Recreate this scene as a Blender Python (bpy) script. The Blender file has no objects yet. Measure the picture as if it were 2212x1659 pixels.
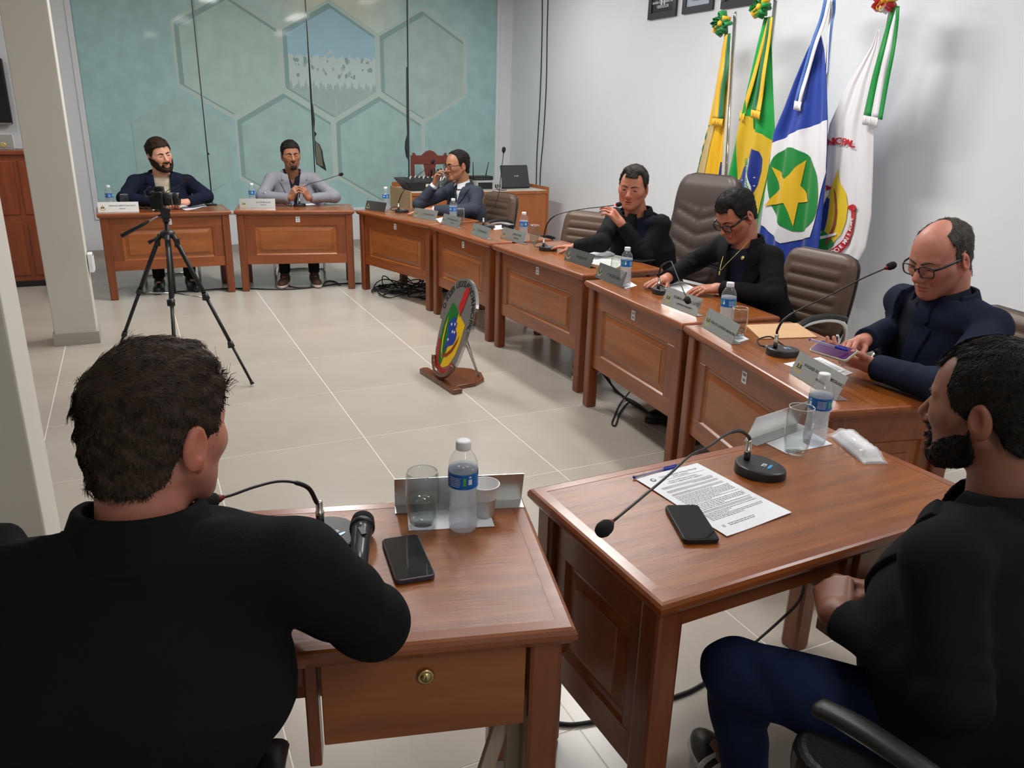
import bpy, bmesh, math, random
import numpy as np
from mathutils import Vector, Matrix, Euler, geometry
random.seed(7); np.random.seed(7)
S = bpy.context.scene
COL = S.collection
# ------------------------------------------------------------------ camera
FPX, PX, PY = 1690.0, 1106.0, 829.5
CAMH = 1.58
def _n(v): v = np.array(v, float); return v/np.linalg.norm(v)
_dY = _n([-848, -603, FPX]); _dX = _n([3709, -480, FPX]); _dX = _n(_dX-_dY*(_dX@_dY)); _dZ = np.cross(_dX, _dY)
RW = np.stack([_dX, _dY, _dZ])            # room axes expressed in the camera's axes
cam_data = bpy.data.cameras.new('camera'); cam = bpy.data.objects.new('camera', cam_data); COL.objects.link(cam)
cam_data.sensor_fit = 'HORIZONTAL'; cam_data.sensor_width = 36.0; cam_data.lens = FPX/2212*36.0
cam_data.clip_start = 0.02; cam_data.clip_end = 60
M = Matrix.Identity(4)
for i in range(3):
    M[i][0] = RW[i, 0]; M[i][1] = -RW[i, 1]; M[i][2] = -RW[i, 2]
M[2][3] = CAMH
cam.matrix_world = M
S.camera = cam
# ------------------------------------------------------------------ light
S.view_settings.view_transform = 'Standard'; S.view_settings.look = 'None'
S.view_settings.gamma = 1.0; S.view_settings.use_curve_mapping = False
S.view_settings.exposure = 0.12
W = bpy.data.worlds.new('world'); S.world = W; W.use_nodes = True
W.node_tree.nodes['Background'].inputs[0].default_value = (0.5, 0.52, 0.56, 1)
W.node_tree.nodes['Background'].inputs[1].default_value = 0.12
CEIL = 3.15
LAMPS = [(1.35, 6.3, 64), (3.4, 7.6, 13), (2.9, 4.5, 56), (1.2, 2.6, 24), (3.2, 1.2, 24), (-1.7, 7.0, 12), (0.8, -1.2, 20)]  # lamps near the camera and by the lectern are unseen, added as light sources
for (lx, ly, e) in LAMPS:
    ld = bpy.data.lights.new('ceiling_lamp_light', 'AREA'); ld.shape = 'RECTANGLE'; ld.size = 0.24; ld.size_y = 1.2
    ld.energy = e; ld.color = (1.0, 0.985, 0.96)
    lo = bpy.data.objects.new('ceiling_lamp_light', ld); COL.objects.link(lo); lo.location = (lx, ly, CEIL-0.085)
# ------------------------------------------------------------------ measuring helpers: photograph pixel -> point in the room
def ray(u, v): return RW @ np.array([u-PX, v-PY, FPX])
def at(u, v, z=0.0):
    d = ray(u, v); t = (z-CAMH)/d[2]; return Vector((d[0]*t, d[1]*t, z))
def onx(u, v, x): d = ray(u, v); t = x/d[0]; return Vector((x, d[1]*t, CAMH+d[2]*t))
def ony(u, v, y): d = ray(u, v); t = y/d[1]; return Vector((d[0]*t, y, CAMH+d[2]*t))
def onplane(u, v, p, n):
    d = Vector(ray(u, v)); o = Vector((0, 0, CAMH)); n = Vector(n)
    return o + d*((Vector(p)-o).dot(n)/d.dot(n))
def px(p):
    c = RW.T @ (np.array(p, float)-np.array([0, 0, CAMH])); return (PX+FPX*c[0]/c[2], PY+FPX*c[1]/c[2])
# ------------------------------------------------------------------ scene helpers
def tag(o, label=None, cat=None, group=None, kind=None):
    if label: o['label'] = label
    if cat: o['category'] = cat
    if group: o['group'] = group
    if kind: o['kind'] = kind
    return o
def empty(name, loc=(0, 0, 0), rz=0.0, label=None, cat=None, group=None):
    o = bpy.data.objects.new(name, None); COL.objects.link(o); o.location = loc; o.rotation_euler = (0, 0, rz)
    o.empty_display_size = 0.1
    return tag(o, label, cat, group)
def copy_tree(o, parent=None):
    c = o.copy(); COL.objects.link(c); c.parent = parent
    for ch in o.children: copy_tree(ch, c)
    return c
class MB:
    """collects shapes; build() links them as one mesh object"""
    def __init__(s): s.v = []; s.f = []; s.sm = []
    def add(s, vs, fs, smooth=False, M=None):
        o = len(s.v)
        for p in vs:
            p = Vector(p)
            if M is not None: p = M @ p
            s.v.append(p[:])
        for f in fs: s.f.append(tuple(i+o for i in f)); s.sm.append(smooth)
        return s
    def box(s, c, d, M=None, taper=None):
        x, y, z = d[0]/2, d[1]/2, d[2]/2; vs = []
        for k in (-1, 1):
            t = taper if (taper and k > 0) else 1.0
            for (i, j) in ((-1, -1), (1, -1), (1, 1), (-1, 1)): vs.append((c[0]+i*x*t, c[1]+j*y*t, c[2]+k*z))
        return s.add(vs, [(3, 2, 1, 0), (4, 5, 6, 7), (0, 1, 5, 4), (1, 2, 6, 5), (2, 3, 7, 6), (3, 0, 4, 7)], M=M)
    def bbox(s, a, b, M=None):
        return s.box([(a[i]+b[i])/2 for i in range(3)], [abs(b[i]-a[i]) for i in range(3)], M)
    def rbox(s, c, d, r=0.01, n=3, M=None, smooth=True):
        """box with rounded vertical corners"""
        x, y = d[0]/2-r, d[1]/2-r; prof = []
        for q, (cx, cy) in enumerate(((x, y), (-x, y), (-x, -y), (x, -y))):
            for k in range(n+1):
                a = math.pi/2*(q+k/n); prof.append((cx+r*math.cos(a), cy+r*math.sin(a)))
        return s.prism([(c[0]+p[0], c[1]+p[1]) for p in prof], c[2]-d[2]/2, c[2]+d[2]/2, M=M)
    def prism(s, poly, z0, z1, M=None, smooth=False, rim=0.0):
        n = len(poly); lv = [(z0, 0), (z1, 0)]
        if rim: lv = [(z0, 0), (z1-rim, 0), (z1-rim*.3, rim*.3), (z1, rim)]
        cx = sum(p[0] for p in poly)/n; cy = sum(p[1] for p in poly)/n
        vs = []
        for (z, ins) in lv:
            for p in poly:
                dx, dy = p[0]-cx, p[1]-cy; L = math.hypot(dx, dy) or 1
                k = max(0.0, 1-ins/L); vs.append((cx+dx*k, cy+dy*k, z))
        m = len(lv)
        fs = [tuple(range(n-1, -1, -1)), tuple(range((m-1)*n, m*n))]
        for q in range(m-1):
            for i in range(n): j = (i+1) % n; fs.append((q*n+i, q*n+j, (q+1)*n+j, (q+1)*n+i))
        return s.add(vs, fs, smooth, M)
    def lathe(s, prof, n=24, M=None, smooth=True, cap=True):
        vs = []; fs = []
        for (r, z) in prof:
            for i in range(n): a = 2*math.pi*i/n; vs.append((r*math.cos(a), r*math.sin(a), z))
        for q in range(len(prof)-1):
            for i in range(n): j = (i+1) % n; fs.append((q*n+i, q*n+j, (q+1)*n+j, (q+1)*n+i))
        if cap:
            if prof[0][0] > 1e-6: fs.append(tuple(range(n-1, -1, -1)))
            if prof[-1][0] > 1e-6: fs.append(tuple(range((len(prof)-1)*n, len(prof)*n)))
        return s.add(vs, fs, smooth, M)
    def tube(s, pts, r, n=8, M=None, cap=True, flat=None):
        pts = [Vector(p) for p in pts]; rs = r if isinstance(r, (list, tuple)) else [r]*len(pts)
        vs = []; fs = []; up = None
        for i, p in enumerate(pts):
            t = (pts[min(i+1, len(pts)-1)]-pts[max(i-1, 0)]).normalized()
            if up is None:
                up = Vector((0, 0, 1)) if abs(t.z) < 0.9 else Vector((1, 0, 0))
            a = t.cross(up)
            if a.length < 1e-6: a = t.orthogonal()
            a.normalize(); b = a.cross(t).normalized(); up = b
            for k in range(n):
                an = 2*math.pi*k/n
                vs.append((p + a*(math.cos(an)*rs[i]) + b*(math.sin(an)*rs[i]*(flat or 1.0)))[:])
        for q in range(len(pts)-1):
            for k in range(n): j = (k+1) % n; fs.append((q*n+k, q*n+j, (q+1)*n+j, (q+1)*n+k))
        if cap: fs.append(tuple(range(n-1, -1, -1))); fs.append(tuple(range((len(pts)-1)*n, len(pts)*n)))
        return s.add(vs, fs, True, M)
    def sphere(s, c, r, n=16, m=10, M=None):
        rr = r if isinstance(r, (list, tuple)) else (r, r, r)
        prof = [(max(1e-5, math.sin(math.pi*k/m)), -math.cos(math.pi*k/m)) for k in range(m+1)]
        T = Matrix.Translation(c) @ Matrix.Diagonal((rr[0], rr[1], rr[2], 1))
        return s.lathe(prof, n, M=(M @ T if M is not None else T), cap=False)
    def build(s, name, mat, parent=None, loc=None, bevel=0.0, seg=2, mb=None):
        me = bpy.data.meshes.new(name); me.from_pydata(s.v, [], s.f); me.update()
        me.polygons.foreach_set('use_smooth', s.sm)
        if mat is not None: me.materials.append(mat)
        o = bpy.data.objects.new(name, me); COL.objects.link(o)
        if parent is not None: o.parent = parent
        if loc is not None: o.location = loc
        if bevel:
            b = o.modifiers.new('bevel', 'BEVEL'); b.width = bevel; b.segments = seg; b.limit_method = 'ANGLE'; b.angle_limit = 0.6
            b.harden_normals = False
        return o
def catmull(pts, n=8, closed=False):
    P = [Vector(p) for p in pts]; out = []
    N = len(P)
    rng = range(N if closed else N-1)
    for i in rng:
        if closed: p0, p1, p2, p3 = P[(i-1) % N], P[i], P[(i+1) % N], P[(i+2) % N]
        else: p0, p1, p2, p3 = P[max(i-1, 0)], P[i], P[i+1], P[min(i+2, N-1)]
        for k in range(n):
            t = k/n
            out.append(0.5*((2*p1)+(p2-p0)*t+(2*p0-5*p1+4*p2-p3)*t*t+(3*p1-p0-3*p2+p3)*t**3))
    if not closed: out.append(P[-1])
    return out
def fill2d(poly, step=0.03, holes=()):
    """triangulate a 2D polygon with inner points"""
    def dens(pl):
        out = []
        for i in range(len(pl)):
            a = Vector(pl[i][:2]); b = Vector(pl[(i+1) % len(pl)][:2]); m = max(1, int((b-a).length/step))
            for k in range(m): out.append(a.lerp(b, k/m))
        return out
    P = dens(poly); vs = list(P); es = [(i, (i+1) % len(P)) for i in range(len(P))]
    for h in holes:
        o = len(vs); Q = dens(h); vs += Q; es += [(o+i, o+(i+1) % len(Q)) for i in range(len(Q))]
    x0 = min(p.x for p in P); x1 = max(p.x for p in P); y0 = min(p.y for p in P); y1 = max(p.y for p in P)
    pa = np.array([p[:] for p in P]); pb = np.roll(pa, -1, 0)
    gx, gy = np.meshgrid(np.arange(x0+step/2, x1, step), np.arange(y0+step/2, y1, step)); g = np.stack([gx.ravel(), gy.ravel()], 1)
    if len(g):
        ins = np.zeros(len(g), bool)
        for a, b in zip(pa, pb):
            c = ((a[1] > g[:, 1]) != (b[1] > g[:, 1]))
            with np.errstate(all='ignore'): xx = (b[0]-a[0])*(g[:, 1]-a[1])/((b[1]-a[1]) if b[1] != a[1] else 1e-9)+a[0]
            ins ^= c & (g[:, 0] < xx)
        for q in g[ins]:
            if np.min(np.sum((pa-q)**2, 1)) > (step*0.45)**2: vs.append(Vector((q[0], q[1])))
    r = geometry.delaunay_2d_cdt(vs, es, [], 2 if holes else 1, 1e-7)
    return [v[:] for v in r[0]], [tuple(f) for f in r[2]]
def text_mesh(txt, size=0.03, align='CENTER', bold=0.0, spacing=1.0):
    """flat lettering as (verts, faces) in the XY plane"""
    cu = bpy.data.curves.new('lettering', 'FONT'); cu.body = txt; cu.size = size; cu.align_x = align; cu.align_y = 'CENTER'
    cu.offset = bold; cu.resolution_u = 3; cu.space_character = spacing
    o = bpy.data.objects.new('lettering', cu); COL.objects.link(o)
    dg = bpy.context.evaluated_depsgraph_get(); me = bpy.data.meshes.new_from_object(o.evaluated_get(dg))
    vs = [v.co[:] for v in me.vertices]; fs = [tuple(p.vertices) for p in me.polygons]
    bpy.data.objects.remove(o); bpy.data.curves.remove(cu); bpy.data.meshes.remove(me)
    return vs, fs
# ------------------------------------------------------------------ materials
def mat(name, col, rough=0.5, metal=0.0, spec=0.5, coat=0.0, bump=None, vary=None, trans=0.0, ior=1.45, emit=None, sheen=0.0, sss=0.0, coat_rough=0.05, alpha=1.0):
    """bump=(scale,strength[,detail]); vary=(scale,amount) multiplies the colour by noise"""
    m = bpy.data.materials.new(name); m.use_nodes = True; nt = m.node_tree; b = nt.nodes['Principled BSDF']
    I = b.inputs
    I['Base Color'].default_value = (*col, 1); I['Roughness'].default_value = rough; I['Metallic'].default_value = metal
    I['Specular IOR Level'].default_value = spec; I['Coat Weight'].default_value = coat; I['Coat Roughness'].default_value = coat_rough
    I['Transmission Weight'].default_value = trans; I['IOR'].default_value = ior; I['Sheen Weight'].default_value = sheen
    I['Alpha'].default_value = alpha
    if sss: I['Subsurface Weight'].default_value = sss; I['Subsurface Radius'].default_value = (0.012, 0.005, 0.003); I['Subsurface Scale'].default_value = 1.0
    if emit: I['Emission Color'].default_value = (*emit[0], 1); I['Emission Strength'].default_value = emit[1]
    if bump or vary: tc = nt.nodes.new('ShaderNodeTexCoord')
    if bump:
        n = nt.nodes.new('ShaderNodeTexNoise'); n.inputs['Scale'].default_value = bump[0]; n.inputs['Detail'].default_value = bump[2] if len(bump) > 2 else 3
        nt.links.new(tc.outputs['Object'], n.inputs['Vector'])
        bp = nt.nodes.new('ShaderNodeBump'); bp.inputs['Strength'].default_value = bump[1]; bp.inputs['Distance'].default_value = 0.004
        nt.links.new(n.outputs['Fac'], bp.inputs['Height']); nt.links.new(bp.outputs['Normal'], I['Normal'])
    if vary:
        n = nt.nodes.new('ShaderNodeTexNoise'); n.inputs['Scale'].default_value = vary[0]; n.inputs['Detail'].default_value = 4
        nt.links.new(tc.outputs['Object'], n.inputs['Vector'])
        r = nt.nodes.new('ShaderNodeMapRange'); r.inputs['From Min'].default_value = .3; r.inputs['From Max'].default_value = .7
        r.inputs['To Min'].default_value = 1-vary[1]; r.inputs['To Max'].default_value = 1+vary[1]
        nt.links.new(n.outputs['Fac'], r.inputs['Value'])
        mx = nt.nodes.new('ShaderNodeVectorMath'); mx.operation = 'SCALE'; mx.inputs[0].default_value = col
        nt.links.new(r.outputs['Result'], mx.inputs['Scale']); nt.links.new(mx.outputs['Vector'], I['Base Color'])
    return m
def sr(r, g, b):
    f = lambda c: (c/255/12.92) if c/255 <= 0.04045 else ((c/255+0.055)/1.055)**2.4
    return (f(r), f(g), f(b))
def wood_mat(name, c1, c2, stretch=(1.2, 14, 14), rough=0.3, coat=0.4, scratch=0.0, rv=0.05, spec=0.5):
    m = bpy.data.materials.new(name); m.use_nodes = True; nt = m.node_tree; N = nt.nodes; L = nt.links; b = N['Principled BSDF']
    tc = N.new('ShaderNodeTexCoord'); mp = N.new('ShaderNodeMapping'); mp.inputs['Scale'].default_value = stretch
    oi = N.new('ShaderNodeObjectInfo'); ad = N.new('ShaderNodeVectorMath'); ad.operation = 'ADD'
    mu = N.new('ShaderNodeMath'); mu.operation = 'MULTIPLY'; mu.inputs[1].default_value = 37.0
    L.new(oi.outputs['Random'], mu.inputs[0]); L.new(tc.outputs['Object'], mp.inputs['Vector']); L.new(mp.outputs['Vector'], ad.inputs[0]); L.new(mu.outputs[0], ad.inputs[1])
    n1 = N.new('ShaderNodeTexNoise'); n1.inputs['Scale'].default_value = 2.2; n1.inputs['Detail'].default_value = 6; n1.inputs['Distortion'].default_value = 0.15
    L.new(ad.outputs[0], n1.inputs['Vector'])
    n2 = N.new('ShaderNodeTexNoise'); n2.inputs['Scale'].default_value = 12; n2.inputs['Detail'].default_value = 5
    L.new(ad.outputs[0], n2.inputs['Vector'])
    mx = N.new('ShaderNodeMath'); mx.operation = 'MULTIPLY_ADD'; mx.inputs[1].default_value = 0.35; L.new(n2.outputs['Fac'], mx.inputs[0]); L.new(n1.outputs['Fac'], mx.inputs[2])
    cr = N.new('ShaderNodeValToRGB'); e = cr.color_ramp.elements; e[0].position = 0.40; e[0].color = (*c1, 1); e[1].position = 0.95; e[1].color = (*c2, 1)
    L.new(mx.outputs[0], cr.inputs['Fac']); L.new(cr.outputs['Color'], b.inputs['Base Color'])
    b.inputs['Coat Weight'].default_value = coat; b.inputs['Coat Roughness'].default_value = rough*0.6; b.inputs['Specular IOR Level'].default_value = spec
    rr = N.new('ShaderNodeMapRange'); rr.inputs['From Min'].default_value = 0.3; rr.inputs['From Max'].default_value = 0.7
    rr.inputs['To Min'].default_value = max(0.03, rough-rv); rr.inputs['To Max'].default_value = rough+rv
    n3 = N.new('ShaderNodeTexNoise'); n3.inputs['Scale'].default_value = 5; n3.inputs['Detail'].default_value = 3; L.new(tc.outputs['Object'], n3.inputs['Vector'])
    L.new(n3.outputs['Fac'], rr.inputs['Value']); L.new(rr.outputs['Result'], b.inputs['Roughness'])
    bp = N.new('ShaderNodeBump'); bp.inputs['Strength'].default_value = 0.10; bp.inputs['Distance'].default_value = 0.002
    L.new(n2.outputs['Fac'], bp.inputs['Height']); last = bp
    if scratch:      # fine scratches and worn varnish: crossing thin wavy lines
        for k, (rot, sc) in enumerate(((0.35, 60), (1.2, 45), (2.3, 70))):
            m2 = N.new('ShaderNodeMapping'); m2.inputs['Rotation'].default_value = (0, 0, rot); m2.inputs['Scale'].default_value = (1.2, 16, 1)
            L.new(tc.outputs['Object'], m2.inputs['Vector'])
            nn = N.new('ShaderNodeTexNoise'); nn.inputs['Scale'].default_value = sc*.12; nn.inputs['Detail'].default_value = 8; nn.inputs['Roughness'].default_value = .75
            L.new(m2.outputs['Vector'], nn.inputs['Vector'])
            b2 = N.new('ShaderNodeBump'); b2.inputs['Strength'].default_value = scratch; b2.inputs['Distance'].default_value = 0.0016
            L.new(nn.outputs['Fac'], b2.inputs['Height']); L.new(last.outputs['Normal'], b2.inputs['Normal']); last = b2
        L.new(last.outputs['Normal'], b.inputs['Coat Normal'])
    L.new(last.outputs['Normal'], b.inputs['Normal'])
    return m
WD1, WD2 = sr(116, 58, 24), sr(156, 84, 38)
MT = {}
MT['wood'] = wood_mat('varnished_wood', WD1, WD2, (1.2, 14, 14), 0.34, 0.35)
MT['wood_v'] = wood_mat('varnished_wood_upright', sr(104, 50, 22), sr(138, 72, 34), (14, 14, 1.2), 0.36, 0.3)
MT['wood_panel'] = wood_mat('varnished_panel_wood', sr(126, 66, 28), sr(166, 96, 44), (1.0, 9, 9), 0.36, 0.3)
MT['wood_top'] = wood_mat('worn_table_top_wood', sr(122, 66, 24), sr(162, 95, 41), (1.0, 16, 16), 0.22, 0.28, scratch=0.30)
MT['wood_raw'] = mat('raw_brace_wood', sr(176, 160, 140), 0.8, bump=(40, .3), vary=(6, .12))
MT['white_wall'] = mat('white_wall_paint', sr(226, 229, 234), 0.6, bump=(90, 0.05), vary=(1.5, .02))
MT['grey_wall'] = mat('grey_wall_paint', sr(206, 204, 196), 0.7, bump=(60, 0.08), vary=(1.2, .03))
MT['ceiling'] = mat('white_ceiling_paint', sr(236, 236, 234), 0.8)
MT['skirting'] = mat('grey_skirting_tile', sr(168, 163, 156), 0.35)
MT['grout'] = mat('pale_grout', sr(236, 232, 224), 0.8)
MT['tile'] = mat('greige_floor_tile', sr(180, 172, 161), 0.26, spec=0.5, vary=(1.6, .07), bump=(180, 0.02))
MT['black'] = mat('black_plastic', (0.012, 0.012, 0.013), 0.42)
MT['black_matt'] = mat('matt_black_metal', (0.010, 0.010, 0.011), 0.5, bump=(200, .1))
MT['foam'] = mat('microphone_foam', (0.008, 0.008, 0.008), 0.95, bump=(400, 0.5))
MT['red_ring'] = mat('dark_red_ring', sr(110, 16, 16), 0.4)
MT['steel'] = mat('brushed_steel', (0.55, 0.56, 0.57), 0.22, metal=1.0, bump=(120, .03))
MT['chrome'] = mat('chrome', (0.75, 0.75, 0.76), 0.12, metal=1.0)
MT['brass'] = mat('brass', (0.62, 0.48, 0.22), 0.3, metal=1.0)
MT['gold'] = mat('gold_emblem', (0.70, 0.55, 0.20), 0.35, metal=0.6)
MT['paper'] = mat('white_paper', sr(236, 238, 244), 0.7)
MT['ink'] = mat('black_ink', (0.015, 0.015, 0.016), 0.7)
MT['grey_ink'] = mat('grey_print', sr(190, 190, 192), 0.7)
MT['white_pl'] = mat('white_plastic', sr(232, 234, 238), 0.4)
MT['leather'] = mat('brown_leatherette', sr(92, 72, 60), 0.42, bump=(150, .2), vary=(4, .08))
MT['leather_dark'] = mat('dark_brown_leatherette', sr(70, 58, 54), 0.45, bump=(150, .2), vary=(4, .08))
MT['leather_black'] = mat('black_leatherette', (.012, .012, .013), 0.4, bump=(150, .2))
MT['rubber'] = mat('black_cable_rubber', (0.012, 0.012, 0.013), 0.6)
MT['screen'] = mat('dark_phone_glass', (0.012, 0.013, 0.015), 0.08, spec=0.6)
# ------------------------------------------------------------------ room
GY, WX = 9.67, 4.54          # glass wall (far side) and white wall (right side)
def struct(name, m, material, parent=None, bevel=0): return tag(m.build(name, material, parent, bevel=bevel), kind='structure')
XL, YB = -3.2, -2.6
fl = struct('floor', MB().bbox((XL, YB, -0.12), (WX+.15, GY+.6, -0.0008)), MT['grout'])
TS, TX0, TY0 = 0.733, 0.203, 1.46
tile_me = None
for i in range(-5, 7):
    for j in range(-6, 12):
        x0, y0 = TX0+i*TS, TY0+j*TS
        if x0+TS > WX+.7 or y0 > GY: continue
        if x0+TS < -1.7 and y0 < 4: continue
        if tile_me is None:
            o = MB().bbox((0.0022, 0.0022, -0.012), (TS-0.0022, TS-0.0022, 0.0)).build('tile', MT['tile'], fl, bevel=0.0015, seg=1); tile_me = o.data
        else:
            o = bpy.data.objects.new('tile', tile_me); COL.objects.link(o); o.parent = fl
        o.location = (x0, y0, 0)
struct('ceiling', MB().bbox((XL, YB, CEIL), (WX+.15, GY+.6, CEIL+.1)), MT['ceiling'])
struct('wall_right', MB().bbox((WX, YB, 0), (WX+.12, GY+.5, CEIL)), MT['white_wall'])
struct('wall_left', MB().bbox((XL-.1, YB, 0), (XL, GY+.5, CEIL)), MT['grey_wall'])
struct('wall_behind', MB().bbox((XL, YB-.1, 0), (WX, YB, CEIL)), MT['white_wall'])
# far wall: low white sill, jambs at both ends, glass panes between
GX = [-0.33, 0.825, 2.003, 3.183, 4.34]
wb = MB().bbox((GX[0]-.02, GY, 0), (GX[-1]+.02, GY+.14, 0.455)).bbox((GX[-1], GY-.02, 0), (WX, GY+.14, CEIL)).bbox((XL, GY-.02, 0), (GX[0], GY+.14, CEIL))
wall_back = struct('wall_back', wb, MT['white_wall'])
struct('trim_1', MB().bbox((GX[0]-.02, GY-.025, 0.43), (GX[-1], GY+.1, 0.46)), MT['white_wall'], bevel=.004)
struct('trim_2', MB().bbox((GX[-1]-.012, GY-.035, 0.4), (GX[-1]+.03, GY-.0, CEIL)), MT['white_wall'], bevel=.004)
struct('trim_3', MB().bbox((GX[0]-.05, GY-.035, 0.4), (GX[0]+.004, GY-.0, CEIL)), MT['white_wall'], bevel=.004)
struct('baseboard_back', MB().bbox((XL, GY-.034, 0), (WX, GY-.0, 0.075)), MT['skirting'])
struct('baseboard_right', MB().bbox((WX-.012, YB, 0), (WX, GY, 0.075)), MT['skirting'])
def film_mat():
    """teal frosted film on glass: colour slowly changes from cream at the top to teal below; the pane itself is glossy"""
    m = bpy.data.materials.new('frosted_teal_film'); m.use_nodes = True; nt = m.node_tree; N = nt.nodes; L = nt.links; b = N['Principled BSDF']
    g = N.new('ShaderNodeNewGeometry'); sx = N.new('ShaderNodeSeparateXYZ'); L.new(g.outputs['Position'], sx.inputs[0])
    n = N.new('ShaderNodeTexNoise'); n.inputs['Scale'].default_value = 1.3; n.inputs['Detail'].default_value = 5; L.new(g.outputs['Position'], n.inputs['Vector'])
    n2 = N.new('ShaderNodeTexNoise'); n2.inputs['Scale'].default_value = 7; n2.inputs['Detail'].default_value = 5; L.new(g.outputs['Position'], n2.inputs['Vector'])
    # distance from the printed picture's bright middle
    ds = N.new('ShaderNodeVectorMath'); ds.operation = 'DISTANCE'; ds.inputs[1].default_value = (2.3, GY, 3.0); L.new(g.outputs['Position'], ds.inputs[0])
    mr = N.new('ShaderNodeMapRange'); mr.inputs['From Min'].default_value = 0.3; mr.inputs['From Max'].default_value = 1.9; L.new(ds.outputs['Value'], mr.inputs['Value'])
    ad = N.new('ShaderNodeMath'); ad.operation = 'MULTIPLY_ADD'; ad.inputs[1].default_value = 0.5; L.new(n.outputs['Fac'], ad.inputs[0])
    sb = N.new('ShaderNodeMath'); sb.operation = 'SUBTRACT'; sb.inputs[1].default_value = 0.25; L.new(mr.outputs['Result'], sb.inputs[0]); L.new(sb.outputs[0], ad.inputs[2])
    cr = N.new('ShaderNodeValToRGB'); e = cr.color_ramp.elements; e[0].color = (*sr(216, 222, 204), 1); e[1].color = (*sr(166, 203, 205), 1); e[1].position = 1.0
    k = e.new(0.45); k.color = (*sr(182, 212, 212), 1)
    L.new(ad.outputs[0], cr.inputs['Fac'])
    mz = N.new('ShaderNodeMapRange'); mz.inputs['From Min'].default_value = 0.4; mz.inputs['From Max'].default_value = 0.62; mz.inputs['To Min'].default_value = 0.95; mz.inputs['To Max'].default_value = 1.05
    L.new(n2.outputs['Fac'], mz.inputs['Value'])
    sc = N.new('ShaderNodeVectorMath'); sc.operation = 'SCALE'; L.new(cr.outputs['Color'], sc.inputs[0]); L.new(mz.outputs['Result'], sc.inputs['Scale'])
    L.new(sc.outputs['Vector'], b.inputs['Base Color']); b.inputs['Roughness'].default_value = 0.5; b.inputs['Coat Weight'].default_value = 0.14; b.inputs['Coat Roughness'].default_value = 0.05; b.inputs['Specular IOR Level'].default_value = .25
    return m
MT['film'] = film_mat()
panes = []
for k in range(4):
    w = struct('window_%d' % (k+1), MB().bbox((GX[k]+.006, GY, 0.455), (GX[k+1]-.006, GY+.012, CEIL)), MT['film'])
    panes.append(w)
struct('wall_beyond', MB().bbox((XL, GY+.45, 0), (WX, GY+.5, CEIL)), mat('dark_room_beyond', (0.02, 0.022, 0.022), .9))
# printed pictures on the film: faded hexagon photographs with pale borders
def decal(name, poly, material, y=GY-.0015, parent=None, step=0.2):
    vs, fs = fill2d(poly, step); m = MB(); m.add([(p[0], y, p[1]) for p in vs], [f for f in fs]); return m.build(name, material, parent)
def hexa(cx, cz, r): return [(cx+r*math.sin(math.pi/3*k), cz+r*math.cos(math.pi/3*k)) for k in range(6)]
def ring_poly(cx, cz, r0, r1):
    a = hexa(cx, cz, r1); b = hexa(cx, cz, r0); return a, b
HR = 0.625; HX, HZ = 2.262, 2.11
HW = HR*math.sqrt(3)
m_band = mat('faded_cream_band', sr(188, 208, 202), .5, coat=.14, coat_rough=.05, spec=.25)
m_sky = mat('faded_print_sky', sr(164, 204, 220), .5, coat=.14, coat_rough=.05, spec=.25, vary=(2, .05))
m_dim = mat('faded_hex_shadow', sr(142, 174, 174), .5, coat=.14, coat_rough=.05, spec=.25)
m_hex = [mat('faded_hex_print_%s' % n, c, .5, coat=.14, coat_rough=.05, spec=.25, vary=(6, .07)) for n, c in (('a', sr(180, 208, 200)), ('b', sr(168, 200, 197)), ('c', sr(176, 200, 195)), ('d', sr(168, 200, 199)))]
m_cow = [mat('faded_white_cattle', sr(196, 214, 212), .5, coat=.14, coat_rough=.05, spec=.25), mat('faded_dark_cattle', sr(142, 170, 170), .5, coat=.14, coat_rough=.05, spec=.25), mat('faded_pasture', sr(166, 192, 186), .5, coat=.14, coat_rough=.05, spec=.25, vary=(14, .06))]
def clipx(poly, x0, x1):
    def cl(pl, f, g):
        out = []
        for i in range(len(pl)):
            a, b = pl[i], pl[(i+1) % len(pl)]; ia, ib = f(a), f(b)
            if ia: out.append(a)
            if ia != ib: out.append(g(a, b))
        return out
    def mk(x): return lambda a, b: (x, a[1]+(b[1]-a[1])*(x-a[0])/(b[0]-a[0]))
    p = cl(poly, lambda q: q[0] >= x0, mk(x0)); return cl(p, lambda q: q[0] <= x1, mk(x1)) if p else p
def print_on_panes(name, poly, material, lift):
    for k in range(4):
        q = clipx(poly, GX[k]+.008, GX[k+1]-.008)
        if len(q) >= 3: decal(name, q, material, GY-lift, panes[k])
HEXES = [(HX, HZ, None), (HX-HW-.03, HZ+.0, 0), (HX+HW+.03, HZ, 2), (HX-HW/2-.015, HZ-HR*1.5-.03, 1), (HX+HW/2+.015, HZ-HR*1.5-.03, 3), (HX-HW*1.5-.045, HZ-HR*1.5-.03, 3), (HX+1.5*HW+.045, HZ-HR*1.5-.03, 3)]
for hi, (cx, cz, q) in enumerate(HEXES):
    dl_ = hi*.00012
    faint = abs(cx-HX) > 1.4*HW
    if not faint: print_on_panes('printed_hexagon_border', hexa(cx, cz, HR+.03), m_band if abs(cx-HX) < .2 or cz < HZ-.3 else m_band, .0008+dl_)
    if not faint: print_on_panes('printed_hexagon_shadow', [(x, z) for x, z in hexa(cx-.012, cz+.004, HR-.02)], m_dim, .0020+dl_)
    print_on_panes('printed_hexagon_picture', hexa(cx+(.012 if not faint else 0), cz-.018, HR-.045), m_sky if q is None else m_hex[q], .0032+dl_)
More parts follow.
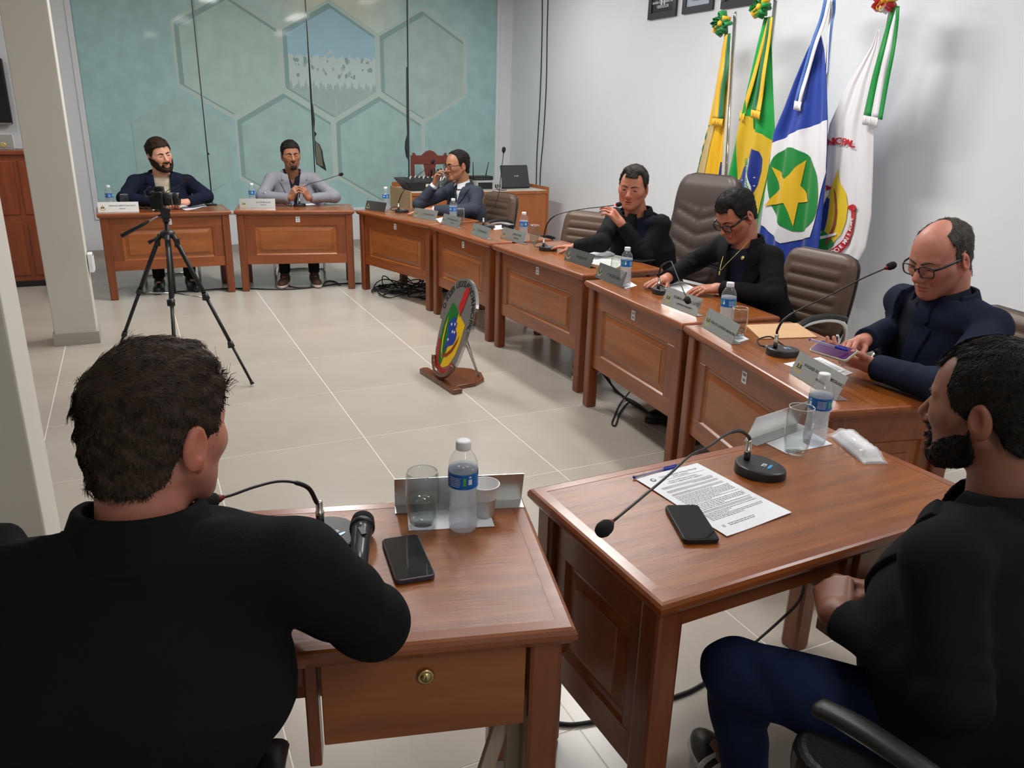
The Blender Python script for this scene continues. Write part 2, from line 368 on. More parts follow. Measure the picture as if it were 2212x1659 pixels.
# the herd in the middle hexagon
hp = hexa(HX+.012, HZ-.018, HR-.047)
low = [p for p in hp if p[1] < HZ] 
xl, xr = HX+.012-(HR-.047)*.866, HX+.012+(HR-.047)*.866
past = [(xl, HZ+.02), (xl, HZ-.018-(HR-.047)/2), (HX+.012, HZ-.018-(HR-.047)), (xr, HZ-.018-(HR-.047)/2), (xr, HZ+.02)]
def herd_line():
    pts = []
    for k in range(60):
        x = xl+(xr-xl)*k/59; pts.append((x, HZ+.05+.018*math.sin(k*1.1)+.016*math.sin(k*2.3+1)))
    return pts
print_on_panes('printed_pasture', past, m_cow[2], .0045)
body = [(xl, HZ-.22)]+herd_line()+[(xr, HZ-.22)]
for k in range(59, -1, -1): body.append((xl+(xr-xl)*k/59, HZ-.26+.07*math.sin(k*1.9)*math.sin(k*.7+.3)))
print_on_panes('printed_cattle', body, m_cow[0], .0050)
rc = random.Random(3)
for k in range(34):
    cx = rc.uniform(xl+.04, xr-.05); cz = HZ+rc.uniform(-.16, .03); a = rc.uniform(.008, .02); b = a*rc.uniform(1., 2.2); t = rc.uniform(-.5, .5)
    el = [(cx+a*math.cos(u)*math.cos(t)-b*math.sin(u)*math.sin(t), cz+a*math.cos(u)*math.sin(t)+b*math.sin(u)*math.cos(t)) for u in [2*math.pi*i/10 for i in range(10)]]
    print_on_panes('printed_cattle_marking', el, m_cow[1] if k % 3 else m_cow[2], .0054+k*.00003)
hat = [(HX-.01+.05*math.cos(u), HZ+.09+.010*math.sin(u)) for u in [2*math.pi*i/12 for i in range(12)]]
print_on_panes('printed_cowboy_hat', hat, m_cow[0], .0066)
print_on_panes('printed_cowboy_hat', [(HX-.035, HZ+.09), (HX+.015, HZ+.09), (HX+.008, HZ+.12), (HX-.028, HZ+.12)], m_cow[0], .0068)
# torn film along the joints shows the dark room behind
m_torn = mat('dark_gap_in_film', sr(30, 42, 42), .4, coat=.6); m_torn2 = mat('torn_film_backing', sr(112, 112, 98), .6)
m_bright = mat('pale_joint', sr(190, 205, 200), .5)
def joint(k, pts, material=m_torn, lift=.003):
    lift += .0045
    poly = [ony(u, v, GY-.002) for (u, v) in pts]; decal('torn_film', [(p.x, p.z) for p in poly], material, GY-lift, panes[k])
for (k, u0, v0, u1, v1, w) in ((0, 413, 0, 457, 425, 1.6), (1, 658, 0, 681, 330, 1.2), (2, 878, 0, 882, 390, 2.4)):
    joint(k, [(u0, v0), (u0+w*1.1, v0), (u1+w, v1), (u1, v1)], m_torn)
    joint(k, [(u0+w+.5, v0), (u0+w+2.2, v0), (u1+w+2, v1), (u1+w+.5, v1)], m_bright, .0028)
joint(1, [(672, 222), (676, 226), (680, 260), (679, 283), (684, 289), (680, 296), (681, 304), (690, 312), (696, 325), (699, 345), (702, 356), (705, 369), (694, 362), (683, 354), (680, 330), (678, 290), (675, 260)], m_torn, .0033)
joint(1, [(681, 305), (688, 312), (693, 324), (696, 345), (698, 360), (690, 358), (684, 352), (682, 330)], m_torn2, .0038)
joint(2, [(877, 145), (880, 145), (881, 345), (877, 338), (874, 320), (875, 305), (879, 290), (878, 260)], m_torn, .0033)
joint(0, [(450, 328), (453, 334), (449, 335)], m_torn, .0033)
for (u, v, h) in ((210, 318, 30), (461, 148, 12), (552, 190, 18), (724, 210, 48), (726, 217, 35), (1037, 190, 12), (1041, 215, 14), (190, 150, 8)):
    k = max(i for i in range(4) if GX[i] <= max(ony(u, v, GY).x, GX[0])); joint(k, [(u, v), (u+1.6, v), (u+3.2, v+h), (u+1.8, v+h)], m_bright, .003)
# columns on the left
def column(x0, x1, y0, y1, n):
    c = struct('wall_column_%d' % n, MB().bbox((x0, y0, 0.0), (x1, y1, CEIL)), MT['grey_wall'], bevel=.006)
    struct('baseboard_column_%d' % n, MB().bbox((x0-.012, y0-.012, 0), (x1+.012, y1+.012, 0.085)), MT['skirting'], bevel=.002)
    return c
column(-0.585, -0.325, 6.0, 6.22, 1)
column(-1.2, -0.352, 2.48, 2.80, 2)
ob = empty('junction_box', (-0.319, 6.09, 0.55), 0, 'small white plastic junction box on the side of the white column', 'junction box')
MB().rbox((0.015, 0, 0), (.03, .11, .125), .006).build('housing', MT['white_pl'], ob, bevel=.003)
MB().rbox((0.032, 0, 0), (.006, .09, .105), .004).build('cover', MT['white_pl'], ob, bevel=.001)
# ------------------------------------------------------------------ ceiling lamps
m_tube = mat('lit_tube', (1, 1, 1), .5, emit=((1, .985, .96), 7.0))
for k, (lx, ly, e) in enumerate(LAMPS):
    cl = empty('ceiling_lamp', (lx, ly, CEIL), 0, 'long twin tube ceiling lamp '+('above the open floor in front of the grey suited man', 'above the sound equipment table', 'above the desk of the speaking man', 'above the open floor in front of the scratched desks', 'above the wall beside the balding man in navy', 'above the panelled lectern', 'behind the man seen from behind')[k], 'ceiling lamp', 'fluorescent lamps on the ceiling')
    MB().box((0, 0, -.02), (.2, 1.26, .04)).build('housing', MT['white_pl'], cl, bevel=.006)
    for s in (-1, 1): MB().tube([(s*.055, -.59, -.06), (s*.055, .59, -.06)], .014, 10).build('tube', m_tube, cl)
# ------------------------------------------------------------------ desks
T = 0.728
DESK = {}
def moulding(parent, a, b, out, w=0.034, th=0.036):
    """one rounded, mitred edge strip from a to b (top outer corners), out = outward normal"""
    a = Vector((a[0], a[1], 0)); b = Vector((b[0], b[1], 0)); d = (b-a).normalized(); out = Vector((out[0], out[1], 0))
    prof = [(-w, 0.0), (-.010, 0.0), (-.004, -.0025), (0.0, -.010), (0.0, -.020), (-.006, -.028), (-.012, -th), (-w, -th)]
    vs = []
    for (p, s) in ((a, 1), (b, -1)):
        for (o, z) in prof: q = p + out*o + d*(-o*s); vs.append((q.x, q.y, T+z))
    n = len(prof); fs = [tuple(range(n)), tuple(range(2*n-1, n-1, -1))]
    for i in range(n): j = (i+1) % n; fs.append((i, n+i, n+j, j))
    m = MB(); m.add(vs, fs); return m.build('edge_moulding', MT['wood'], parent)
def raised_panel(parent, M, x0, x1, z0, z1, y):
    """recessed frame groove with a raised field; faces local -y"""
    m = MB()
    g = .012; fx = .045
    rings = [(0, 0), (g*.6, .008), (g*1.6, .010), (fx, .003), (fx+.002, -.001)]
    vs = []; fs = []
    for (ins, dy) in rings: vs += [(x0+ins, y+dy, z0+ins), (x1-ins, y+dy, z0+ins), (x1-ins, y+dy, z1-ins), (x0+ins, y+dy, z1-ins)]
    for q in range(len(rings)-1):
        for i in range(4): j = (i+1) % 4; fs.append((q*4+i, q*4+j, q*4+4+j, q*4+4+i))
    k = len(vs)-4; fs.append((k, k+1, k+2, k+3))
    vs += [(x0, y+.016, z0), (x1, y+.016, z0), (x1, y+.016, z1), (x0, y+.016, z1)]; k += 4; fs.append((k+3, k+2, k+1, k))
    for i in range(4): j = (i+1) % 4; fs.append((i, k+i, k+j, j))
    m.add(vs, fs, M=M); return m.build('raised_panel', MT['wood_panel'], parent)
def framed_panel(parent, M, x0, x1, z0, z1, y, top=.10, bot=.085, side=.085):
    for nm, a, b, mt in (('rail', (x0, z1-top), (x1, z1), 'wood'), ('rail', (x0, z0), (x1, z0+bot), 'wood'), ('stile', (x0, z0+bot), (x0+side, z1-top), 'wood_v'), ('stile', (x1-side, z0+bot), (x1, z1-top), 'wood_v')):
        MB().bbox((a[0], y, a[1]), (b[0], y+.02, b[1]), M).build(nm, MT[mt], parent, bevel=.0012, seg=1)
    raised_panel(parent, M, x0+side, x1-side, z0+bot, z1-top, y)
def desk(key, pl, pr, label, D=0.53, drawer=True, tagpos=None, quad=None):
    a = at(*pl, T); b = at(*pr, T); d = (b-a); Wd = d.length; d.normalize()
    ang = math.atan2(d.y, d.x); mid = (a+b)/2
    r = empty('desk', (mid.x, mid.y, 0), ang, label, 'desk', 'wooden desks in a horseshoe')
    w = Wd/2 - .002
    q = quad or [(-w, 0), (w, 0), (w, D), (-w, D)]
    cxy = (sum(p[0] for p in q)/4, sum(p[1] for p in q)/4)
    MB().prism([(cxy[0]+(p[0]-cxy[0])*(1-.033/abs(p[0]-cxy[0])), cxy[1]+(p[1]-cxy[1])*(1-.033/abs(p[1]-cxy[1]))) for p in q], T-.028, T-.0006).build('tabletop', MT['wood_top'], r)
    for i in range(4):
        p0, p1 = Vector(q[i]), Vector(q[(i+1) % 4]); e = (p1-p0).normalized(); moulding(r, q[i], q[(i+1) % 4], (e.y, -e.x))
    lx = w-.05; ly0, ly1 = .05, D-.055; L = .062
    for (x, y) in ((-lx, ly0), (lx, ly0), (lx, ly1), (-lx, ly1)):
        MB().box((x, y, (T-.036)/2), (L, L, T-.036)).build('leg', MT['wood_v'], r, bevel=.009, seg=2)
    I4 = Matrix.Identity(4)
    framed_panel(r, I4, -lx+L/2, lx-L/2, .245, T-.037, ly0-.012)
    for s in (-1, 1):
        Ms = Matrix.Translation((s*(lx+.012), (ly0+ly1)/2, 0)) @ Matrix.Rotation(s*math.pi/2, 4, 'Z')
        hw = (ly1-ly0)/2-L/2
        framed_panel(r, Ms, -hw, hw, .245, T-.037, 0, side=.05)
    # back apron rail and the drawer box at the sitter's right
    MB().bbox((-lx+L/2, ly1-.012, T-.1), (lx-L/2, ly1+.008, T-.037)).build('apron', MT['wood'], r)
    if drawer:
        x0, x1 = -lx+L/2+.006, -lx+L/2+.006+.36
        dr = MB().bbox((x0, ly1+.012, T-.215), (x1, ly1+.03, T-.045)).build('drawer', MT['wood_panel'], r, bevel=.002)
        MB().bbox((x0+.02, .16, T-.205), (x1-.02, ly1+.011, T-.05)).build('drawer_box', MT['wood'], dr)
        lk = MB().lathe([(0.0, .0), (.014, 0), (.016, .004), (.013, .0065), (.0105, .0065), (.010, .0045), (.0095, .009), (0.0, .009)], 20, M=Matrix.Translation(((x0+x1)/2+.0, ly1+.03, T-.085)) @ Matrix.Rotation(-math.pi/2, 4, 'X')).build('lock', MT['brass'], dr)
        MB().box(((x0+x1)/2, ly1+.0392, T-.085), (.002, .001, .007)).build('keyhole', MT['black'], dr)
        MB().box((x1+.018, ly1-.005, T-.25/2-.02), (.022, .05, .25)).build('drawer_post', MT['wood_v'], r, bevel=.003)
    if tagpos is not None:
        tx, tz = tagpos; st = MB().box((tx, ly0-.0128, tz), (.036, .0012, .048)).build('inventory_tag', MT['paper'], r)
        for k, (h, ww) in enumerate(((.014, .026), (.008, .022), (-.008, .02), (-.014, .018))): MB().box((tx, ly0-.0136, tz+h), (ww, .0006, .003)).build('tag_print', MT['ink'], st)
    DESK[key] = dict(root=r, mid=mid, ang=ang, W=Wd, d=d, n=Vector((-d.y, d.x, 0)))
    return r
def dl(key, x, y, z=T):
    """desk-local point -> room"""
    k = DESK[key]; return Vector((k['mid'].x, k['mid'].y, 0)) + k['d']*x + k['n']*y + Vector((0, 0, z))
desk('I', (207, 463), (500, 455), 'brown wooden desk with the white name plate, behind the camera tripod', tagpos=(.02, .645))
desk('H', (503, 455), (766, 454.5), 'brown wooden desk in front of the man in the light grey suit', tagpos=(.02, .645))
desk('G', (768, 454), (926, 485), 'brown wooden desk with a heap of black cables lying under it', tagpos=(.02, .645))
desk('F', (927, 486), (1056, 525.5), 'brown wooden desk with the straight upright microphone, behind the coat of arms stand', tagpos=(.03, .645))
desk('E', (1062, 528), (1259, 594), 'brown wooden desk of the man speaking into a red lit microphone', D=.58, tagpos=(.0, .645))
desk('D', (1262, 605), (1475, 700), 'brown wooden desk with the double bent microphone and the hands laid flat on it', tagpos=(.0, .645))
desk('C', (1476, 702), (1795, 890), 'brown wooden desk with the kraft envelope lying on it', tagpos=(-.05, .645))
desk('B', (1790, 920), (1138, 1055), 'scratched brown wooden desk with the printed agenda sheet lying on it')
desk('A', (1128, 1065), (395, 1109), 'scratched brown wooden desk with the handheld microphone lying on it')
# ------------------------------------------------------------------ small things on the desks
def thin_clear(name, tint=(1, 1, 1), white=0.0, gloss=0.25, wcol=(0.9, 0.92, 0.95)):
    """thin clear plastic: transparent, fresnel gloss, some frosted white"""
    m = bpy.data.materials.new(name); m.use_nodes = True; nt = m.node_tree; N = nt.nodes; L = nt.links
    N.remove(N['Principled BSDF']); out = N['Material Output']
    tr = N.new('ShaderNodeBsdfTransparent'); tr.inputs[0].default_value = (*tint, 1)
    gl = N.new('ShaderNodeBsdfGlossy'); gl.inputs['Roughness'].default_value = 0.05
    lw = N.new('ShaderNodeLayerWeight'); lw.inputs['Blend'].default_value = 0.5
    pw = N.new('ShaderNodeMath'); pw.operation = 'POWER'; pw.inputs[1].default_value = 3.5; L.new(lw.outputs['Facing'], pw.inputs[0])
    ad = N.new('ShaderNodeMath'); ad.operation = 'MULTIPLY_ADD'; ad.inputs[1].default_value = min(.75, gloss); ad.inputs[2].default_value = 0.035; L.new(pw.outputs[0], ad.inputs[0])
    mx = N.new('ShaderNodeMixShader'); L.new(ad.outputs[0], mx.inputs[0]); L.new(tr.outputs[0], mx.inputs[1]); L.new(gl.outputs[0], mx.inputs[2])
    last = mx
    if white:
        df = N.new('ShaderNodeBsdfDiffuse'); df.inputs[0].default_value = (*wcol, 1); tl = N.new('ShaderNodeBsdfTranslucent'); tl.inputs[0].default_value = (*wcol, 1)
        m1 = N.new('ShaderNodeMixShader'); m1.inputs[0].default_value = .5; L.new(df.outputs[0], m1.inputs[1]); L.new(tl.outputs[0], m1.inputs[2])
        m2 = N.new('ShaderNodeMixShader'); m2.inputs[0].default_value = white; L.new(mx.outputs[0], m2.inputs[1]); L.new(m1.outputs[0], m2.inputs[2]); last = m2
    L.new(last.outputs[0], out.inputs[0]); return m
MT['pet'] = thin_clear('clear_bottle_plastic', (.97, .98, .99), white=.05, gloss=.6)
MT['cold_water'] = thin_clear('cold_misted_water', (.90, .93, .95), white=.34)
MT['water'] = thin_clear('water', (.86, .90, .90), white=.03, gloss=.5)
MT['glass'] = thin_clear('drinking_glass', (.93, .95, .95), white=.012, gloss=.9)
MT['blue_label'] = mat('blue_bottle_label', sr(22, 104, 186), .4, vary=(60, .06))
MT['green_print'] = mat('green_print', sr(96, 190, 60), .5)
MT['white_print'] = mat('white_print', sr(225, 232, 240), .5)
BOTTLE_PROF = [(.0, .003), (.020, .002), (.027, .0), (.030, .004), (.0315, .012), (.0312, .028), (.0300, .031), (.0312, .034), (.0312, .046), (.0298, .049), (.0308, .052), (.0305, .062), (.0290, .065), (.0300, .068), (.0300, .078), (.0286, .082), (.0298, .086), (.0305, .098), (.0318, .106), (.0318, .142), (.0316, .150), (.0300, .160), (.0258, .171), (.0195, .181), (.0140, .187), (.0128, .190), (.0150, .191), (.0150, .193), (.0128, .194)]
def bottle_proto():
    r = empty('water_bottle')
    MB().lathe(BOTTLE_PROF, 28, cap=False).build('bottle_shell', MT['pet'], r)
    lvl = .148
    wp = [(max(0, a-.0012), max(.004, b)) for a, b in BOTTLE_PROF if b < lvl]+[(.0302, lvl), (0, lvl)]
    MB().lathe(wp, 28).build('water', MT['cold_water'], r)
    lb = MB().lathe([(.0322, .107), (.0322, .141)], 36, cap=False).build('label', MT['blue_label'], r)
    m = MB(); g = MB(); rg = random.Random(5)
    def patch(mm, a0, a1, z0, z1, rr=.0324):
        n = 3; vs = []; 
        for k in range(n+1):
            a = a0+(a1-a0)*k/n; vs += [(rr*math.cos(a), rr*math.sin(a), z0), (rr*math.cos(a), rr*math.sin(a), z1)]
        mm.add(vs, [(2*k, 2*k+2, 2*k+3, 2*k+1) for k in range(n)])
    for q in range(3):
        b0 = q*2.1
        for k in range(6): patch(m, b0, b0+rg.uniform(.5, .8), .113+k*.0038, .1142+k*.0038)
        patch(g, b0+.95, b0+1.12, .116, .134); patch(m, b0+1.3, b0+1.55, .118, .130); patch(m, b0+1.35, b0+1.5, .133, .137)
    m.build('label_print', MT['white_print'], lb); g.build('label_print', MT['green_print'], lb)
    MB().lathe([(.0, .188), (.0158, .188), (.0162, .189), (.0160, .204), (.0150, .2065), (.006, .2068), (0, .2066)], 24).build('cap', MT['white_pl'], r)
    return r
BP = bottle_proto(); _bused = [False]
def bottle(u, v, label, zs=1.0, dz=.0, push=None):
    p = at(u, v, T+dz+.207*zs)
    if push: p = p+Vector((p.x, p.y, 0)).normalized()*push
    r = BP if not _bused[0] else copy_tree(BP); _bused[0] = True
    r.location = (p.x, p.y, T+dz); r.scale = (zs, zs, zs); r.rotation_euler.z = random.uniform(0, 6.28)
    tag(r, label, 'bottle', 'bottled water on the desks'); return r
bA = bottle(1001, 951, 'water bottle with blue label beside the white plastic cup', 1.0, .0012)
bA.rotation_euler.z = -2.9
bottle(1782, 806, 'water bottle with blue label behind the empty tumbler', 1.0, .0012).rotation_euler.z = -2.6
bottle(1578, 613, 'water bottle with blue label beside the kraft envelope', 1.02, push=.035)
bottle(1356, 535, 'water bottle on a napkin between the two dark role plates', 1.0, .0012, push=.02)
bottle(1132, 459, 'water bottle beside the half full glass next to the speaking man', 1.0, push=.03)
bottle(979, 430, 'water bottle with blue label in front of the man drinking from a glass', 1.0, push=.05)
bottle(833, 405, 'water bottle behind the dark unlettered name plate', 1.0, push=.06)
bottle(543, 397, 'water bottle standing at the elbow of the man in the light grey suit', 1.0, push=.06)
bottle(233, 403, 'water bottle behind the white name plate', 1.0, push=.13)
GH, GR0, GR1 = .128, .031, .0335
def glass_proto(level):
    r = empty('drinking_glass')
    prof_o = [(0, 0), (.024, 0), (.0285, .004), (.032, .03), (.0350, .065), (.0352, .085), (.0335, .115), (.0322, GH)]
    prof_i = [(.0308, GH), (.0320, .115), (.0336, .085), (.0334, .065), (.0300, .03), (.0265, .013), (0, .012)]
    n = 10   # ten soft facets below, round at the rim
    m = MB(); vs = []; fs = []; prof = prof_o+prof_i; seg = 40
    for qi, (rr, z) in enumerate(prof):
        k = max(0, 1-z/.075) if qi < len(prof_o) else 0
        for i in range(seg):
            a = 2*math.pi*i/seg; f = 1-.05*k*(1-abs(math.cos(n/2*a))); vs.append((rr*f*math.cos(a), rr*f*math.sin(a), z))
    for q in range(len(prof)-1):
        for i in range(seg): j = (i+1) % seg; fs.append((q*seg+i, q*seg+j, (q+1)*seg+j, (q+1)*seg+i))
    m.add(vs, fs, True); m.build('tumbler', MT['glass'], r)
    MB().tube([(.0315*math.cos(a), .0315*math.sin(a), GH) for a in [2*math.pi*i/32 for i in range(33)]], .0009, 6).build('rim', mat_rim, r)
    if level:
        wp = [(0, .0125), (.0262, .0135), (.0297, .03)]+([(.0331, .065)] if level > .065 else [])+[(.0300+(.0031*(min(level, .065)-.03)/.035), level), (0, level)]
        MB().lathe(wp, 32).build('water', MT['water'], r)
    return r
mat_rim = mat('glass_rim', (.85, .88, .88), .05, spec=.9, alpha=.55)
GP = {}
def glass(u, v, level, label, s=1.0, dz=0.0, top=True, push=None):
    p = at(u, v, T+dz+(GH*s if top else 0))
    if push: p = p+Vector((p.x, p.y, 0)).normalized()*push
    if level not in GP: GP[level] = glass_proto(level); r = GP[level]
    else: r = copy_tree(GP[level])
    r.location = (p.x, p.y, T+dz); r.scale = (s, s, s); r.rotation_euler.z = random.uniform(0, 6)
    return tag(r, label, 'glass', 'drinking glasses on the desks')
glass(912, 1018, .072, 'tall tumbler half full of water beside the bottle and plastic cup', 1.04, .0012)
glass(1733, 879, 0, 'empty clear tumbler on a sheet of white paper', 1.04, .0012)
glass(1600, 665, .04, 'tumbler with a little water on a napkin behind the angled plate', 1.0, .0012)
glass(1334, 557, .03, 'clear tumbler beside the open notebook', 1.0)
glass(1155, 486, .06, 'half full tumbler beside the speaking man\'s extended hand', 1.0)
glass(994.5, 452, .03, 'tumbler standing beside the bottle before the drinking man', 1.0, push=.05)
glass(572, 415, 0, 'clear tumbler behind the plate at the grey suited man', 1.0, push=.05)
glass(268, 423, 0, 'clear tumbler beside the bottle behind the white name plate', 1.0, push=.13)
# thin white plastic cups
MT['cup'] = mat('white_cup_plastic', sr(226, 226, 224), .35, trans=.15)
def cup(u, v, label, s=1.0):
    p = at(u, v, T+.0012); r = empty('plastic_cup', (p.x, p.y, T+.0012), 0, label, 'cup', 'disposable cups')
    pr = [(0, .002), (.021, .001), (.0225, .0), (.0235, .02)]
    for k in range(8): pr += [(.0240+.0012*k, .024+.006*k), (.0246+.0012*k, .027+.006*k)]
    pr += [(.0345, .080), (.0362, .0815), (.0362, .083), (.0335, .083), (.0230, .004), (0, .004)]
    MB().lathe(pr, 32).build('cup_body', MT['cup'], r)
    MB().tube([(.0352*math.cos(a), .0352*math.sin(a), .083) for a in [2*math.pi*i/32 for i in range(33)]], .0018, 6).build('rim', MT['cup'], r)
    r.scale = (s, s, s)
cup(1046, 1112, 'white ribbed plastic cup beside the water bottle', .93)
cup(285, 447, 'small white plastic cup by the arm of the bearded smiling man', .55)
# ------------------------------------------------------------------ papers
def sheet(name, corners, label, cat, material=None, thick=.0012, z=T, wave=0.0, group=None, extra=None):
    """corners: photo pixels (tl, tr, br, bl) on the plane z; extra(map, root) adds print"""
    P = [at(u, v, z) if not isinstance(u, Vector) else u for (u, v) in corners]
    c = sum(P, Vector())/4; Q = [p-c for p in P]
    r = empty(name, (c.x, c.y, z), 0, label, cat, group)
    def mp(u, v, h=0.0):
        p = Q[0]*(1-u)*(1-v)+Q[1]*u*(1-v)+Q[2]*u*v+Q[3]*(1-u)*v
        w = wave*(math.sin(u*5+v*3)+1)*(.5+.5*math.sin(v*6.0+1))
        return (p.x, p.y, thick+h+w)
    n = 10; m = MB(); vs = [mp(i/n, j/n) for j in range(n+1) for i in range(n+1)]; fs = []
    for j in range(n):
        for i in range(n): a = j*(n+1)+i; fs.append((a, a+n+1, a+n+2, a+1))
    o = len(vs); vs += [(p[0], p[1], p[2]-thick*.9) for p in vs]; fs += [tuple(k+o for k in reversed(f)) for f in fs]
    bd = [i for i in range(n)]+[n+(n+1)*j for j in range(n)]+[(n+1)*(n+1)-1-i for i in range(n)]+[(n+1)*(n-j) for j in range(n)]
    for k in range(len(bd)): a, b = bd[k], bd[(k+1) % len(bd)]; fs.append((a, b, b+o, a+o))
    m.add(vs, fs, True); s = m.build('sheet', material or MT['paper'], r)
    md = s.modifiers.new('edges', 'EDGE_SPLIT'); md.split_angle = 0.9
    if extra: extra(mp, s)
    return r
def text_lines(mp, s, u0, u1, v0, v1, n, seed=1, h=.0006, fill=.55):
    rg = random.Random(seed); m = MB()
    for k in range(n):
        v = v0+(v1-v0)*k/max(1, n-1); u = u0; dv = (v1-v0)/max(1, n-1)*fill*.5
        end = u1 if rg.random() < .75 else u0+(u1-u0)*rg.uniform(.3, .8)
        while u < end-.01:
            w = rg.uniform(.015, .055); e = min(end, u+w)
            m.add([mp(u, v, h), mp(e, v, h), mp(e, v+dv, h), mp(u, v+dv, h)], [(0, 3, 2, 1)]); u = e+.010
    m.build('print_lines', mat_txt, s)
mat_txt = mat('printed_text', sr(86, 86, 90), .8)
def words(mp, s, txt, u, v, size, wu, hu, material=None, align='CENTER'):
    """real words printed on the sheet; wu/hu: sheet size in metres"""
    vs, fs = text_mesh(txt, size, align); m = MB(); m.add([mp(u+p[0]/wu, v-p[1]/hu, .0007) for p in vs], fs); m.build('print_words', material or MT['ink'], s)
def bar(mp, s, u0, u1, v0, v1, material, h=.0005): 
    m = MB(); n = 6
    for k in range(n): a, b = u0+(u1-u0)*k/n, u0+(u1-u0)*(k+1)/n; m.add([mp(a, v0, h), mp(b, v0, h), mp(b, v1, h), mp(a, v1, h)], [(0, 3, 2, 1)])
    m.build('print_bar', material, s)
def agenda(mp, s):
    wu, hu = .21, .297
    m = MB(); C = (.16, .085)
    m.add([mp(C[0]+.035*math.cos(a), C[1]+.026*math.sin(a), .0007) for a in [2*math.pi*k/14 for k in range(14)]], [tuple(range(13, -1, -1))]); 
    m.build('printed_crest', mat_txt, s)
    m = MB(); m.add([mp(C[0]+.022*math.cos(a), C[1]+.015*math.sin(a), .0009) for a in [2*math.pi*k/14 for k in range(14)]], [tuple(range(13, -1, -1))]); m.build('printed_crest', MT['paper'], s)
    words(mp, s, 'Câmara Municipal de Nova Maringá', .57, .075, .0088, wu, hu); words(mp, s, 'Poder Legislativo', .57, .107, .0075, wu, hu)
    bar(mp, s, .3, .93, .128, .131, mat_txt)
    words(mp, s, 'Pauta da 08ª Sessão Ordinária', .53, .165, .0078, wu, hu); words(mp, s, '1ª Sessão Legislativa da 8ª Legislatura', .53, .192, .0078, wu, hu)
    for (v, ) in ((.225,), (.288,), (.345,), (.655,)):
        bar(mp, s, .1, .9, v, v+.028, MT['grey_ink']); text_lines(mp, s, .11, .38, v+.008, v+.012, 1, int(v*100), fill=1.5)
    text_lines(mp, s, .11, .5, .265, .268, 1, 3); text_lines(mp, s, .55, .9, .262, .266, 1, 4, fill=2.)
    text_lines(mp, s, .11, .4, .325, .33, 1, 5)
    text_lines(mp, s, .1, .92, .39, .46, 5, 6); text_lines(mp, s, .1, .92, .475, .535, 5, 7); text_lines(mp, s, .1, .92, .555, .635, 5, 8); text_lines(mp, s, .1, .92, .70, .79, 6, 9)
    m = MB(); m.add([mp(.13+.022*math.cos(a), .885+.016*math.sin(a), .0007) for a in [2*math.pi*k/12 for k in range(12)]], [tuple(range(11, -1, -1))]); m.build('printed_crest', MT['grey_ink'], s)
    text_lines(mp, s, .2, .6, .875, .895, 2, 10)
sheet('agenda_sheet', [(1374, 1037), (1506, 1001), (1710, 1109), (1570, 1160)], 'white printed agenda page with a crest and grey section bars', 'paper', wave=.0012, extra=agenda)
sheet('paper_napkin', [(880, 1108), (1055, 1098), (1068, 1138), (883, 1147)], 'white napkin under the half full tumbler and bottle', 'napkin', wave=.0004)
sheet('white_paper', [(1655, 958), (1740, 927), (1798, 960), (1700, 981)], 'white sheet under the empty tumbler and bottle', 'paper')
sheet('napkin', [(1574, 734), (1598, 722), (1618, 733), (1590, 742)], 'small white napkin under the tumbler behind the angled plate', 'napkin')
sheet('napkin', [(1345, 619), (1362, 609), (1376, 617), (1352, 624)], 'small white napkin under the bottle between two dark plates', 'napkin')
m_kraft = mat('kraft_paper', sr(202, 164, 122), .75, vary=(8, .04))
env = sheet('kraft_envelope', [(1610, 703), (1722, 699), (1766, 729), (1642, 733)], 'light brown kraft envelope lying flat on the desk', 'envelope', m_kraft, .003)
def tl(n, seed, u0=.1, u1=.9, v0=.12, v1=.9): return lambda mp, s: text_lines(mp, s, u0, u1, v0, v1, n, seed)
sheet('loose_page', [(1652+40, 786), (1772, 772), (1842, 806), (1790, 824)], 'printed page under the hands of the balding man in navy', 'paper', extra=tl(14, 31))
sheet('loose_page', [(1408, 623), (1473, 608), (1512, 628), (1438, 642)], 'printed page under the hands of the man with the gold chain', 'paper', extra=tl(10, 32))
sheet('loose_page', [(1225, 548), (1285, 537), (1333, 547), (1283, 566)], 'printed page beside the speaking man\'s open notebook', 'paper', extra=tl(12, 33), z=T)
def nbk(mp, s):
    text_lines(mp, s, .05, .45, .1, .9, 10, 41); text_lines(mp, s, .55, .95, .1, .9, 10, 42); bar(mp, s, .495, .505, 0, 1, MT['grey_ink'])
sheet('open_notebook', [(1275, 572), (1322, 552), (1368, 562), (1330, 582)], 'open notebook with cream pages in front of the speaking man', 'notebook', mat('cream_pages', sr(226, 224, 214), .7), .009, extra=nbk)
sheet('loose_page', [(941, 473), (975, 465), (985, 470), (950, 481)], 'white page behind the second secretary plate', 'paper')
sheet('loose_page', [(1062, 488), (1086, 486), (1090, 494), (1068, 497)], 'small white page beside the upright microphone base', 'paper')
sheet('loose_page', [(385, 447), (410, 440), (447, 447), (400, 455)], 'curled white page before the bearded smiling man', 'paper', wave=.004)
sheet('loose_page', [(620, 437), (668, 437), (682, 442), (632, 446)], 'white page under the clasped hands of the man in the light grey suit', 'paper')
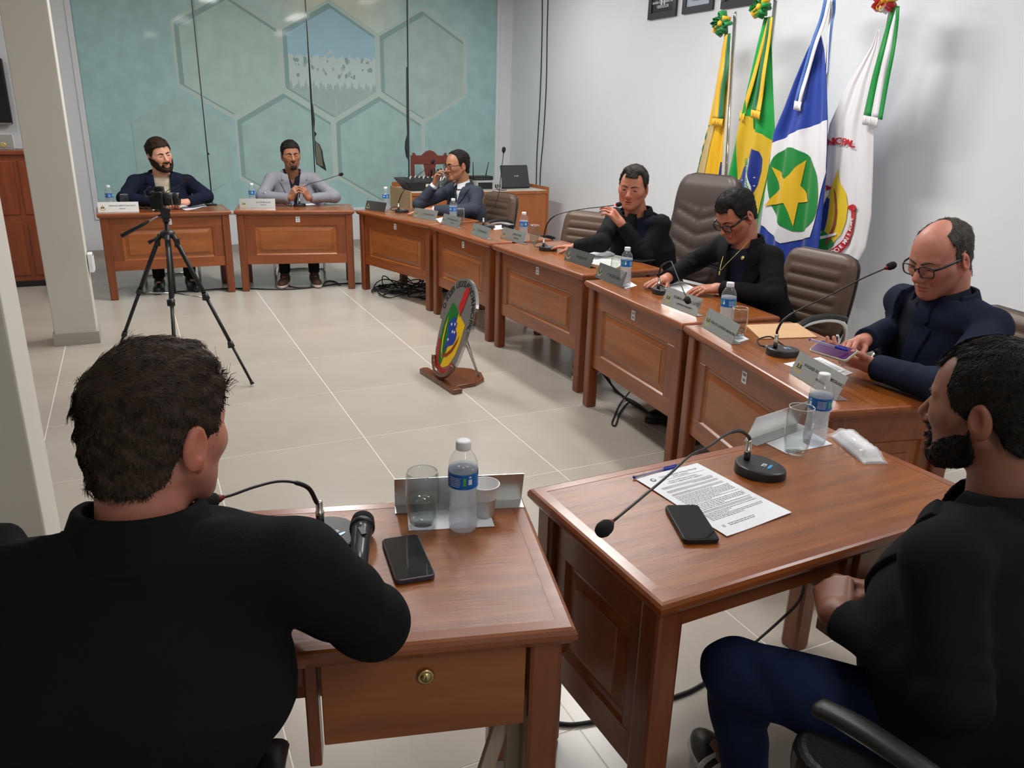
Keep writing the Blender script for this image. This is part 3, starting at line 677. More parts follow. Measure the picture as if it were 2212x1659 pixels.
# wrapped package on desk B
def package():
    q = [at(*c, T) for c in ((1795, 943), (1830, 936), (1920, 1000), (1862, 1004))]
    a = (q[0]+q[1])/2; b = (q[2]+q[3])/2; c = (a+b)/2; d = (b-a); L = d.length; d.normalize(); w = .060
    r = empty('wrapped_package', (c.x, c.y, T), math.atan2(d.y, d.x), 'long white package wrapped in clear crinkled plastic', 'package')
    rg = random.Random(11); m = MB(); nx, ny = 22, 9; hh = .028
    def bulk(k, inflate, rough):
        vs = []; fs = []
        for side in (1, 0):
            for i in range(nx+1):
                for j in range(ny+1):
                    x = (i/nx-.5)*L*.94*(1+inflate*.6); y = (j/ny-.5)*w*(1+inflate)
                    e = min(1, 6*min(i/nx, 1-i/nx)+.15)*min(1, 5*min(j/ny, 1-j/ny)+.15)
                    z = (hh*e*(1+inflate*.5) + rg.uniform(-1, 1)*rough) if side else .0006
                    vs.append((x, y, max(z, .0006)))
        n1 = (nx+1)*(ny+1)
        for i in range(nx):
            for j in range(ny): a0 = i*(ny+1)+j; fs.append((a0, a0+ny+1, a0+ny+2, a0+1)); fs.append((n1+a0, n1+a0+1, n1+a0+ny+2, n1+a0+ny+1))
        for i in range(nx):
            for j0 in (0, ny): a0 = i*(ny+1)+j0; fs.append((a0, n1+a0, n1+a0+ny+1, a0+ny+1) if j0 else (a0, a0+ny+1, n1+a0+ny+1, n1+a0))
        for j in range(ny):
            for i0 in (0, nx): a0 = i0*(ny+1)+j; fs.append((a0, a0+1, n1+a0+1, n1+a0) if i0 else (a0, n1+a0, n1+a0+1, a0+1))
        return vs, fs
    m.add(*bulk(0, 0, .0004), True); m.build('white_contents', mat('white_foam_board', sr(236, 236, 236), .6), r)
    m2 = MB(); m2.add(*bulk(1, .16, .0022), False); m2.build('plastic_wrap', thin_clear('crinkled_wrap', (.99, .99, 1), white=.28, gloss=1.5), r)
package()
# pens
def pen(p0, p1, label, capcol, rr=.0042, zoff=.0045, parent_z=None):
    a = p0 if isinstance(p0, Vector) else at(*p0, T); b = p1 if isinstance(p1, Vector) else at(*p1, T); d = b-a; L = d.length
    r = empty('ballpoint_pen', a, 0, label, 'pen', 'ballpoint pens')
    dn = d.normalized(); o = Vector((0, 0, zoff))
    P = lambda t: o+dn*(L*t)
    MB().tube([P(.03), P(.66)], rr*.85, 6).build('barrel', thin_clear('clear_barrel', (.96, .96, .98), white=.3, gloss=1), r)
    MB().tube([P(.05), P(.7)], rr*.35, 6).build('ink_tube', capcol, r)
    MB().tube([P(0), P(.03)], rr*.9, 8).build('end_plug', capcol, r)
    MB().tube([P(.66), P(.67), P(.92), P(1)], [rr*1.1, rr*1.15, rr, rr*.6], 10).build('cap', capcol, r)
    cl = [P(.68)+Vector((0, 0, rr*1.1)), P(.95)+Vector((0, 0, rr*1.2))]; MB().tube(cl, rr*.35, 6).build('clip', capcol, r)
m_bluecap = mat('blue_pen_plastic', sr(36, 52, 170), .35)
pen((1368, 1035), (1465, 1009), 'clear ballpoint pen with blue cap beside the agenda page', m_bluecap)
pen((703, 440.5), (683, 441.5), 'clear ballpoint pen beside the page under the clasped hands', m_bluecap)
# phones
def phone(q, label, body, scr, thick=.010, notch=False):
    P = [at(u, v, T) for (u, v) in q]; ex = (P[1]-P[0]+P[2]-P[3])/2; ey = (P[3]-P[0]+P[2]-P[1])/2; c = sum(P, Vector())/4
    w = ex.length; h = ey.length; ang = math.atan2(ey.y, ey.x)
    r = empty('smartphone', (c.x, c.y, T), ang-math.pi/2, label, 'phone', 'smartphones')
    MB().rbox((0, 0, thick/2+.0004), (w, h, thick), .010, 5).build('body', body, r, bevel=.0022, seg=3)
    s = MB().rbox((0, 0, thick+.0006), (w-.005, h-.006, .0008), .008, 5).build('screen', scr, r)
    if notch: MB().lathe([(0, 0), (.0022, 0), (.0022, .0004), (0, .0004)], 10, M=Matrix.Translation((0, -h/2+.006, thick+.0011))).build('camera_notch', MT['black'], s)
    MB().box((0, h/2-.0005, thick/2), (.009, .0022, .003)).build('port', MT['black'], r); MB().box((.02, h/2-.0005, thick/2), (.011, .0022, .0015)).build('speaker_slot', MT['black'], r)
    return r
m_purple = mat('purple_grey_case', sr(66, 58, 72), .35)
phone([(822, 1174), (905, 1162), (938, 1250), (858, 1268)], 'phone with purple grey rim beside the handheld microphone', m_purple, MT['screen'], .0105, True)
phone([(1437, 1103), (1504, 1096), (1551, 1170), (1481, 1181)], 'black phone lying across the corner of the agenda page', MT['black'], MT['screen'], .011)
phone([(440, 439), (459, 438), (470, 443), (447, 444)], 'dark phone lying near the end of the bearded man\'s desk', MT['black'], MT['screen'])
phone([(1365, 564), (1392, 558), (1412, 562), (1386, 568.5)], 'dark tablet phone lying beside the open notebook', MT['black'], MT['screen'])
# handheld microphone on desk A
def handheld():
    a = at(783, 1135, T+.026); b = at(772, 1245, T+.018); d = (b-a).normalized()
    r = empty('handheld_microphone', (a.x, a.y, T), 0, 'black handheld microphone with mesh head lying on the desk', 'microphone')
    A = a-Vector((a.x, a.y, T)); q = lambda t: A+d*t
    MB().tube([q(-.034), q(-.031), q(-.022), q(-.006), q(.004)], [.006, .016, .0235, .0255, .024], 24).build('mesh_head', MT['foam'], r)
    MB().tube([q(.002), q(.004), q(.012), q(.015)], [.0255, .0262, .0262, .0245], 24).build('collar', MT['black'], r)
    MB().tube([q(.015), q(.03), q(.12), q(.2)], [.0235, .021, .0185, .0165], 24).build('handle', mat('satin_black_handle', (.02, .021, .023), .28), r)
    s = d.cross(Vector((0, 0, 1))); u = s.cross(d).normalized()
    MB().box((0, 0, 0), (.010, .03, .004), M=Matrix.Translation(q(.055)+u*.0205-s*.003)).build('switch', MT['black'], r)
handheld()
# ------------------------------------------------------------------ name plates
MT['plate'] = mat('brushed_plate_steel', (.66, .66, .65), .34, metal=1.0, bump=(70, .02))
MT['plate_white'] = mat('white_plate', sr(222, 222, 222), .3, metal=.0)
MT['plate_dark'] = mat('dark_mirror_plate', (.34, .33, .32), .12, metal=1.0)
def plate(pl, pr, lines, label, material='plate', H=.086, tilt=20, crest=True, back=False):
    a = at(*pl, T); b = at(*pr, T); d = b-a; L = min(max(d.length, .25), .31); mid = (a+b)/2
    r = empty('name_plate', (mid.x, mid.y, T), math.atan2(d.y, d.x), label, 'name plate', 'metal name plates on the desks')
    t = math.radians(tilt); Mx = Matrix.Rotation(-t, 4, 'X')     # front faces local -y, leans back to +y
    mm = MT[material]
    MB().box((0, 0, H/2), (L, .0016, H), M=Mx).build('face', mm, r)
    MB().bbox((-L/2, 0, .0003), (L/2, .042, .0018)).build('foot', mm, r)
    if back: return r
    if crest:
        C = Mx @ Matrix.Translation((-L/2+.036, -.0012, H*.5)) @ Matrix.Rotation(math.pi/2, 4, 'X')
        arc = [(.026*math.cos(k), .026*math.sin(k)) for k in [math.pi*(1.08+.84*i/14) for i in range(15)]]+[(.019*math.cos(k), .019*math.sin(k)) for k in [math.pi*(1.92-.84*i/14) for i in range(15)]]
        vs, fs = fill2d(arc, .01); m = MB(); m.add([(p[0], p[1]-.004, 0) for p in vs], fs, M=C)
        vs, fs = fill2d([(-.003, -.008), (.003, -.008), (.004, .008), (.0, .026), (-.004, .008)], .01); m.add([(p[0], p[1], .0002) for p in vs], fs, M=C)
        m.build('crest', MT['gold'], r)
        m = MB(); vs, fs = fill2d([(-.014, -.012), (.014, -.012), (.012, .004), (-.012, .004)], .01); m.add([(p[0], p[1], .0001) for p in vs], fs, M=C); m.build('crest_field', mat_crestg, r)
    for (txt, sz, z, x) in lines:
        vs, fs = text_mesh(txt, sz, 'CENTER', .0002); m = MB(); m.add([(p[0]+x, p[1], 0) for p in vs], fs, M=Mx @ Matrix.Translation((.03, -.0012, H*z)) @ Matrix.Rotation(math.pi/2, 4, 'X')); m.build('lettering', MT['ink'], r)
    return r
mat_crestg = mat('crest_green', sr(70, 84, 50), .4)
plate((212, 459), (301, 457.5), [('GENALDO SERTETTAN NETO', .0155, .62, 0), ('VEREADOR', .010, .33, 0)], 'white name plate with a dark crest', 'plate_white')
plate((518, 449.5), (595, 449.5), [('ALVONIR ILHA', .019, .6, .02), ('VEREADOR', .011, .33, .02)], 'steel name plate in front of the man in the light grey suit')
plate((788, 452.5), (830.6, 458.5), [], 'dark mirror plate with a gold crest and no visible lettering', 'plate_dark')
plate((891, 469.5), (941, 477.5), [('2º SECRETÁRIO', .0215, .5, .01)], 'steel plate lettered 2º SECRETÁRIO')
plate((951, 482.5), (991, 494), [('MARC. ALEXANDRE DE SOUZA', .0135, .62, 0), ('VEREADOR', .010, .33, 0)], 'steel name plate in front of the bottle of the drinking man')
plate((1016, 505), (1052.5, 518), [('VICE-PRESIDENTE', .0205, .5, 0)], 'steel plate lettered VICE-PRESIDENTE')
plate((1080.5, 514.8), (1129.5, 528), [('JORGE VIDAL', .019, .62, .02), ('VEREADOR', .013, .33, .02)], 'steel name plate with two short lines beside the half full tumbler')
plate((1217.7, 561), (1275, 580), [('PRESIDENTE', .022, .5, .0)], 'dark plate lettered PRESIDENTE', 'plate_dark')
plate((1285, 598), (1342, 621.5), [('1º SECRETÁRIO', .0215, .45, .01)], 'dark plate lettered 1º SECRETÁRIO', 'plate_dark')
plate((1428.6, 655.5), (1503.7, 684), [('EDIMAR MARTINS LEITE', .018, .6, 0), ('SUPERVISOR VEREADOR', .011, .3, 0)], 'steel name plate behind the hanging microphone head')
plate((1515, 704.5), (1580, 744.5), [('LÍDER DO GOVERNO MUNICIPAL', .0155, .45, 0)], 'steel plate lettered LÍDER DO GOVERNO MUNICIPAL')
plate((1705.6, 805.5), (1806, 866), [('WAGNER RODRIGUES MEDRANO', .0155, .6, 0), ('VEREADOR', .011, .32, 0)], 'steel name plate in front of the balding man in navy')
plate((1720, 915), (1608, 953.5), [], 'steel name plate seen from behind, next to the empty tumbler', back=True)
plate((1125.6, 1078.5), (853, 1092), [], 'steel name plate seen from behind, next to the half full tumbler', back=True)
# ------------------------------------------------------------------ gooseneck microphones
def mic(conn, key, neck, label, ztip=None, head=True, cable=True, lit=False, axis=None, thin=False, planeto=None):
    """conn: pixel where the plug meets the base; neck: pixels along the neck up to the head"""
    c = at(*conn, T+.026); ax = axis if axis is not None else DESK[key]['n']; ax = Vector(ax).normalized(); sd = Vector((-ax.y, ax.x, 0))
    r = empty('gooseneck_microphone', (c.x+ax.x*.035, c.y+ax.y*.035, T), 0, label, 'microphone', 'gooseneck desk microphones')
    O = Vector(r.location)
    Mx = Matrix(((ax.x, sd.x, 0, 0), (ax.y, sd.y, 0, 0), (0, 0, 1, 0), (0, 0, 0, 1)))
    egg = [(.068*math.cos(a)*(1 if math.cos(a) > 0 else .92), .056*math.sin(a)*(1-.10*math.cos(a))) for a in [2*math.pi*k/36 for k in range(36)]]
    lv = [(0, 1.0), (.004, 1.0), (.016, .985), (.0185, .96), (.0205, .90)]
    m = MB(); vs = []; fs = []; n = len(egg)
    for (z, s) in lv:
        for p in egg: vs.append((p[0]*s, p[1]*s, .0004+z + (.007*(.5-p[0]/.136) if z > .01 else 0)))
    for q in range(len(lv)-1):
        for i in range(n): j = (i+1) % n; fs.append((q*n+i, q*n+j, (q+1)*n+j, (q+1)*n+i))
    fs.append(tuple(range(n-1, -1, -1))); fs.append(tuple(range((len(lv)-1)*n, len(lv)*n)))
    m.add(vs, fs, False, Mx); bs = m.build('base', mat_micbase, r, bevel=0)
    # printed mark and touch button
    vs, fs = text_mesh('TSI', .015, 'CENTER', .0004)
    top = lambda x: .0004+.0205+.007*(.5-x/.136)
    Mt = Mx @ Matrix.Translation((.012, 0, top(.012)+.0006)) @ Matrix.Rotation(math.pi/2, 4, 'Z')
    m = MB(); m.add(vs, fs, M=Mt); m.build('mark', MT['white_print'], bs)
    m = MB(); vs = [(.016*math.cos(a), .0042*math.sin(a), 0) for a in [2*math.pi*k/20 for k in range(20)]]; m.add(vs, [tuple(range(20))], M=Mx @ Matrix.Translation((.026, 0, top(.026)+.0007)) @ Matrix.Rotation(math.pi/2, 4, 'Z')); m.build('touch_button', mat_btn, bs)
    cl = c-O
    MB().tube([cl+Vector((0, 0, -.006)), cl+Vector((0, 0, .022))], .0085, 14).build('plug_boot', MT['black'], r)
    pg = MB().tube([cl+Vector((0, 0, .022)), cl+Vector((0, 0, .024)), cl+Vector((0, 0, .03)), cl+Vector((0, 0, .031)), cl+Vector((0, 0, .052)), cl+Vector((0, 0, .056))], [.0085, .0092, .0092, .0075, .0072, .005], 14).build('plug', mat_plug, r)
    p0 = c+Vector((0, 0, .054))
    if planeto: ref = planeto
    elif ztip: ref = at(*neck[-1], ztip)
    else: ref = None
    if ref is not None: h = ref-p0; nrm = Vector((-h.y, h.x, 0)).normalized()
    else: nrm = Vector((p0.x, p0.y, 0)).normalized()
    pts = [onplane(u, v, p0, nrm) for (u, v) in neck]
    path = catmull([p0]+pts, 6); path = [p-O for p in path]; n = len(path)
    rad = [(.0048 if k < n*.42 else .0028) if not thin else .0030 for k in range(n)]
    MB().tube(path, rad, 10).build('gooseneck', MT['black'], r)
    if head:
        e = path[-1]; d = (path[-1]-path[-3]).normalized(); q = lambda t: e+d*t
        MB().tube([q(-.004), q(.004), q(.012)], [.0035, .0075, .0085], 16).build('ring', mat_lit if lit else MT['red_ring'], r)
        MB().tube([q(.008), q(.011), q(.018), q(.032), q(.042), q(.048)], [.006, .0118, .0145, .0155, .0122, .004], 18).build('foam_head', MT['foam'], r)
    if cable:
        b0 = -sd*.0-ax*.03+sd*.05
        MB().tube([sd*.048-ax*.02+Vector((0, 0, .011)), sd*.075-ax*.03+Vector((0, 0, .011))], [.0075, .0065], 12).build('cable_plug', mat_plug, r)
        MB().tube(catmull([sd*.074-ax*.03+Vector((0, 0, .011)), sd*.1-ax*.04+Vector((0, 0, .010)), sd*.135-ax*.03+Vector((0, 0, .022)), sd*.13+ax*.02+Vector((0, 0, .034)), sd*.09+ax*.045+Vector((0, 0, .016)), sd*.05+ax*.06+Vector((0, 0, .0035))], 6), [.006]*3+[.0032]*28, 8).build('cable', MT['rubber'], r)
    return r
mat_micbase = mat('microphone_base_plastic', (.022, .023, .025), .38)
mat_plug = mat('nickel_plug', (.62, .58, .50), .28, metal=1.0)
mat_btn = mat('blue_touch_button', sr(60, 150, 210), .25)
mat_lit = mat('red_lit_ring', sr(255, 40, 40), .4, emit=((1, .05, .05), 4.0))
mic((1613, 993), 'B', [(1618, 945), (1606, 934), (1590, 931), (1565, 941), (1530, 965), (1490, 985), (1440, 1030), (1322, 1128)], 'gooseneck microphone bending down over the agenda page', ztip=T+.115, cable=False, axis=(.55, -1, 0))
mic((692, 1132), 'A', [(684, 1085), (668, 1056), (640, 1043), (600, 1040), (550, 1052), (505, 1068), (480, 1075)], 'gooseneck microphone beside the handheld microphone', ztip=T+.16, cable=False, axis=(.5, -1, 0))
mic((1674, 752), 'C', [(1680, 712), (1694, 690), (1730, 667), (1780, 644), (1860, 603), (1912, 580)], 'gooseneck microphone pointing at the mouth of the balding man in navy', ztip=1.06)
mic((1422, 623.5), 'D', [(1423, 600), (1427, 578), (1436, 569), (1448, 564.5), (1453, 571), (1467, 606), (1482, 641)], 'gooseneck microphone bent over into a hook with its head hanging', ztip=T+.08)
mic((1044, 486), 'F', [(1045, 463), (1050, 456.5), (1062, 449), (1073, 435), (1078, 415), (1081, 387), (1086, 345), (1087.5, 331)], 'tall upright gooseneck microphone with no one behind it')
mic((860.8, 452.8), 'G', [(862, 434), (866, 423), (875, 408.5), (900, 381), (925, 361.5), (931, 355)], 'gooseneck microphone pointing at the man drinking from a glass')
mic((647, 440), 'H', [(647, 420), (650, 411), (657, 403.5), (670, 396.5), (694, 390.5), (731, 378.5)], 'gooseneck microphone in front of the clasped hands of the grey suited man')
mic((349, 450), 'I', [(350, 431), (354.5, 421), (362, 411.5), (374, 406), (388.5, 399.4), (399, 391)], 'gooseneck microphone in front of the bearded smiling man', thin=True)
# handy black case on desk F
bxp = at(1097, 494, T); bc = empty('black_case', (bxp.x, bxp.y, T), .2, 'small black case beside the plate with two short lines', 'case')
MB().rbox((0, 0, .018), (.06, .1, .035), .008).build('case_body', MT['black'], bc, bevel=.004); MB().rbox((0, 0, .0365), (.058, .098, .003), .008).build('case_lid', mat('grey_lid', (.25, .25, .26), .4), bc)
# ------------------------------------------------------------------ implicit-surface modelling for the people
F32 = np.float32
def V3(*a): return np.array(a, dtype=np.float64)
def cap(P, a, b, ra, rb=None, sc=None, waves=None):
    """tapered capsule; sc squeezes space per axis; waves=(amp,freq,t0,width) cloth rings"""
    rb = ra if rb is None else rb
    a = np.asarray(a, F32); b = np.asarray(b, F32)
    if sc is not None: s = np.asarray(sc, F32); P = P*s; a = a*s; b = b*s
    ab = b-a; t = np.clip(((P-a) @ ab)/max(float(ab @ ab), 1e-9), 0, 1)
    q = P-a-t[:, None]*ab; d = np.sqrt(np.einsum('ij,ij->i', q, q))-(ra+t*(rb-ra))
    if waves is not None:
        am, fr, t0, wd = waves; d = d-am*np.sin(t*fr+3*np.sin(P[:, 0]*22+P[:, 2]*17))*np.exp(-((t-t0)/wd)**2)
    return d
def ell(P, c, r, R=None):
    q = P-np.asarray(c, F32)
    if R is not None: q = q @ np.asarray(R, F32)
    r = np.asarray(r, F32); a = q/r; k0 = np.sqrt(np.einsum('ij,ij->i', a, a)); b = a/r; k1 = np.sqrt(np.einsum('ij,ij->i', b, b))
    return k0*(k0-1)/np.maximum(k1, 1e-6)
def smin(a, b, k): h = np.clip(.5+.5*(b-a)/k, 0, 1); return b+(a-b)*h-k*h*(1-h)
def smax(a, b, k): return -smin(-a, -b, k)
def wob(P, f, s=0.0):
    x, y, z = P[:, 0]*f+s, P[:, 1]*f+s*1.7, P[:, 2]*f-s
    return (np.sin(x+1.7*np.sin(.7*y+z*.9))+np.sin(1.3*y+1.3*np.sin(.8*z-x*.6))+np.sin(1.1*z+1.5*np.sin(.9*x+y*.5)))/3
def surf(f, lo, hi, h, newton=1):
    """naive surface nets on a sparse grid -> (verts, quads)"""
    lo = np.asarray(lo, np.float64); hi = np.asarray(hi, np.float64); B = 8
    nb = np.maximum(1, np.ceil((hi-lo)/(h*B)).astype(int)); n = nb*B+1
    bc = np.stack(np.meshgrid(*[np.arange(k) for k in nb], indexing='ij'), -1).reshape(-1, 3)
    ctr = lo+(bc+.5)*B*h; d0 = f(ctr.astype(F32))
    val = np.empty(tuple(n), F32)
    sg = np.where(d0 < 0, -1.0, 1.0).reshape(tuple(nb)); big = np.repeat(np.repeat(np.repeat(sg, B, 0), B, 1), B, 2)
    val[:-1, :-1, :-1] = big; val[-1] = 1; val[:, -1] = 1; val[:, :, -1] = 1
    act = bc[np.abs(d0) < h*B*.87*1.55+.012]
    if len(act) == 0: return np.zeros((0, 3)), np.zeros((0, 4), int)
    off = np.stack(np.meshgrid(*[np.arange(B+1)]*3, indexing='ij'), -1).reshape(-1, 3)
    for i in range(0, len(act), 400):
        idx = (act[i:i+400, None, :]*B+off[None]).reshape(-1, 3); v = f((lo+idx*h).astype(F32)); val[idx[:, 0], idx[:, 1], idx[:, 2]] = v
    ins = val < 0
    cnt = np.zeros(tuple(n-1), np.int8)
    for dx in (0, 1):
        for dy in (0, 1):
            for dz in (0, 1): cnt += ins[dx:n[0]-1+dx, dy:n[1]-1+dy, dz:n[2]-1+dz]
    mix = (cnt > 0) & (cnt < 8); cells = np.argwhere(mix); vid = np.full(tuple(n-1), -1, np.int64); vid[mix] = np.arange(len(cells))
    cv = np.empty((len(cells), 8)); cs = [(dx, dy, dz) for dx in (0, 1) for dy in (0, 1) for dz in (0, 1)]
    for k, (dx, dy, dz) in enumerate(cs): cv[:, k] = val[cells[:, 0]+dx, cells[:, 1]+dy, cells[:, 2]+dz]
    acc = np.zeros((len(cells), 3)); num = np.zeros(len(cells)); C = np.array(cs, float)
    for a in range(8):
        for b in range(a+1, 8):
            if np.abs(C[a]-C[b]).sum() != 1: continue
            m = (cv[:, a] < 0) != (cv[:, b] < 0); t = np.where(m, cv[:, a]/np.where(m, cv[:, a]-cv[:, b], 1), 0)
            acc += np.where(m[:, None], C[a]+(C[b]-C[a])*t[:, None], 0); num += m
    V = lo+(cells+acc/num[:, None])*h
    quads = []
    for ax in range(3):
        u, w = [(1, 2), (2, 0), (0, 1)][ax]
        s0 = [slice(None)]*3; s1 = [slice(None)]*3; s0[ax] = slice(0, n[ax]-1); s1[ax] = slice(1, n[ax])
        A = ins[tuple(s0)]; Bv = ins[tuple(s1)]; e = np.argwhere(A != Bv)
        e = e[(e[:, u] > 0) & (e[:, w] > 0) & (e[:, u] < n[u]-1) & (e[:, w] < n[w]-1)]
        if not len(e): continue
        flip = A[e[:, 0], e[:, 1], e[:, 2]]
        def g(du, dw): q = e.copy(); q[:, u] -= du; q[:, w] -= dw; return vid[q[:, 0], q[:, 1], q[:, 2]]
        Q = np.stack([g(1, 1), g(0, 1), g(0, 0), g(1, 0)], 1); Q[~flip] = Q[~flip][:, ::-1]; quads.append(Q)
    Q = np.concatenate(quads); Q = Q[(Q >= 0).all(1)]
    for _ in range(newton):
        e = h*.4; d = f(V.astype(F32)); g = np.stack([f((V+np.eye(3)[k]*e).astype(F32))-d for k in range(3)], 1)/e
        gl = (g*g).sum(1); st = -(d/np.maximum(gl, .3))[:, None]*g; ln = np.sqrt((st*st).sum(1)); st *= np.minimum(1, h*.6/np.maximum(ln, 1e-9))[:, None]; V = V+st
    return V, Q
def mesh_np(name, parts, material, parent, cols=None):
    vs = np.concatenate([p[0] for p in parts]); fs = []; o = 0
    for p in parts: fs.append(p[1]+o); o += len(p[0])
    fs = np.concatenate(fs); me = bpy.data.meshes.new(name); me.vertices.add(len(vs)); me.vertices.foreach_set('co', vs.astype(F32).ravel())
    k = fs.shape[1]; me.loops.add(fs.size); me.loops.foreach_set('vertex_index', fs.ravel().astype(np.int32)); me.polygons.add(len(fs))
    me.polygons.foreach_set('loop_start', np.arange(0, fs.size, k, dtype=np.int32)); me.update(calc_edges=True); me.validate()
    me.polygons.foreach_set('use_smooth', np.ones(len(me.polygons), bool))
    if cols is not None:
        ca = me.color_attributes.new('tone', 'FLOAT_COLOR', 'POINT'); c4 = np.ones((len(vs), 4), F32); c4[:, :3] = cols; ca.data.foreach_set('color', c4.ravel())
    me.materials.append(material); o = bpy.data.objects.new(name, me); COL.objects.link(o); o.parent = parent; return o
def skin_mat(name):
    m = bpy.data.materials.new(name); m.use_nodes = True; nt = m.node_tree; N = nt.nodes; L = nt.links; b = N['Principled BSDF']
    at_ = N.new('ShaderNodeVertexColor'); at_.layer_name = 'tone'; tc = N.new('ShaderNodeTexCoord')
    n = N.new('ShaderNodeTexNoise'); n.inputs['Scale'].default_value = 55; n.inputs['Detail'].default_value = 4; L.new(tc.outputs['Object'], n.inputs['Vector'])
    mr = N.new('ShaderNodeMapRange'); mr.inputs['To Min'].default_value = .86; mr.inputs['To Max'].default_value = 1.14; L.new(n.outputs['Fac'], mr.inputs['Value'])
    sc = N.new('ShaderNodeVectorMath'); sc.operation = 'SCALE'; L.new(at_.outputs['Color'], sc.inputs[0]); L.new(mr.outputs['Result'], sc.inputs['Scale']); L.new(sc.outputs['Vector'], b.inputs['Base Color'])
    b.inputs['Roughness'].default_value = .46; b.inputs['Specular IOR Level'].default_value = .45
    b.inputs['Subsurface Weight'].default_value = .12; b.inputs['Subsurface Radius'].default_value = (.010, .004, .002); b.inputs['Subsurface Scale'].default_value = 1.0
    n2 = N.new('ShaderNodeTexNoise'); n2.inputs['Scale'].default_value = 420; L.new(tc.outputs['Object'], n2.inputs['Vector'])
    bp = N.new('ShaderNodeBump'); bp.inputs['Strength'].default_value = .12; bp.inputs['Distance'].default_value = .002; L.new(n2.outputs['Fac'], bp.inputs['Height']); L.new(bp.outputs['Normal'], b.inputs['Normal'])
    return m
SKIN = skin_mat('skin')
def cloth(name, col, rough=.85, scale=260, amt=.12, sheen=.0): return mat(name, col, rough, spec=.16, bump=(scale, .22), vary=(5, amt), sheen=sheen)
def hair_mat(name, col, rough=.5):
    return mat(name, col, rough+.12, spec=.22, bump=(170, .6, 2), vary=(60, .35))
def rotm(yaw=0, pitch=0, roll=0):
    """head axes: yaw + turns to the person's left, pitch + looks down, roll + leans to the person's right"""
    return np.array((Matrix.Rotation(math.radians(yaw), 3, 'Z') @ Matrix.Rotation(math.radians(-pitch), 3, 'X') @ Matrix.Rotation(math.radians(roll), 3, 'Y')))
def interp(x, xs, ys): return np.interp(x, xs, ys).astype(F32)
def head_sdf(Q, o):
    """Q head-local metres (x right, y forward, z up; eye line z=0)"""
    fat = o.get('fat', 0.0); ax = np.abs(Q[:, 0]); S = Q.copy(); S[:, 0] = ax
    jw = o.get('jaw', 0.0)
    d = ell(Q, (0, -.014, .036), (.0755, .097, .084))
    d = smin(d, ell(Q, (0, .030, .0), (.0655+fat*.3, .062, .092)), .03)
    d = smin(d, ell(Q, (0, .030, -.068), (.057+fat+jw, .056, .050+fat*.5)), .03)
    d = smin(d, cap(Q, (0, .072, -.102), (0, .066, -.098), .020+fat*.3), .02)
    d = smin(d, cap(S, (.058+fat+jw, -.002, -.045), (.020, .066, -.098), .016), .025)
    d = smin(d, cap(S, (.040, .060, -.020), (.050, .040, -.015), .024+fat*.4), .02)
    d = smin(d, cap(S, (.012, .084, .021), (.044, .070, .019), .0095), .012)
    d = smax(d, -ell(S, (.0315, .1065, -.001), (.0185, .018, .0125)), .010)
    nl = o.get('nose', 1.0)
    d = smin(d, cap(Q, (0, .086, .010), (0, .110*nl if nl < 1 else .110+.01*(nl-1), -.031), .0075, .0125), .010)
    d = smin(d, cap(S, (.012, .094, -.038), (.004, .102, -.040), .0088*nl), .008)
    eo = o.get('eye', .5)       # lid opening
    d = smin(d, ell(S, (.0315, .0765, -.001), (.0165, .0135, .0135)), .004)
    if eo > 0: d = smax(d, -ell(S, (.0315, .0930, -.002-.002*(1-eo)), (.0125, .010, .0022+.0040*eo)), .0015)
    d = smin(d, ell(S, (.007, .0895, -.0635), (.018, .0095, .0050)), .006); d = smin(d, ell(Q, (0, .0885, -.0755), (.019, .0105, .0060)), .006)
    mo = o.get('mouth', 0.0); sm = o.get('smile', 0.0)
    d = smax(d, -ell(Q-np.stack([0*ax, -ax*.25, ax*sm], 1).astype(F32), (0, .101, -.0695), (.024, .012, .0013+.006*mo)), .003)
    d = smax(d, -cap(S, (.021, .090, -.046), (.031, .080, -.070), .0018), .006)
    # ears
    E = np.array([[.96, .25, 0], [-.25, .96, .12], [.03, -.12, .99]])
    e = ell(S, (.0795, -.016, -.010), (.0085, .0185, .0320), E); e = smin(e, ell(S, (.0760, -.006, -.036), (.0075, .010, .011)), .006)
    e = smax(e, -ell(S, (.0880, -.011, -.004), (.0065, .0105, .0200), E), .004)
    e = smin(e, cap(S, (.074, -.004, -.008), (.078, -.004, -.018), .0055), .004)
    d = smin(d, e, .005)
    return d
def skull(Q, o): 
    fat = o.get('fat', 0.0)
    d = ell(Q, (0, -.014, .036), (.0755, .097, .084)); d = smin(d, ell(Q, (0, .030, .0), (.0655+fat*.3, .062, .092)), .03)
    d = smin(d, cap(Q, (0, -.045, -.02), (0, -.045, -.12), .058), .03)
    return d
HAIRLINE = dict(full=([-.2, -.075, -.050, -.030, -.022, .004, .010, .028, .055, .075, .12], [-.070, -.066, -.052, -.012, .006, .006, -.018, -.012, .060, .070, .075]),
                receding=([-.2, -.075, -.050, -.030, -.022, .004, .010, .020, .036, .055, .12], [-.075, -.072, -.060, -.015, .006, .006, -.008, -.004, .085, .108, .13]),
                bald=([-.2, -.075, -.050, -.030, -.022, .004, .010, .018, .024, .04, .12], [-.088, -.085, -.070, -.020, .006, .006, -.024, -.016, .10, .14, .16]))
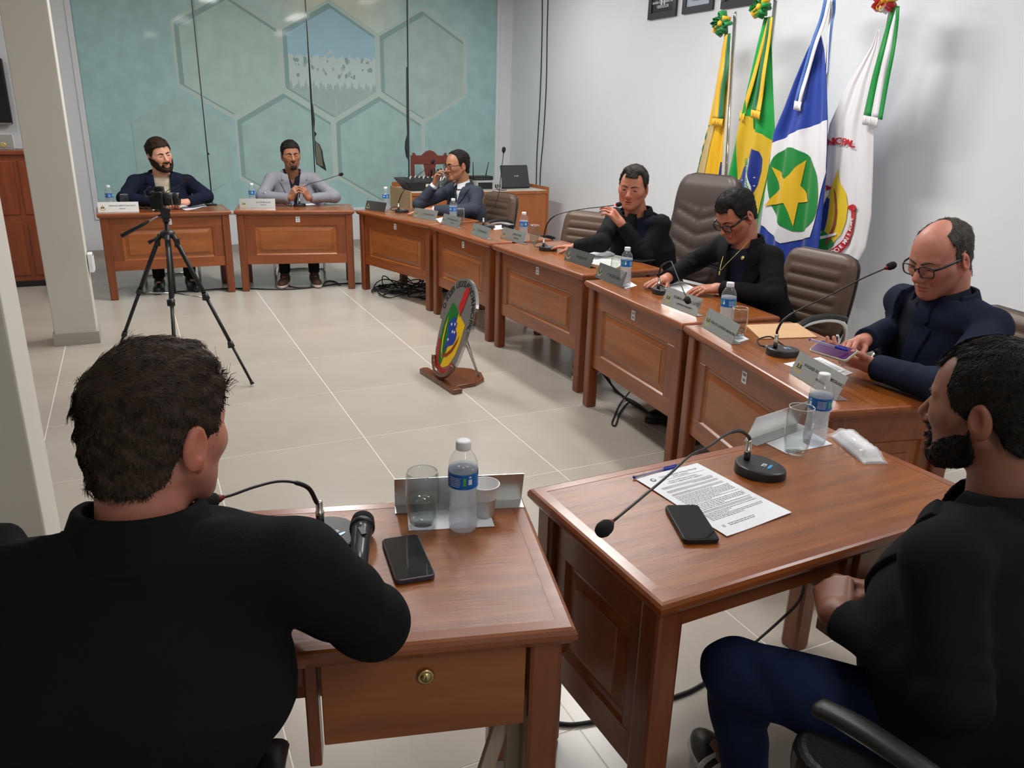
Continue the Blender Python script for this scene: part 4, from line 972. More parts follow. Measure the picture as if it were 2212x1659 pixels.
def hair_sdf(Q, o):
    hl = HAIRLINE[o.get('hairline', 'full')]; t = o.get('hair_t', .010)
    base = skull(Q, o); z = Q[:, 2]; y = Q[:, 1]; ax = np.abs(Q[:, 0])
    th = t*(.35+.65*np.clip((z+.02)/.09, 0, 1)); th = th+o.get('hair_top', 0.0)*np.clip((z-.05)/.06, 0, 1)*np.clip(1-np.abs(y-o.get('hair_y', .02))/.10, .1, 1)
    nz = o.get('hair_n', .0018)
    d = base-th-nz*wob(Q*np.array([1., .45, 1.], F32), 190, 1.0)-nz*1.1*wob(Q, 70, 2.0)
    line = interp(y, *hl)-o.get('temple', 0.0)*0-np.clip(.045-ax, 0, 1)*0
    mk = (line-z)*.8+.002*wob(Q, 150)
    if o.get('corner'): mk = np.maximum(mk, (o['corner']-np.hypot((ax-.056), (y-.066)))*1.0)      # receding temples
    if o.get('crown'): mk = smax(mk, -ell(Q, (0, o['crown'][0], .125), (o['crown'][1], o['crown'][2], .07)), .01)
    return smax(d, mk, .006)
def beard_sdf(Q, o, full):
    S = Q.copy(); S[:, 0] = np.abs(Q[:, 0]); b = head_sdf(Q, dict(o, eye=0, mouth=0)); t = o.get('beard_t', .007)
    d = b-t*np.clip((-.03-Q[:, 2])/.03, .25, 1)-.0012*wob(Q, 210, .5)-.0010*wob(Q, 90, .5)
    ax = S[:, 0]; y, z = Q[:, 1], Q[:, 2]
    if full:
        top = interp(ax, [0, .014, .026, .034, .046, .06, .08], [-.102, -.100, -.096, -.086, -.070, -.044, -.008])-o.get('beard_dz', 0.0)*np.clip((ax-.02)/.03, 0, 1); m1 = z-top
        m1 = np.maximum(m1, -.004-y+.0); m1 = np.maximum(m1, -.128-z+np.clip(.05-y, 0, 1)*.55)
    else:
        m1 = np.maximum(np.abs(ax)-.030, z+.083); m1 = np.maximum(m1, .045-y)
    ring = np.maximum(np.abs(np.hypot(ax*1.0, (z+.069)*1.35)-.032)-.0055, .04-y)      # moustache and goatee ring
    m2 = np.where(z > -.060, np.maximum(np.maximum(ax-.033, z+.0475), -z-.0605+ax*.30), ring)
    m = smin(m1, m2, .004)
    m = smax(m, -ell(Q, (0, .095, -.0695), (.022, .03, .0085)), .002)
    return smax(d, m*.9, .003)
def hand_sdf(Q, s, curl, spread=1.0, thumb=(.62, .72, -.30), tcurl=.25):
    """Q hand-local (x across, y to the fingertips, z back of hand); s=+1 thumb at +x"""
    K = [(s*.029, .082, .001), (s*.010, .087, .003), (-s*.009, .083, .002), (-s*.027, .075, -.001)]; L = [(.042, .025, .019), (.046, .029, .020), (.042, .027, .019), (.033, .020, .017)]
    d = None
    for i, k in enumerate(K):
        m = cap(Q, (k[0]*.62, .004, 0), k, .0145, .0118); d = m if d is None else smin(d, m, .014)
    d = smin(d, ell(Q, (s*.022, .035, -.008), (.015, .028, .012)), .012); d = smin(d, ell(Q, (-s*.020, .035, -.006), (.012, .030, .010)), .012)
    for i, k in enumerate(K):
        c = curl[i] if isinstance(curl[0], (tuple, list)) else curl; p = np.array(k, float); a = 0.0; sp = [.10, .02, -.06, -.14][i]*s*spread; rr = [.0090, .0094, .0088, .0078][i]; fd = None
        for q in range(3):
            a += c[q]; dr = np.array([math.sin(sp)*math.cos(a), math.cos(sp)*math.cos(a), -math.sin(a)]); e = p+dr*L[i][q]
            m = cap(Q, p, e, rr, rr*.88); fd = m if fd is None else smin(fd, m, .003); p = e; rr *= .88
        d = smin(d, fd, .0045)
    p = np.array([s*.020, .022, -.008]); t = np.array([thumb[0]*s, thumb[1], thumb[2]]); t = t/np.linalg.norm(t); rr = .0125; fd = None
    for q, ln in enumerate((.040, .031, .024)):
        e = p+t*ln; m = cap(Q, p, e, rr, rr*.86); fd = m if fd is None else smin(fd, m, .004); p = e; rr *= .86
        t = t+np.array([-s*tcurl, .2*tcurl, -.15*tcurl]); t = t/np.linalg.norm(t)
    return smin(d, fd, .010)
CURL = dict(flat=(.12, .12, .08), relaxed=(.35, .45, .3), fist=(1.15, 1.35, .7), grip=(.75, .85, .5), clasp=(.95, 1.15, .55), pinch=(.8, .6, .3))
def person(sp):
    """builds one seated person; every joint is given in the person's own axes"""
    g = sp.get; r = empty('person', (sp['root'].x, sp['root'].y, 0), sp['rz'], sp['label'], 'person', None)
    Hc = V3(*sp['head']); Rm = rotm(*sp['hrot']); hs = g('hs', 1.0); o = sp['face']; RmF = Rm.astype(F32)
    toH = lambda P: ((P-Hc.astype(F32)) @ RmF)/F32(hs)
    fromH = lambda q: Hc+Rm @ (np.asarray(q, float)*hs)
    bk = g('bulk', 1.0); res = g('res', 1.0)
    pel = V3(*sp['pelvis']); che = V3(*sp['chest']); nec = V3(*sp['neck']); wai = pel*.5+che*.5+V3(0, g('belly', .0), -.02)
    SX = (.72, 1, 1); sw = g('sw', .19)
    arms = sp['arms']
    def torso(P, off, low=True):
        d = cap(P, pel, wai, .122*bk+off, .118*bk+off, SX); d = smin(d, cap(P, wai, che, .118*bk+off, .122*bk+off, SX), .05)
        d = smin(d, cap(P, che, nec+V3(0, .0, -.06), .122*bk+off, .085*bk+off, (.60, 1, 1)), .05)
        for a in arms.values(): sg_ = np.sign(a['sh'][0]-nec[0]); d = smin(d, cap(P, nec+V3(sg_*.05, -.012, -.040), V3(*a['sh'])+V3(-sg_*.012, 0, .004), .052*bk**.5+off*.7, .050*bk**.5+off), .040)
        return d
    neckb = fromH((0, -.035, -.07))
    def neck(P, off=0.0): return cap(P, neckb, nec+V3(0, -.005, -.03), .056*hs*g('neck_r', 1.)+off, .062*hs*g('neck_r', 1.)+off)
    # ---- skin: head, neck, hands and the rest of the body in one mesh
    def fh(P): return np.minimum(1e3, smin(head_sdf(toH(P), o)*hs, neck(P), .018))
    ext = .155*hs; Pmin = np.minimum(Hc-ext, nec-.11); Pmax = np.maximum(Hc+ext, nec+.11); Pmin[2] = nec[2]-.05
    hh = .0042*res*hs
    Vh, Qh = surf(fh, Pmin, Pmax, hh)
    parts = [(Vh, Qh)]; tone = np.array(o['tone']); cols = [None]
    q = toH(Vh.astype(F32)); c = np.tile(tone, (len(Vh), 1)); ax = np.abs(q[:, 0])
    def mixc(w, col): c[:] = c*(1-w[:, None])+np.array(col)*w[:, None]
    red = tone*np.array([1.12, .80, .78])
    mixc(np.clip(1-np.hypot(np.hypot(ax-.042, q[:, 2]+.035), np.maximum(0, .05-q[:, 1]))/.035, 0, 1)*.6, red)
    mixc(np.clip(1-np.hypot(ax, q[:, 2]+.034)/.022, 0, 1)*np.clip((q[:, 1]-.08)/.02, 0, 1)*.8, red)
    mixc(np.clip((ax-.072)/.006, 0, 1)*(np.abs(q[:, 1]+.012) < .03)*.5, red)
    if o.get('stubble'): mixc(np.clip((-.045-q[:, 2]-np.clip(.03-ax, 0, 1)*0)/.012, 0, 1)*np.clip((q[:, 1]+.01)/.02, 0, 1)*np.clip((q[:, 2]+.135)/.02, 0, 1)*o['stubble'], tone*.42)
    lip = np.maximum(0, 1-((ax/.024)**2+((q[:, 2]+.0695)/.0115)**2)**2)*np.clip((q[:, 1]-.070)/.008, 0, 1); mixc(np.clip(lip*1.6, 0, 1)*.75, tone*np.array([.92, .58, .58]))
    if o.get('scalp_tint'): mixc(np.clip((q[:, 2]-.07)/.02, 0, 1)*o['scalp_tint'], np.array(o['hair_col']))  # upper scalp mixed towards the hair colour
    cols[0] = c
    W_end = {}
    for sd, a in arms.items():
        el = V3(*a['el']); wr = V3(*a['wr'])
        if a.get('hand'):
            hd = a['hand']; Fv = V3(*hd['f']); Fv /= np.linalg.norm(Fv); Bv = V3(*hd['b']); Bv -= Fv*(Bv @ Fv); Bv /= np.linalg.norm(Bv); Xv = np.cross(Fv, Bv); RH = np.stack([Xv, Fv, Bv], 1).astype(F32)
            s = -1 if sd == 'R' else 1; cu = hd.get('curl', 'relaxed'); cu = CURL[cu] if isinstance(cu, str) else cu; k = g('hand_s', 1.0)
            def fhand(P, wr=wr, RH=RH, s=s, cu=cu, hd=hd, k=k, el=el): return smin(hand_sdf(((P-wr.astype(F32)) @ RH)/F32(k), s, cu, hd.get('spread', 1.), hd.get('thumb', (.62, .72, -.3)), hd.get('tcurl', .25))*k, cap(P, el+(wr-el)*.55, wr+Fv*.008, .036, .0255, None), .016)
            tipc = wr+Fv*.07; Vn, Qn = surf(fhand, np.minimum(tipc-.14, wr-.1), np.maximum(tipc+.14, wr+.1), g('hand_h', .0042))
            parts.append((Vn, Qn)); cols.append(np.tile(tone*hd.get('tone', 1.0), (len(Vn), 1)))
            W_end[sd] = (wr, Fv, Bv, Xv, RH)
    def fbody(P):
        d = torso(P, -.025)
        for a in arms.values(): d = smin(d, cap(P, a['sh'], a['el'], .04*bk, .036*bk), .02); d = smin(d, cap(P, a['el'], a['wr'], .034, .024), .015)
        for l in sp['legs']: d = smin(d, cap(P, l['hip'], l['kn'], .065*bk, .046), .03); d = smin(d, cap(P, l['kn'], l['an'], .044, .030), .02); d = smin(d, cap(P, l['an'], V3(*l['toe']), .028, .024), .02)
        return d
    allp = [pel-.2, pel+.2, che+.2, che-.2]+[V3(*a[k]) for a in arms.values() for k in ('sh', 'el', 'wr')]+[V3(*l[k]) for l in sp['legs'] for k in ('hip', 'kn', 'an', 'toe')]
    lo = np.min(allp, 0)-.10; hi = np.max(allp, 0)+.10
    Vb, Qb = surf(fbody, lo, hi, .019, 0); parts.append((Vb, Qb)); cols.append(np.tile(tone, (len(Vb), 1)))
    body = mesh_np('body', parts, SKIN, r, np.concatenate(cols))
    ygrid = np.linspace(.045, .125, 60)
    def ysurf(x, z):
        q_ = np.stack([np.full(60, x), ygrid, np.full(60, z)], 1).astype(F32); d_ = head_sdf(q_, dict(o, eye=0)); k_ = np.where(d_ < 0)[0]; return float(ygrid[k_[-1]]) if len(k_) else .08
    # ---- eyes and brows
    if o.get('eye', .5) > 0:
        for s in (-1, 1):
            Me = Matrix.Translation(fromH((s*.0315, .0755, -.002))) @ Matrix([list(Rm[i]) for i in range(3)]).to_4x4()
            gz = Matrix.Rotation(math.radians(o.get('gaze', 0)), 4, 'Z')
            ey = MB().sphere((0, 0, 0), .0124*hs, 14, 10, M=Me).build('eye', M_EYE, r)
            MB().lathe([(0, 0), (.0058*hs, -.0012*hs)], 14, M=Me @ gz @ Matrix.Translation((0, .0127*hs, 0)) @ Matrix.Rotation(-math.pi/2, 4, 'X'), cap=False).build('iris', M_IRIS, ey)
    sp.setdefault('strands', 2600)
    if g('hair'):
        for s in (-1, 1):
            pts = [fromH((s*x, ysurf(x, z)+.0006, z)) for x, z in ((.010, .0155), (.018, .0190), (.028, .0218), (.038, .0218), (.048, .0165))]
            MB().tube(catmull(pts, 4), [.0031*hs*g('brow_w', 1.)*w for w in np.interp(np.linspace(0, 1, 17), [0, .3, 1], [.85, 1.15, .45])], 6, flat=1.0).build('eyebrow', sp['brow'] if g('brow') else sp['hair'], r)
            zl_ = .0022*o.get('eye', .5)*2-.003 if o.get('eye', .5) > .1 else -.0052
            pts = [fromH((s*x, ysurf(x, zl_+dz_)+.0003, zl_+dz_)) for x, dz_ in ((.0185, -.0022), (.024, .0008), (.0315, .0018), (.039, .0008), (.0455, -.0028))]
            MB().tube(catmull(pts, 3), [.0011*hs]*13, 5).build('eyelashes', M_LASH, r)
        fq = lambda P: hair_sdf(toH(P), o)*hs
        hv = surf(fq, Hc-.17*hs, Hc+.17*hs, .0040*res*hs)
        if len(hv[0]):
            ho = mesh_np('hair', [hv], sp['hair'], r)
            if g('strands'): strands(ho, hv, toH, Rm, Hc, hs, o, sp['hair'], sp['strands'])
    if g('beard'):
        bv = surf(lambda P: beard_sdf(toH(P), o, o.get('beard_full', True))*hs, Hc-.16*hs, Hc+.16*hs, .0036*res*hs)
        if len(bv[0]):
            bo = mesh_np('beard', [bv], sp['beard'], r)
            if g('beard_strands'): strands(bo, bv, toH, Rm, Hc, hs, o, sp['beard'], sp['beard_strands'], down=True)
    # ---- shirt
    op = sp['open']     # opening of the jacket: (z_low, w_low, z_high, w_high, x_shift)
    if g('shirt'):
        def fs(P):
            d = smin(torso(P, -.004), neck(P, .006), .03)
            axis = neckb*.7+nec*.3; z = P[:, 2]-(nec[2]+g('shirt_z', -.005)+np.clip(nec[1]+.02-P[:, 1], -.2, .2)*g('shirt_tilt', .35)); d = smax(d, z, .008)
            if g('vneck'): d = np.maximum(d, -np.maximum(np.abs(P[:, 0]-nec[0])-np.clip((P[:, 2]-(nec[2]-g('vneck')))*.45, 0, .05), np.maximum((nec[2]-g('vneck'))-P[:, 2], nec[1]-P[:, 1])))
            return np.maximum(d-.002*wob(P*np.array([1, 1, .35], F32), 34), pel[2]+.05-P[:, 2])
        mesh_np('shirt', [surf(fs, np.minimum(pel, che)-.26, np.maximum(nec, che)+.26, .0105*res)], sp['shirt'], r)
    if g('collar'):      # turned-down shirt collar
        ca = neckb*.30+nec*.70+V3(0, .004, 0)
        def fc(P):
            q = P-(ca).astype(F32); rr = np.hypot(q[:, 0], q[:, 1]+.005); zt = q[:, 2]; front = np.clip(q[:, 1]/.06, -1, 1)
            cone = np.abs(rr-(.0635*g('neck_r', 1.)*hs-.38*np.clip(zt, -.06, .05)))*.85-.0036
            lim = np.maximum(zt-.020+.022*front, -.034-.016*front-zt); gap = (.008-np.abs(q[:, 0])+np.clip(zt, -.06, .02)*-.35)*(q[:, 1] > 0)-(q[:, 1] <= 0)*.1
            return np.maximum(np.maximum(cone, lim), gap)
        mesh_np('shirt_collar', [surf(fc, ca-.13, ca+.13, .0042*res)], sp['collar'], r)
    # ---- jacket
    zl, wl, zh, wh = op[:4]; xs = op[4] if len(op) > 4 else 0.0
    def sleeves(P, off):
        d = None
        for sd, a in arms.items():
            wr = V3(*a['wr']); el = V3(*a['el']); cf = el+(wr-el)*g('cuff', .93)
            fo = cap(P, el, cf, .048*bk**.6+off, .037*bk**.4+off, None, (.0028, 20, .12, .4)); fo = np.maximum(fo, ((P-cf.astype(F32)) @ ((wr-el)/np.linalg.norm(wr-el)).astype(F32)))
            m = smin(cap(P, a['sh'], el, .053*bk**.6+off, .048*bk**.6+off, None, (.0028, 16, .92, .35)), fo, .02)
            d = m if d is None else np.minimum(d, m)
        return d
    def wv(P): t = np.clip((P[:, 2]-zl)/(zh-zl), 0, 1.15); return wl+(wh-wl)*t
    hem = g('hem', pel[2]-.06)
    def jraw(P):
        return np.maximum(torso(P, .014), hem-P[:, 2])
    def cutd(P): return np.maximum(np.abs(P[:, 0]-xs)-wv(P), np.maximum(zl-P[:, 2], (nec[1]*.5+che[1]*.5-.015)-P[:, 1]))
    def fj(P):
        d = jraw(P); d = np.maximum(d, -cutd(P)); d = smax(d, -neck(P, .016), .01); z = P[:, 2]-(nec[2]+.028+np.clip(nec[1]-P[:, 1], -.05, .10)*.20); d = np.maximum(d, z)
        return smin(d, sleeves(P, .006), .026)-.0028*g('wr', 1.)*wob(P*np.array([1, 1, .6], F32), 21/g('wr', 1.)**.4, g('seed', 0))-.0012*wob(P, 60, 1)
    if g('jacket'):
        jh = g('jres', .0085)*res; mesh_np('jacket', [surf(fj, lo, np.maximum(hi, nec+.12), jh)], sp['jacket'], r)
        def fl(P):
            d = smin(torso(P, .014), 1e3, .01)-.0028*wob(P*np.array([1, 1, .6], F32), 21, g('seed', 0)); sh = np.abs(d-.0035)-.0052
            t = np.clip((P[:, 2]-zl)/(zh-zl), 0, 1); lw = np.interp(t, [0, .12, .60, .63, .67, .70, 1.], [.004, .03, .078, .080, .050, .066, .050]).astype(F32)
            w = wv(P); axx = np.abs(P[:, 0]-xs); rg_ = np.maximum(axx-w-lw, w-.003-axx)
            rg_ = np.maximum(rg_, np.maximum(zl-P[:, 2], P[:, 2]-(nec[2]+.012))); rg_ = np.maximum(rg_, (nec[1]*.6+che[1]*.4-.02)-P[:, 1]); return np.maximum(sh, rg_*.8)
        if g('lapel', True):
            lv = surf(fl, V3(-.25, -.3, zl-.02)+V3(che[0], che[1], 0), V3(.25, .35, nec[2]+.06)+V3(che[0], che[1], 0), .0048*res)
            if len(lv[0]): mesh_np('lapel', [lv], sp['jacket'], r)
        cax = nec*.75+neckb*.25
        def fcol(P):
            q = P-cax.astype(F32); rr = np.hypot(q[:, 0]*.92, q[:, 1]+.004); z = q[:, 2]; bk_ = np.clip(-q[:, 1]/.07, -1, 1)
            sh_ = np.abs(rr-(.0735*hs*g('neck_r', 1.)+.010-.40*np.clip(z, -.02, .05)))*.88-.0058
            top = g('col_h', .016)+.012*bk_; d = smax(sh_, np.maximum(z-top, -.050-z), .004); return smax(d, q[:, 1]-.035+z*.4, .006)
        mesh_np('jacket_collar', [surf(fcol, nec-.17, nec+.16, .0052*res)], sp['jacket'], r)
    if g('cuffs'):
        for sd, a in arms.items():
            wr = V3(*a['wr']); el = V3(*a['el']); u = (wr-el)/np.linalg.norm(wr-el); c0 = el+(wr-el)*(g('cuff', .93)-.05); c1 = c0+u*.035
            MB().tube([c0, c1, c1+u*.002], [.037, .034, .030], 18).build('shirt_cuff', sp['cuffs'], r)
    # ---- trousers and shoes
    def ft(P):
        d = cap(P, pel+V3(0, 0, -.02), pel+V3(0, .06, -.03), .115*bk, .115*bk, SX)
        for l in sp['legs']:
            d = smin(d, cap(P, l['hip'], l['kn'], .083*bk, .066*bk**.5, None, (.003, 14, .8, .4)), .03); an = V3(*l['an']); kn = V3(*l['kn']); e = kn+(an-kn)*g('hemleg', .94)
            m = smin(cap(P, l['kn'], e, .066*bk**.5, .050, None, (.004, 18, .2, .5)), 1e3, .01); m = np.maximum(m, (P-e.astype(F32)) @ ((an-kn)/np.linalg.norm(an-kn)).astype(F32)); d = smin(d, m, .02)
        return d-.0018*wob(P, 30)
    tl_ = [pel-.2, pel+.2]+[V3(*l[k]) for l in sp['legs'] for k in ('hip', 'kn', 'an')]
    mesh_np('trousers', [surf(ft, np.min(tl_, 0)-.12, np.max(tl_, 0)+.12, g('tres', .0135)*res)], sp['trousers'], r)
    for l in sp['legs']:
        an = V3(*l['an']); toe = V3(*l['toe']); dv = toe-an; dv[2] = 0; dv /= np.linalg.norm(dv); up = V3(*l.get('up', (0, 0, 1))); 
        f2 = toe-an; f2 = f2-up*(f2 @ up); f2 /= np.linalg.norm(f2); x2 = np.cross(f2, up); RS = np.stack([x2, f2, up], 1).astype(F32); heel = an-up*(an-toe) @ up*0
        base = an-up*l.get('ah', .075)
        def fsh(P):
            q = (P-base.astype(F32)) @ RS
            d = ell(q, (0, .125, .028), (.046, .10, .042)); d = smin(d, ell(q, (0, .0, .045), (.038, .062, .055)), .05); d = smin(d, cap(q, (0, -.005, .05), (0, .0, .085), .040, .038), .03)
            return np.maximum(d, .010-q[:, 2])
        def fso(P):
            q = (P-base.astype(F32)) @ RS; t = np.interp(q[:, 1], [-.07, -.05, .0, .1, .17, .215, .235], [.0, .03, .040, .048, .045, .028, 0.]).astype(F32)
            return np.maximum(np.maximum((np.abs(q[:, 0])-t)*.8, np.maximum(q[:, 1]-.232, -.066-q[:, 1])), np.abs(q[:, 2]-.010)-.011)
        sh = mesh_np('shoe', [surf(fsh, base-.28, base+.28, .0065)], sp['shoes'], r); mesh_np('sole', [surf(fso, base-.28, base+.28, .0065)], sp['soles'], sh)
        if l.get('stripes'):
            for k in range(3):
                y0 = .055+k*.032; st = []
                for sgn in l['stripes']:
                    pts = []
                    for t in np.linspace(0, 1, 9):
                        z = .018+.052*t; y = y0-.020*t
                        lo_, hi_ = 0., .08
                        for _ in range(14):
                            mid_ = (lo_+hi_)/2; P = (base+RS.astype(float) @ V3(sgn*mid_, y, z))[None].astype(F32)
                            if fsh(P)[0] < 0: lo_ = mid_
                            else: hi_ = mid_
                        pts.append(base+RS.astype(float) @ V3(sgn*(lo_+.001), y, z))
                    MB().tube(pts, .0075, 6, flat=.25).build('stripe', MT['white_pl'], sh)
    if g('glasses'):
        gm = sp['glasses']; fr = r; m = MB(); lens = MB()
        gl = empty('spectacles'); gl.parent = r
        for s in (-1, 1):
            rim = []
            for k in range(28):
                a = 2*math.pi*k/28; cx, cz = math.cos(a), math.sin(a); px_ = np.sign(cx)*abs(cx)**.55*.0262; pz_ = np.sign(cz)*abs(cz)**.6*(.0195 if cz < 0 else .0165)
                rim.append(fromH((s*(.0335)+px_, .1055-.006*abs(px_+s*.0335)/.06, -.004+pz_)))
            m.tube(rim+[rim[0], rim[1]], g('rim_r', .0019)*hs, 8, cap=False)
            lens.add([p for p in rim], [tuple(range(28))])
            m.tube([fromH((s*.060, .098, .006)), fromH((s*.071, .080, .007)), fromH((s*.079, .01, .008)), fromH((s*.0795, -.010, .006)), fromH((s*.078, -.026, -.012))], [g('rim_r', .0019)*hs*1.3]*5, 8, flat=1.3)
        m.tube([fromH((-.008, .1075, .004)), fromH((0, .110, .006)), fromH((.008, .1075, .004))], g('rim_r', .0019)*hs, 8)
        m.build('frame', gm, gl); lens.build('lens', M_LENS, gl)
    sp['_fromH'] = fromH; sp['_W'] = W_end; sp['_r'] = r
    return r
def strands(parent, hv, toH, Rm, Hc, hs, o, material, n, down=False):
    """short tapered locks lying along the hair surface, one mesh"""
    rg = np.random.RandomState(4); V, Q = hv; i = rg.randint(0, len(Q), n); p = V[Q[i]].mean(1)
    nrm = np.cross(V[Q[i, 2]]-V[Q[i, 0]], V[Q[i, 3]]-V[Q[i, 1]]); nrm /= np.linalg.norm(nrm, axis=1)[:, None]+1e-9
    q = toH(p.astype(F32)).astype(float); 
    ctr = np.array(o.get('whorl', (0.01, -.045, .115))); fl = q-ctr; fl[:, 2] -= .03 if not down else .25
    if o.get('sweep'): w = np.clip((q[:, 2]-.06)/.04, 0, 1)[:, None]; fl = fl*(1-w)+np.array(o['sweep'])*w*.2
    fl = fl @ Rm.T; fl += rg.normal(0, .02 if not down else .05, fl.shape); fl -= nrm*np.einsum('ij,ij->i', fl, nrm)[:, None]; fl /= np.linalg.norm(fl, axis=1)[:, None]+1e-9
    sd = np.cross(nrm, fl); ln = (rg.uniform(.6, 1.3, n)*o.get('lock', .022 if not down else .010)*hs)*np.where(q[:, 2] > .05, 1.2, .7); wd = rg.uniform(.0006, .0016, n)*hs
    lift = o.get('lift', .0030); vs = []; K = 4
    for k in range(K+1):
        t = k/K; c = p+nrm*(.0003+lift*math.sin(t*1.9)*(1 if not down else .6))[..., None] if False else p+nrm*(.0003+lift*math.sin(t*1.9))+fl*(ln*t)[:, None]-nrm*(ln*ln*t*t*5.6)[:, None]+sd*(ln*.25*t*t*rg.normal(0, 1, n))[:, None]
        ww = wd*(1-.85*t); vs.append(c-sd*ww[:, None]); vs.append(c+sd*ww[:, None]+nrm*.0004)
    vs = np.stack(vs, 1); base = np.arange(n)[:, None]*(2*K+2); fs = np.concatenate([base+np.array([2*k, 2*k+1, 2*k+3, 2*k+2]) for k in range(K)], 0)
    s = mesh_np('hair_locks', [(vs.reshape(-1, 3), fs)], material, parent); s['kind'] = 'stuff'; return s
M_LASH = mat('dark_lashes', (.02, .013, .010), .7); M_EYE = mat('eye_white', sr(214, 206, 200), .25); M_IRIS = mat('dark_iris', sr(48, 32, 24), .2); M_LENS = thin_clear('spectacle_lens', (.97, .97, .98), gloss=1.2)
# ------------------------------------------------------------------ the people
def headpos(key, u, v, s):
    k = DESK[key]; m = Vector((k['mid'].x, k['mid'].y, 0))+k['n']*s; return onplane(u, v, m, k['n'])
def on_view(u, v, ref): ref = Vector(ref); return onplane(u, v, ref, Vector((ref.x, ref.y, 0)).normalized())
class Frame:
    def __init__(f, key, lat, off, turn=0):
        f.key = key; f.root = dl(key, lat, off, 0); n = DESK[key]['n']; a = math.atan2(-n.y, -n.x)+math.radians(turn)
        f.fw = Vector((math.cos(a), math.sin(a), 0)); f.rt = Vector((f.fw.y, -f.fw.x, 0)); f.rz = a-math.pi/2
    def L(f, p): d = Vector(p)-Vector((f.root.x, f.root.y, 0)); return (d.dot(f.rt), d.dot(f.fw), p[2])
    def Ld(f, v): return (v.dot(f.rt), v.dot(f.fw), v.z)
    def D(f, lat, n, z): return f.L(dl(f.key, lat, n, z))
def base_spec(fr, head, label, **k):
    h = fr.L(head); hs = k.get('hs', 1.0); nb = k.pop('nb', (0, -.055, -.175))
    neck = (h[0]*.85+nb[0], h[1]+nb[1], h[2]+nb[2]*hs); bkk = k.get('bulk', 1.0)
    pel = k.pop('pel', (0, -.02, .52)); chest = k.pop('chest', (neck[0]*.6, pel[1]*.35+neck[1]*.65+.02, neck[2]-.21)); sw = k.get('sw', .19)
    t = math.radians(k.pop('twist', 0)); sd = k.pop('shd', -.045)
    shR = (neck[0]+sw*math.cos(t), neck[1]-.01+sw*math.sin(t), neck[2]+sd); shL = (neck[0]-sw*math.cos(t), neck[1]-.01-sw*math.sin(t), neck[2]+sd)
    legs = k.pop('legs', None) or [dict(hip=(s*.095, .04, .50), kn=(s*.13, .42, .47), an=(s*.13, .40, .085), toe=(s*.155, .56, .03)) for s in (1, -1)]
    sp = dict(root=fr.root, rz=fr.rz, label=label, head=h, neck=neck, chest=chest, pelvis=pel, legs=legs); arms = {}
    for sdn, sh in (('R', shR), ('L', shL)):
        a = dict(k.pop(sdn)); a['sh'] = k.pop('sh'+sdn, sh); arms[sdn] = a
    sp['arms'] = arms; sp.update(k); return sp
HB = hair_mat('black_hair', (.012, .010, .009)); HBR = hair_mat('dark_brown_hair', (.030, .018, .011)); HGR = hair_mat('greying_hair', (.055, .046, .039)); HBE = hair_mat('brown_black_beard', (.030, .018, .012))
C_BLACK = cloth('black_suiting', (.0075, .0078, .0090)); C_BLACK2 = cloth('charcoal_black_suiting', (.0085, .0090, .0105)); C_NAVY = cloth('navy_suiting', (.011, .016, .036)); C_NAVY2 = cloth('navy_blazer_cloth', (.0085, .0125, .030))
C_GREY = cloth('light_grey_suiting', sr(134, 136, 144), .7); C_SLATE = cloth('slate_suiting', sr(56, 62, 74), .75); C_TEE = cloth('cream_tee', sr(196, 186, 166), .9, 180, .05); C_WHITE = cloth('white_shirting', sr(220, 222, 228), .8, 300, .03)
C_DNAVY = cloth('dark_navy_tee', (.010, .013, .028)); C_INK = cloth('ink_blue_shirting', (.012, .015, .024)); C_BTEE = cloth('black_tee', (.010, .010, .012)); C_JEAN = cloth('dark_denim', (.010, .018, .055), .9, 420, .2); C_TROU = cloth('black_trouser_cloth', (.009, .009, .011))
S_BLACK = mat('black_shoe', (.012, .012, .013), .4); S_BROWN = mat('brown_suede_shoe', sr(74, 46, 38), .8, bump=(200, .3)); S_SOLE = mat('pale_rubber_sole', sr(196, 186, 172), .6); S_DSOLE = mat('dark_rubber_sole', (.02, .02, .02), .6); S_WSOLE = mat('white_rubber_sole', sr(206, 204, 204), .55)
def dirv(a, b): return tuple((Vector(b)-Vector(a)).normalized())
import time as _t; _t0 = _t.time()
# bearded smiling man, navy blazer
fr = Frame('I', .03, .74); hd = headpos('I', 344, 334, .545)
person(base_spec(fr, hd, 'smiling bearded man in a navy blazer over a cream T-shirt, hands clasped', hs=1.14, brow_w=1.5, hrot=(22, 4, 10), bulk=1.16, sw=.225, res=1.15, hand_h=.005, seed=1, shd=-.06, nb=(0, -.06, -.165),
    face=dict(lock=.014, lift=.001, tone=sr(214, 160, 134), eye=.25, smile=-.22, fat=.004, hair_t=.010, hair_top=.010, hair_y=.04, beard_t=.009), hair=HBR, beard=HBE,
    R=dict(el=fr.D(-.30, .40, T+.085), wr=fr.D(-.02, .24, T+.055), hand=dict(f=(-.80, .55, .12), b=(.25, .35, .9), curl='clasp')),
    L=dict(el=fr.D(.38, .42, T+.085), wr=fr.D(.19, .24, T+.055), hand=dict(f=(.80, .55, .16), b=(-.25, .35, .9), curl='clasp')),
    open=(.62, .05, 1.06, .075), shirt=C_TEE, shirt_z=.01, jacket=C_NAVY2, trousers=C_TROU, shoes=S_BLACK, soles=S_DSOLE))
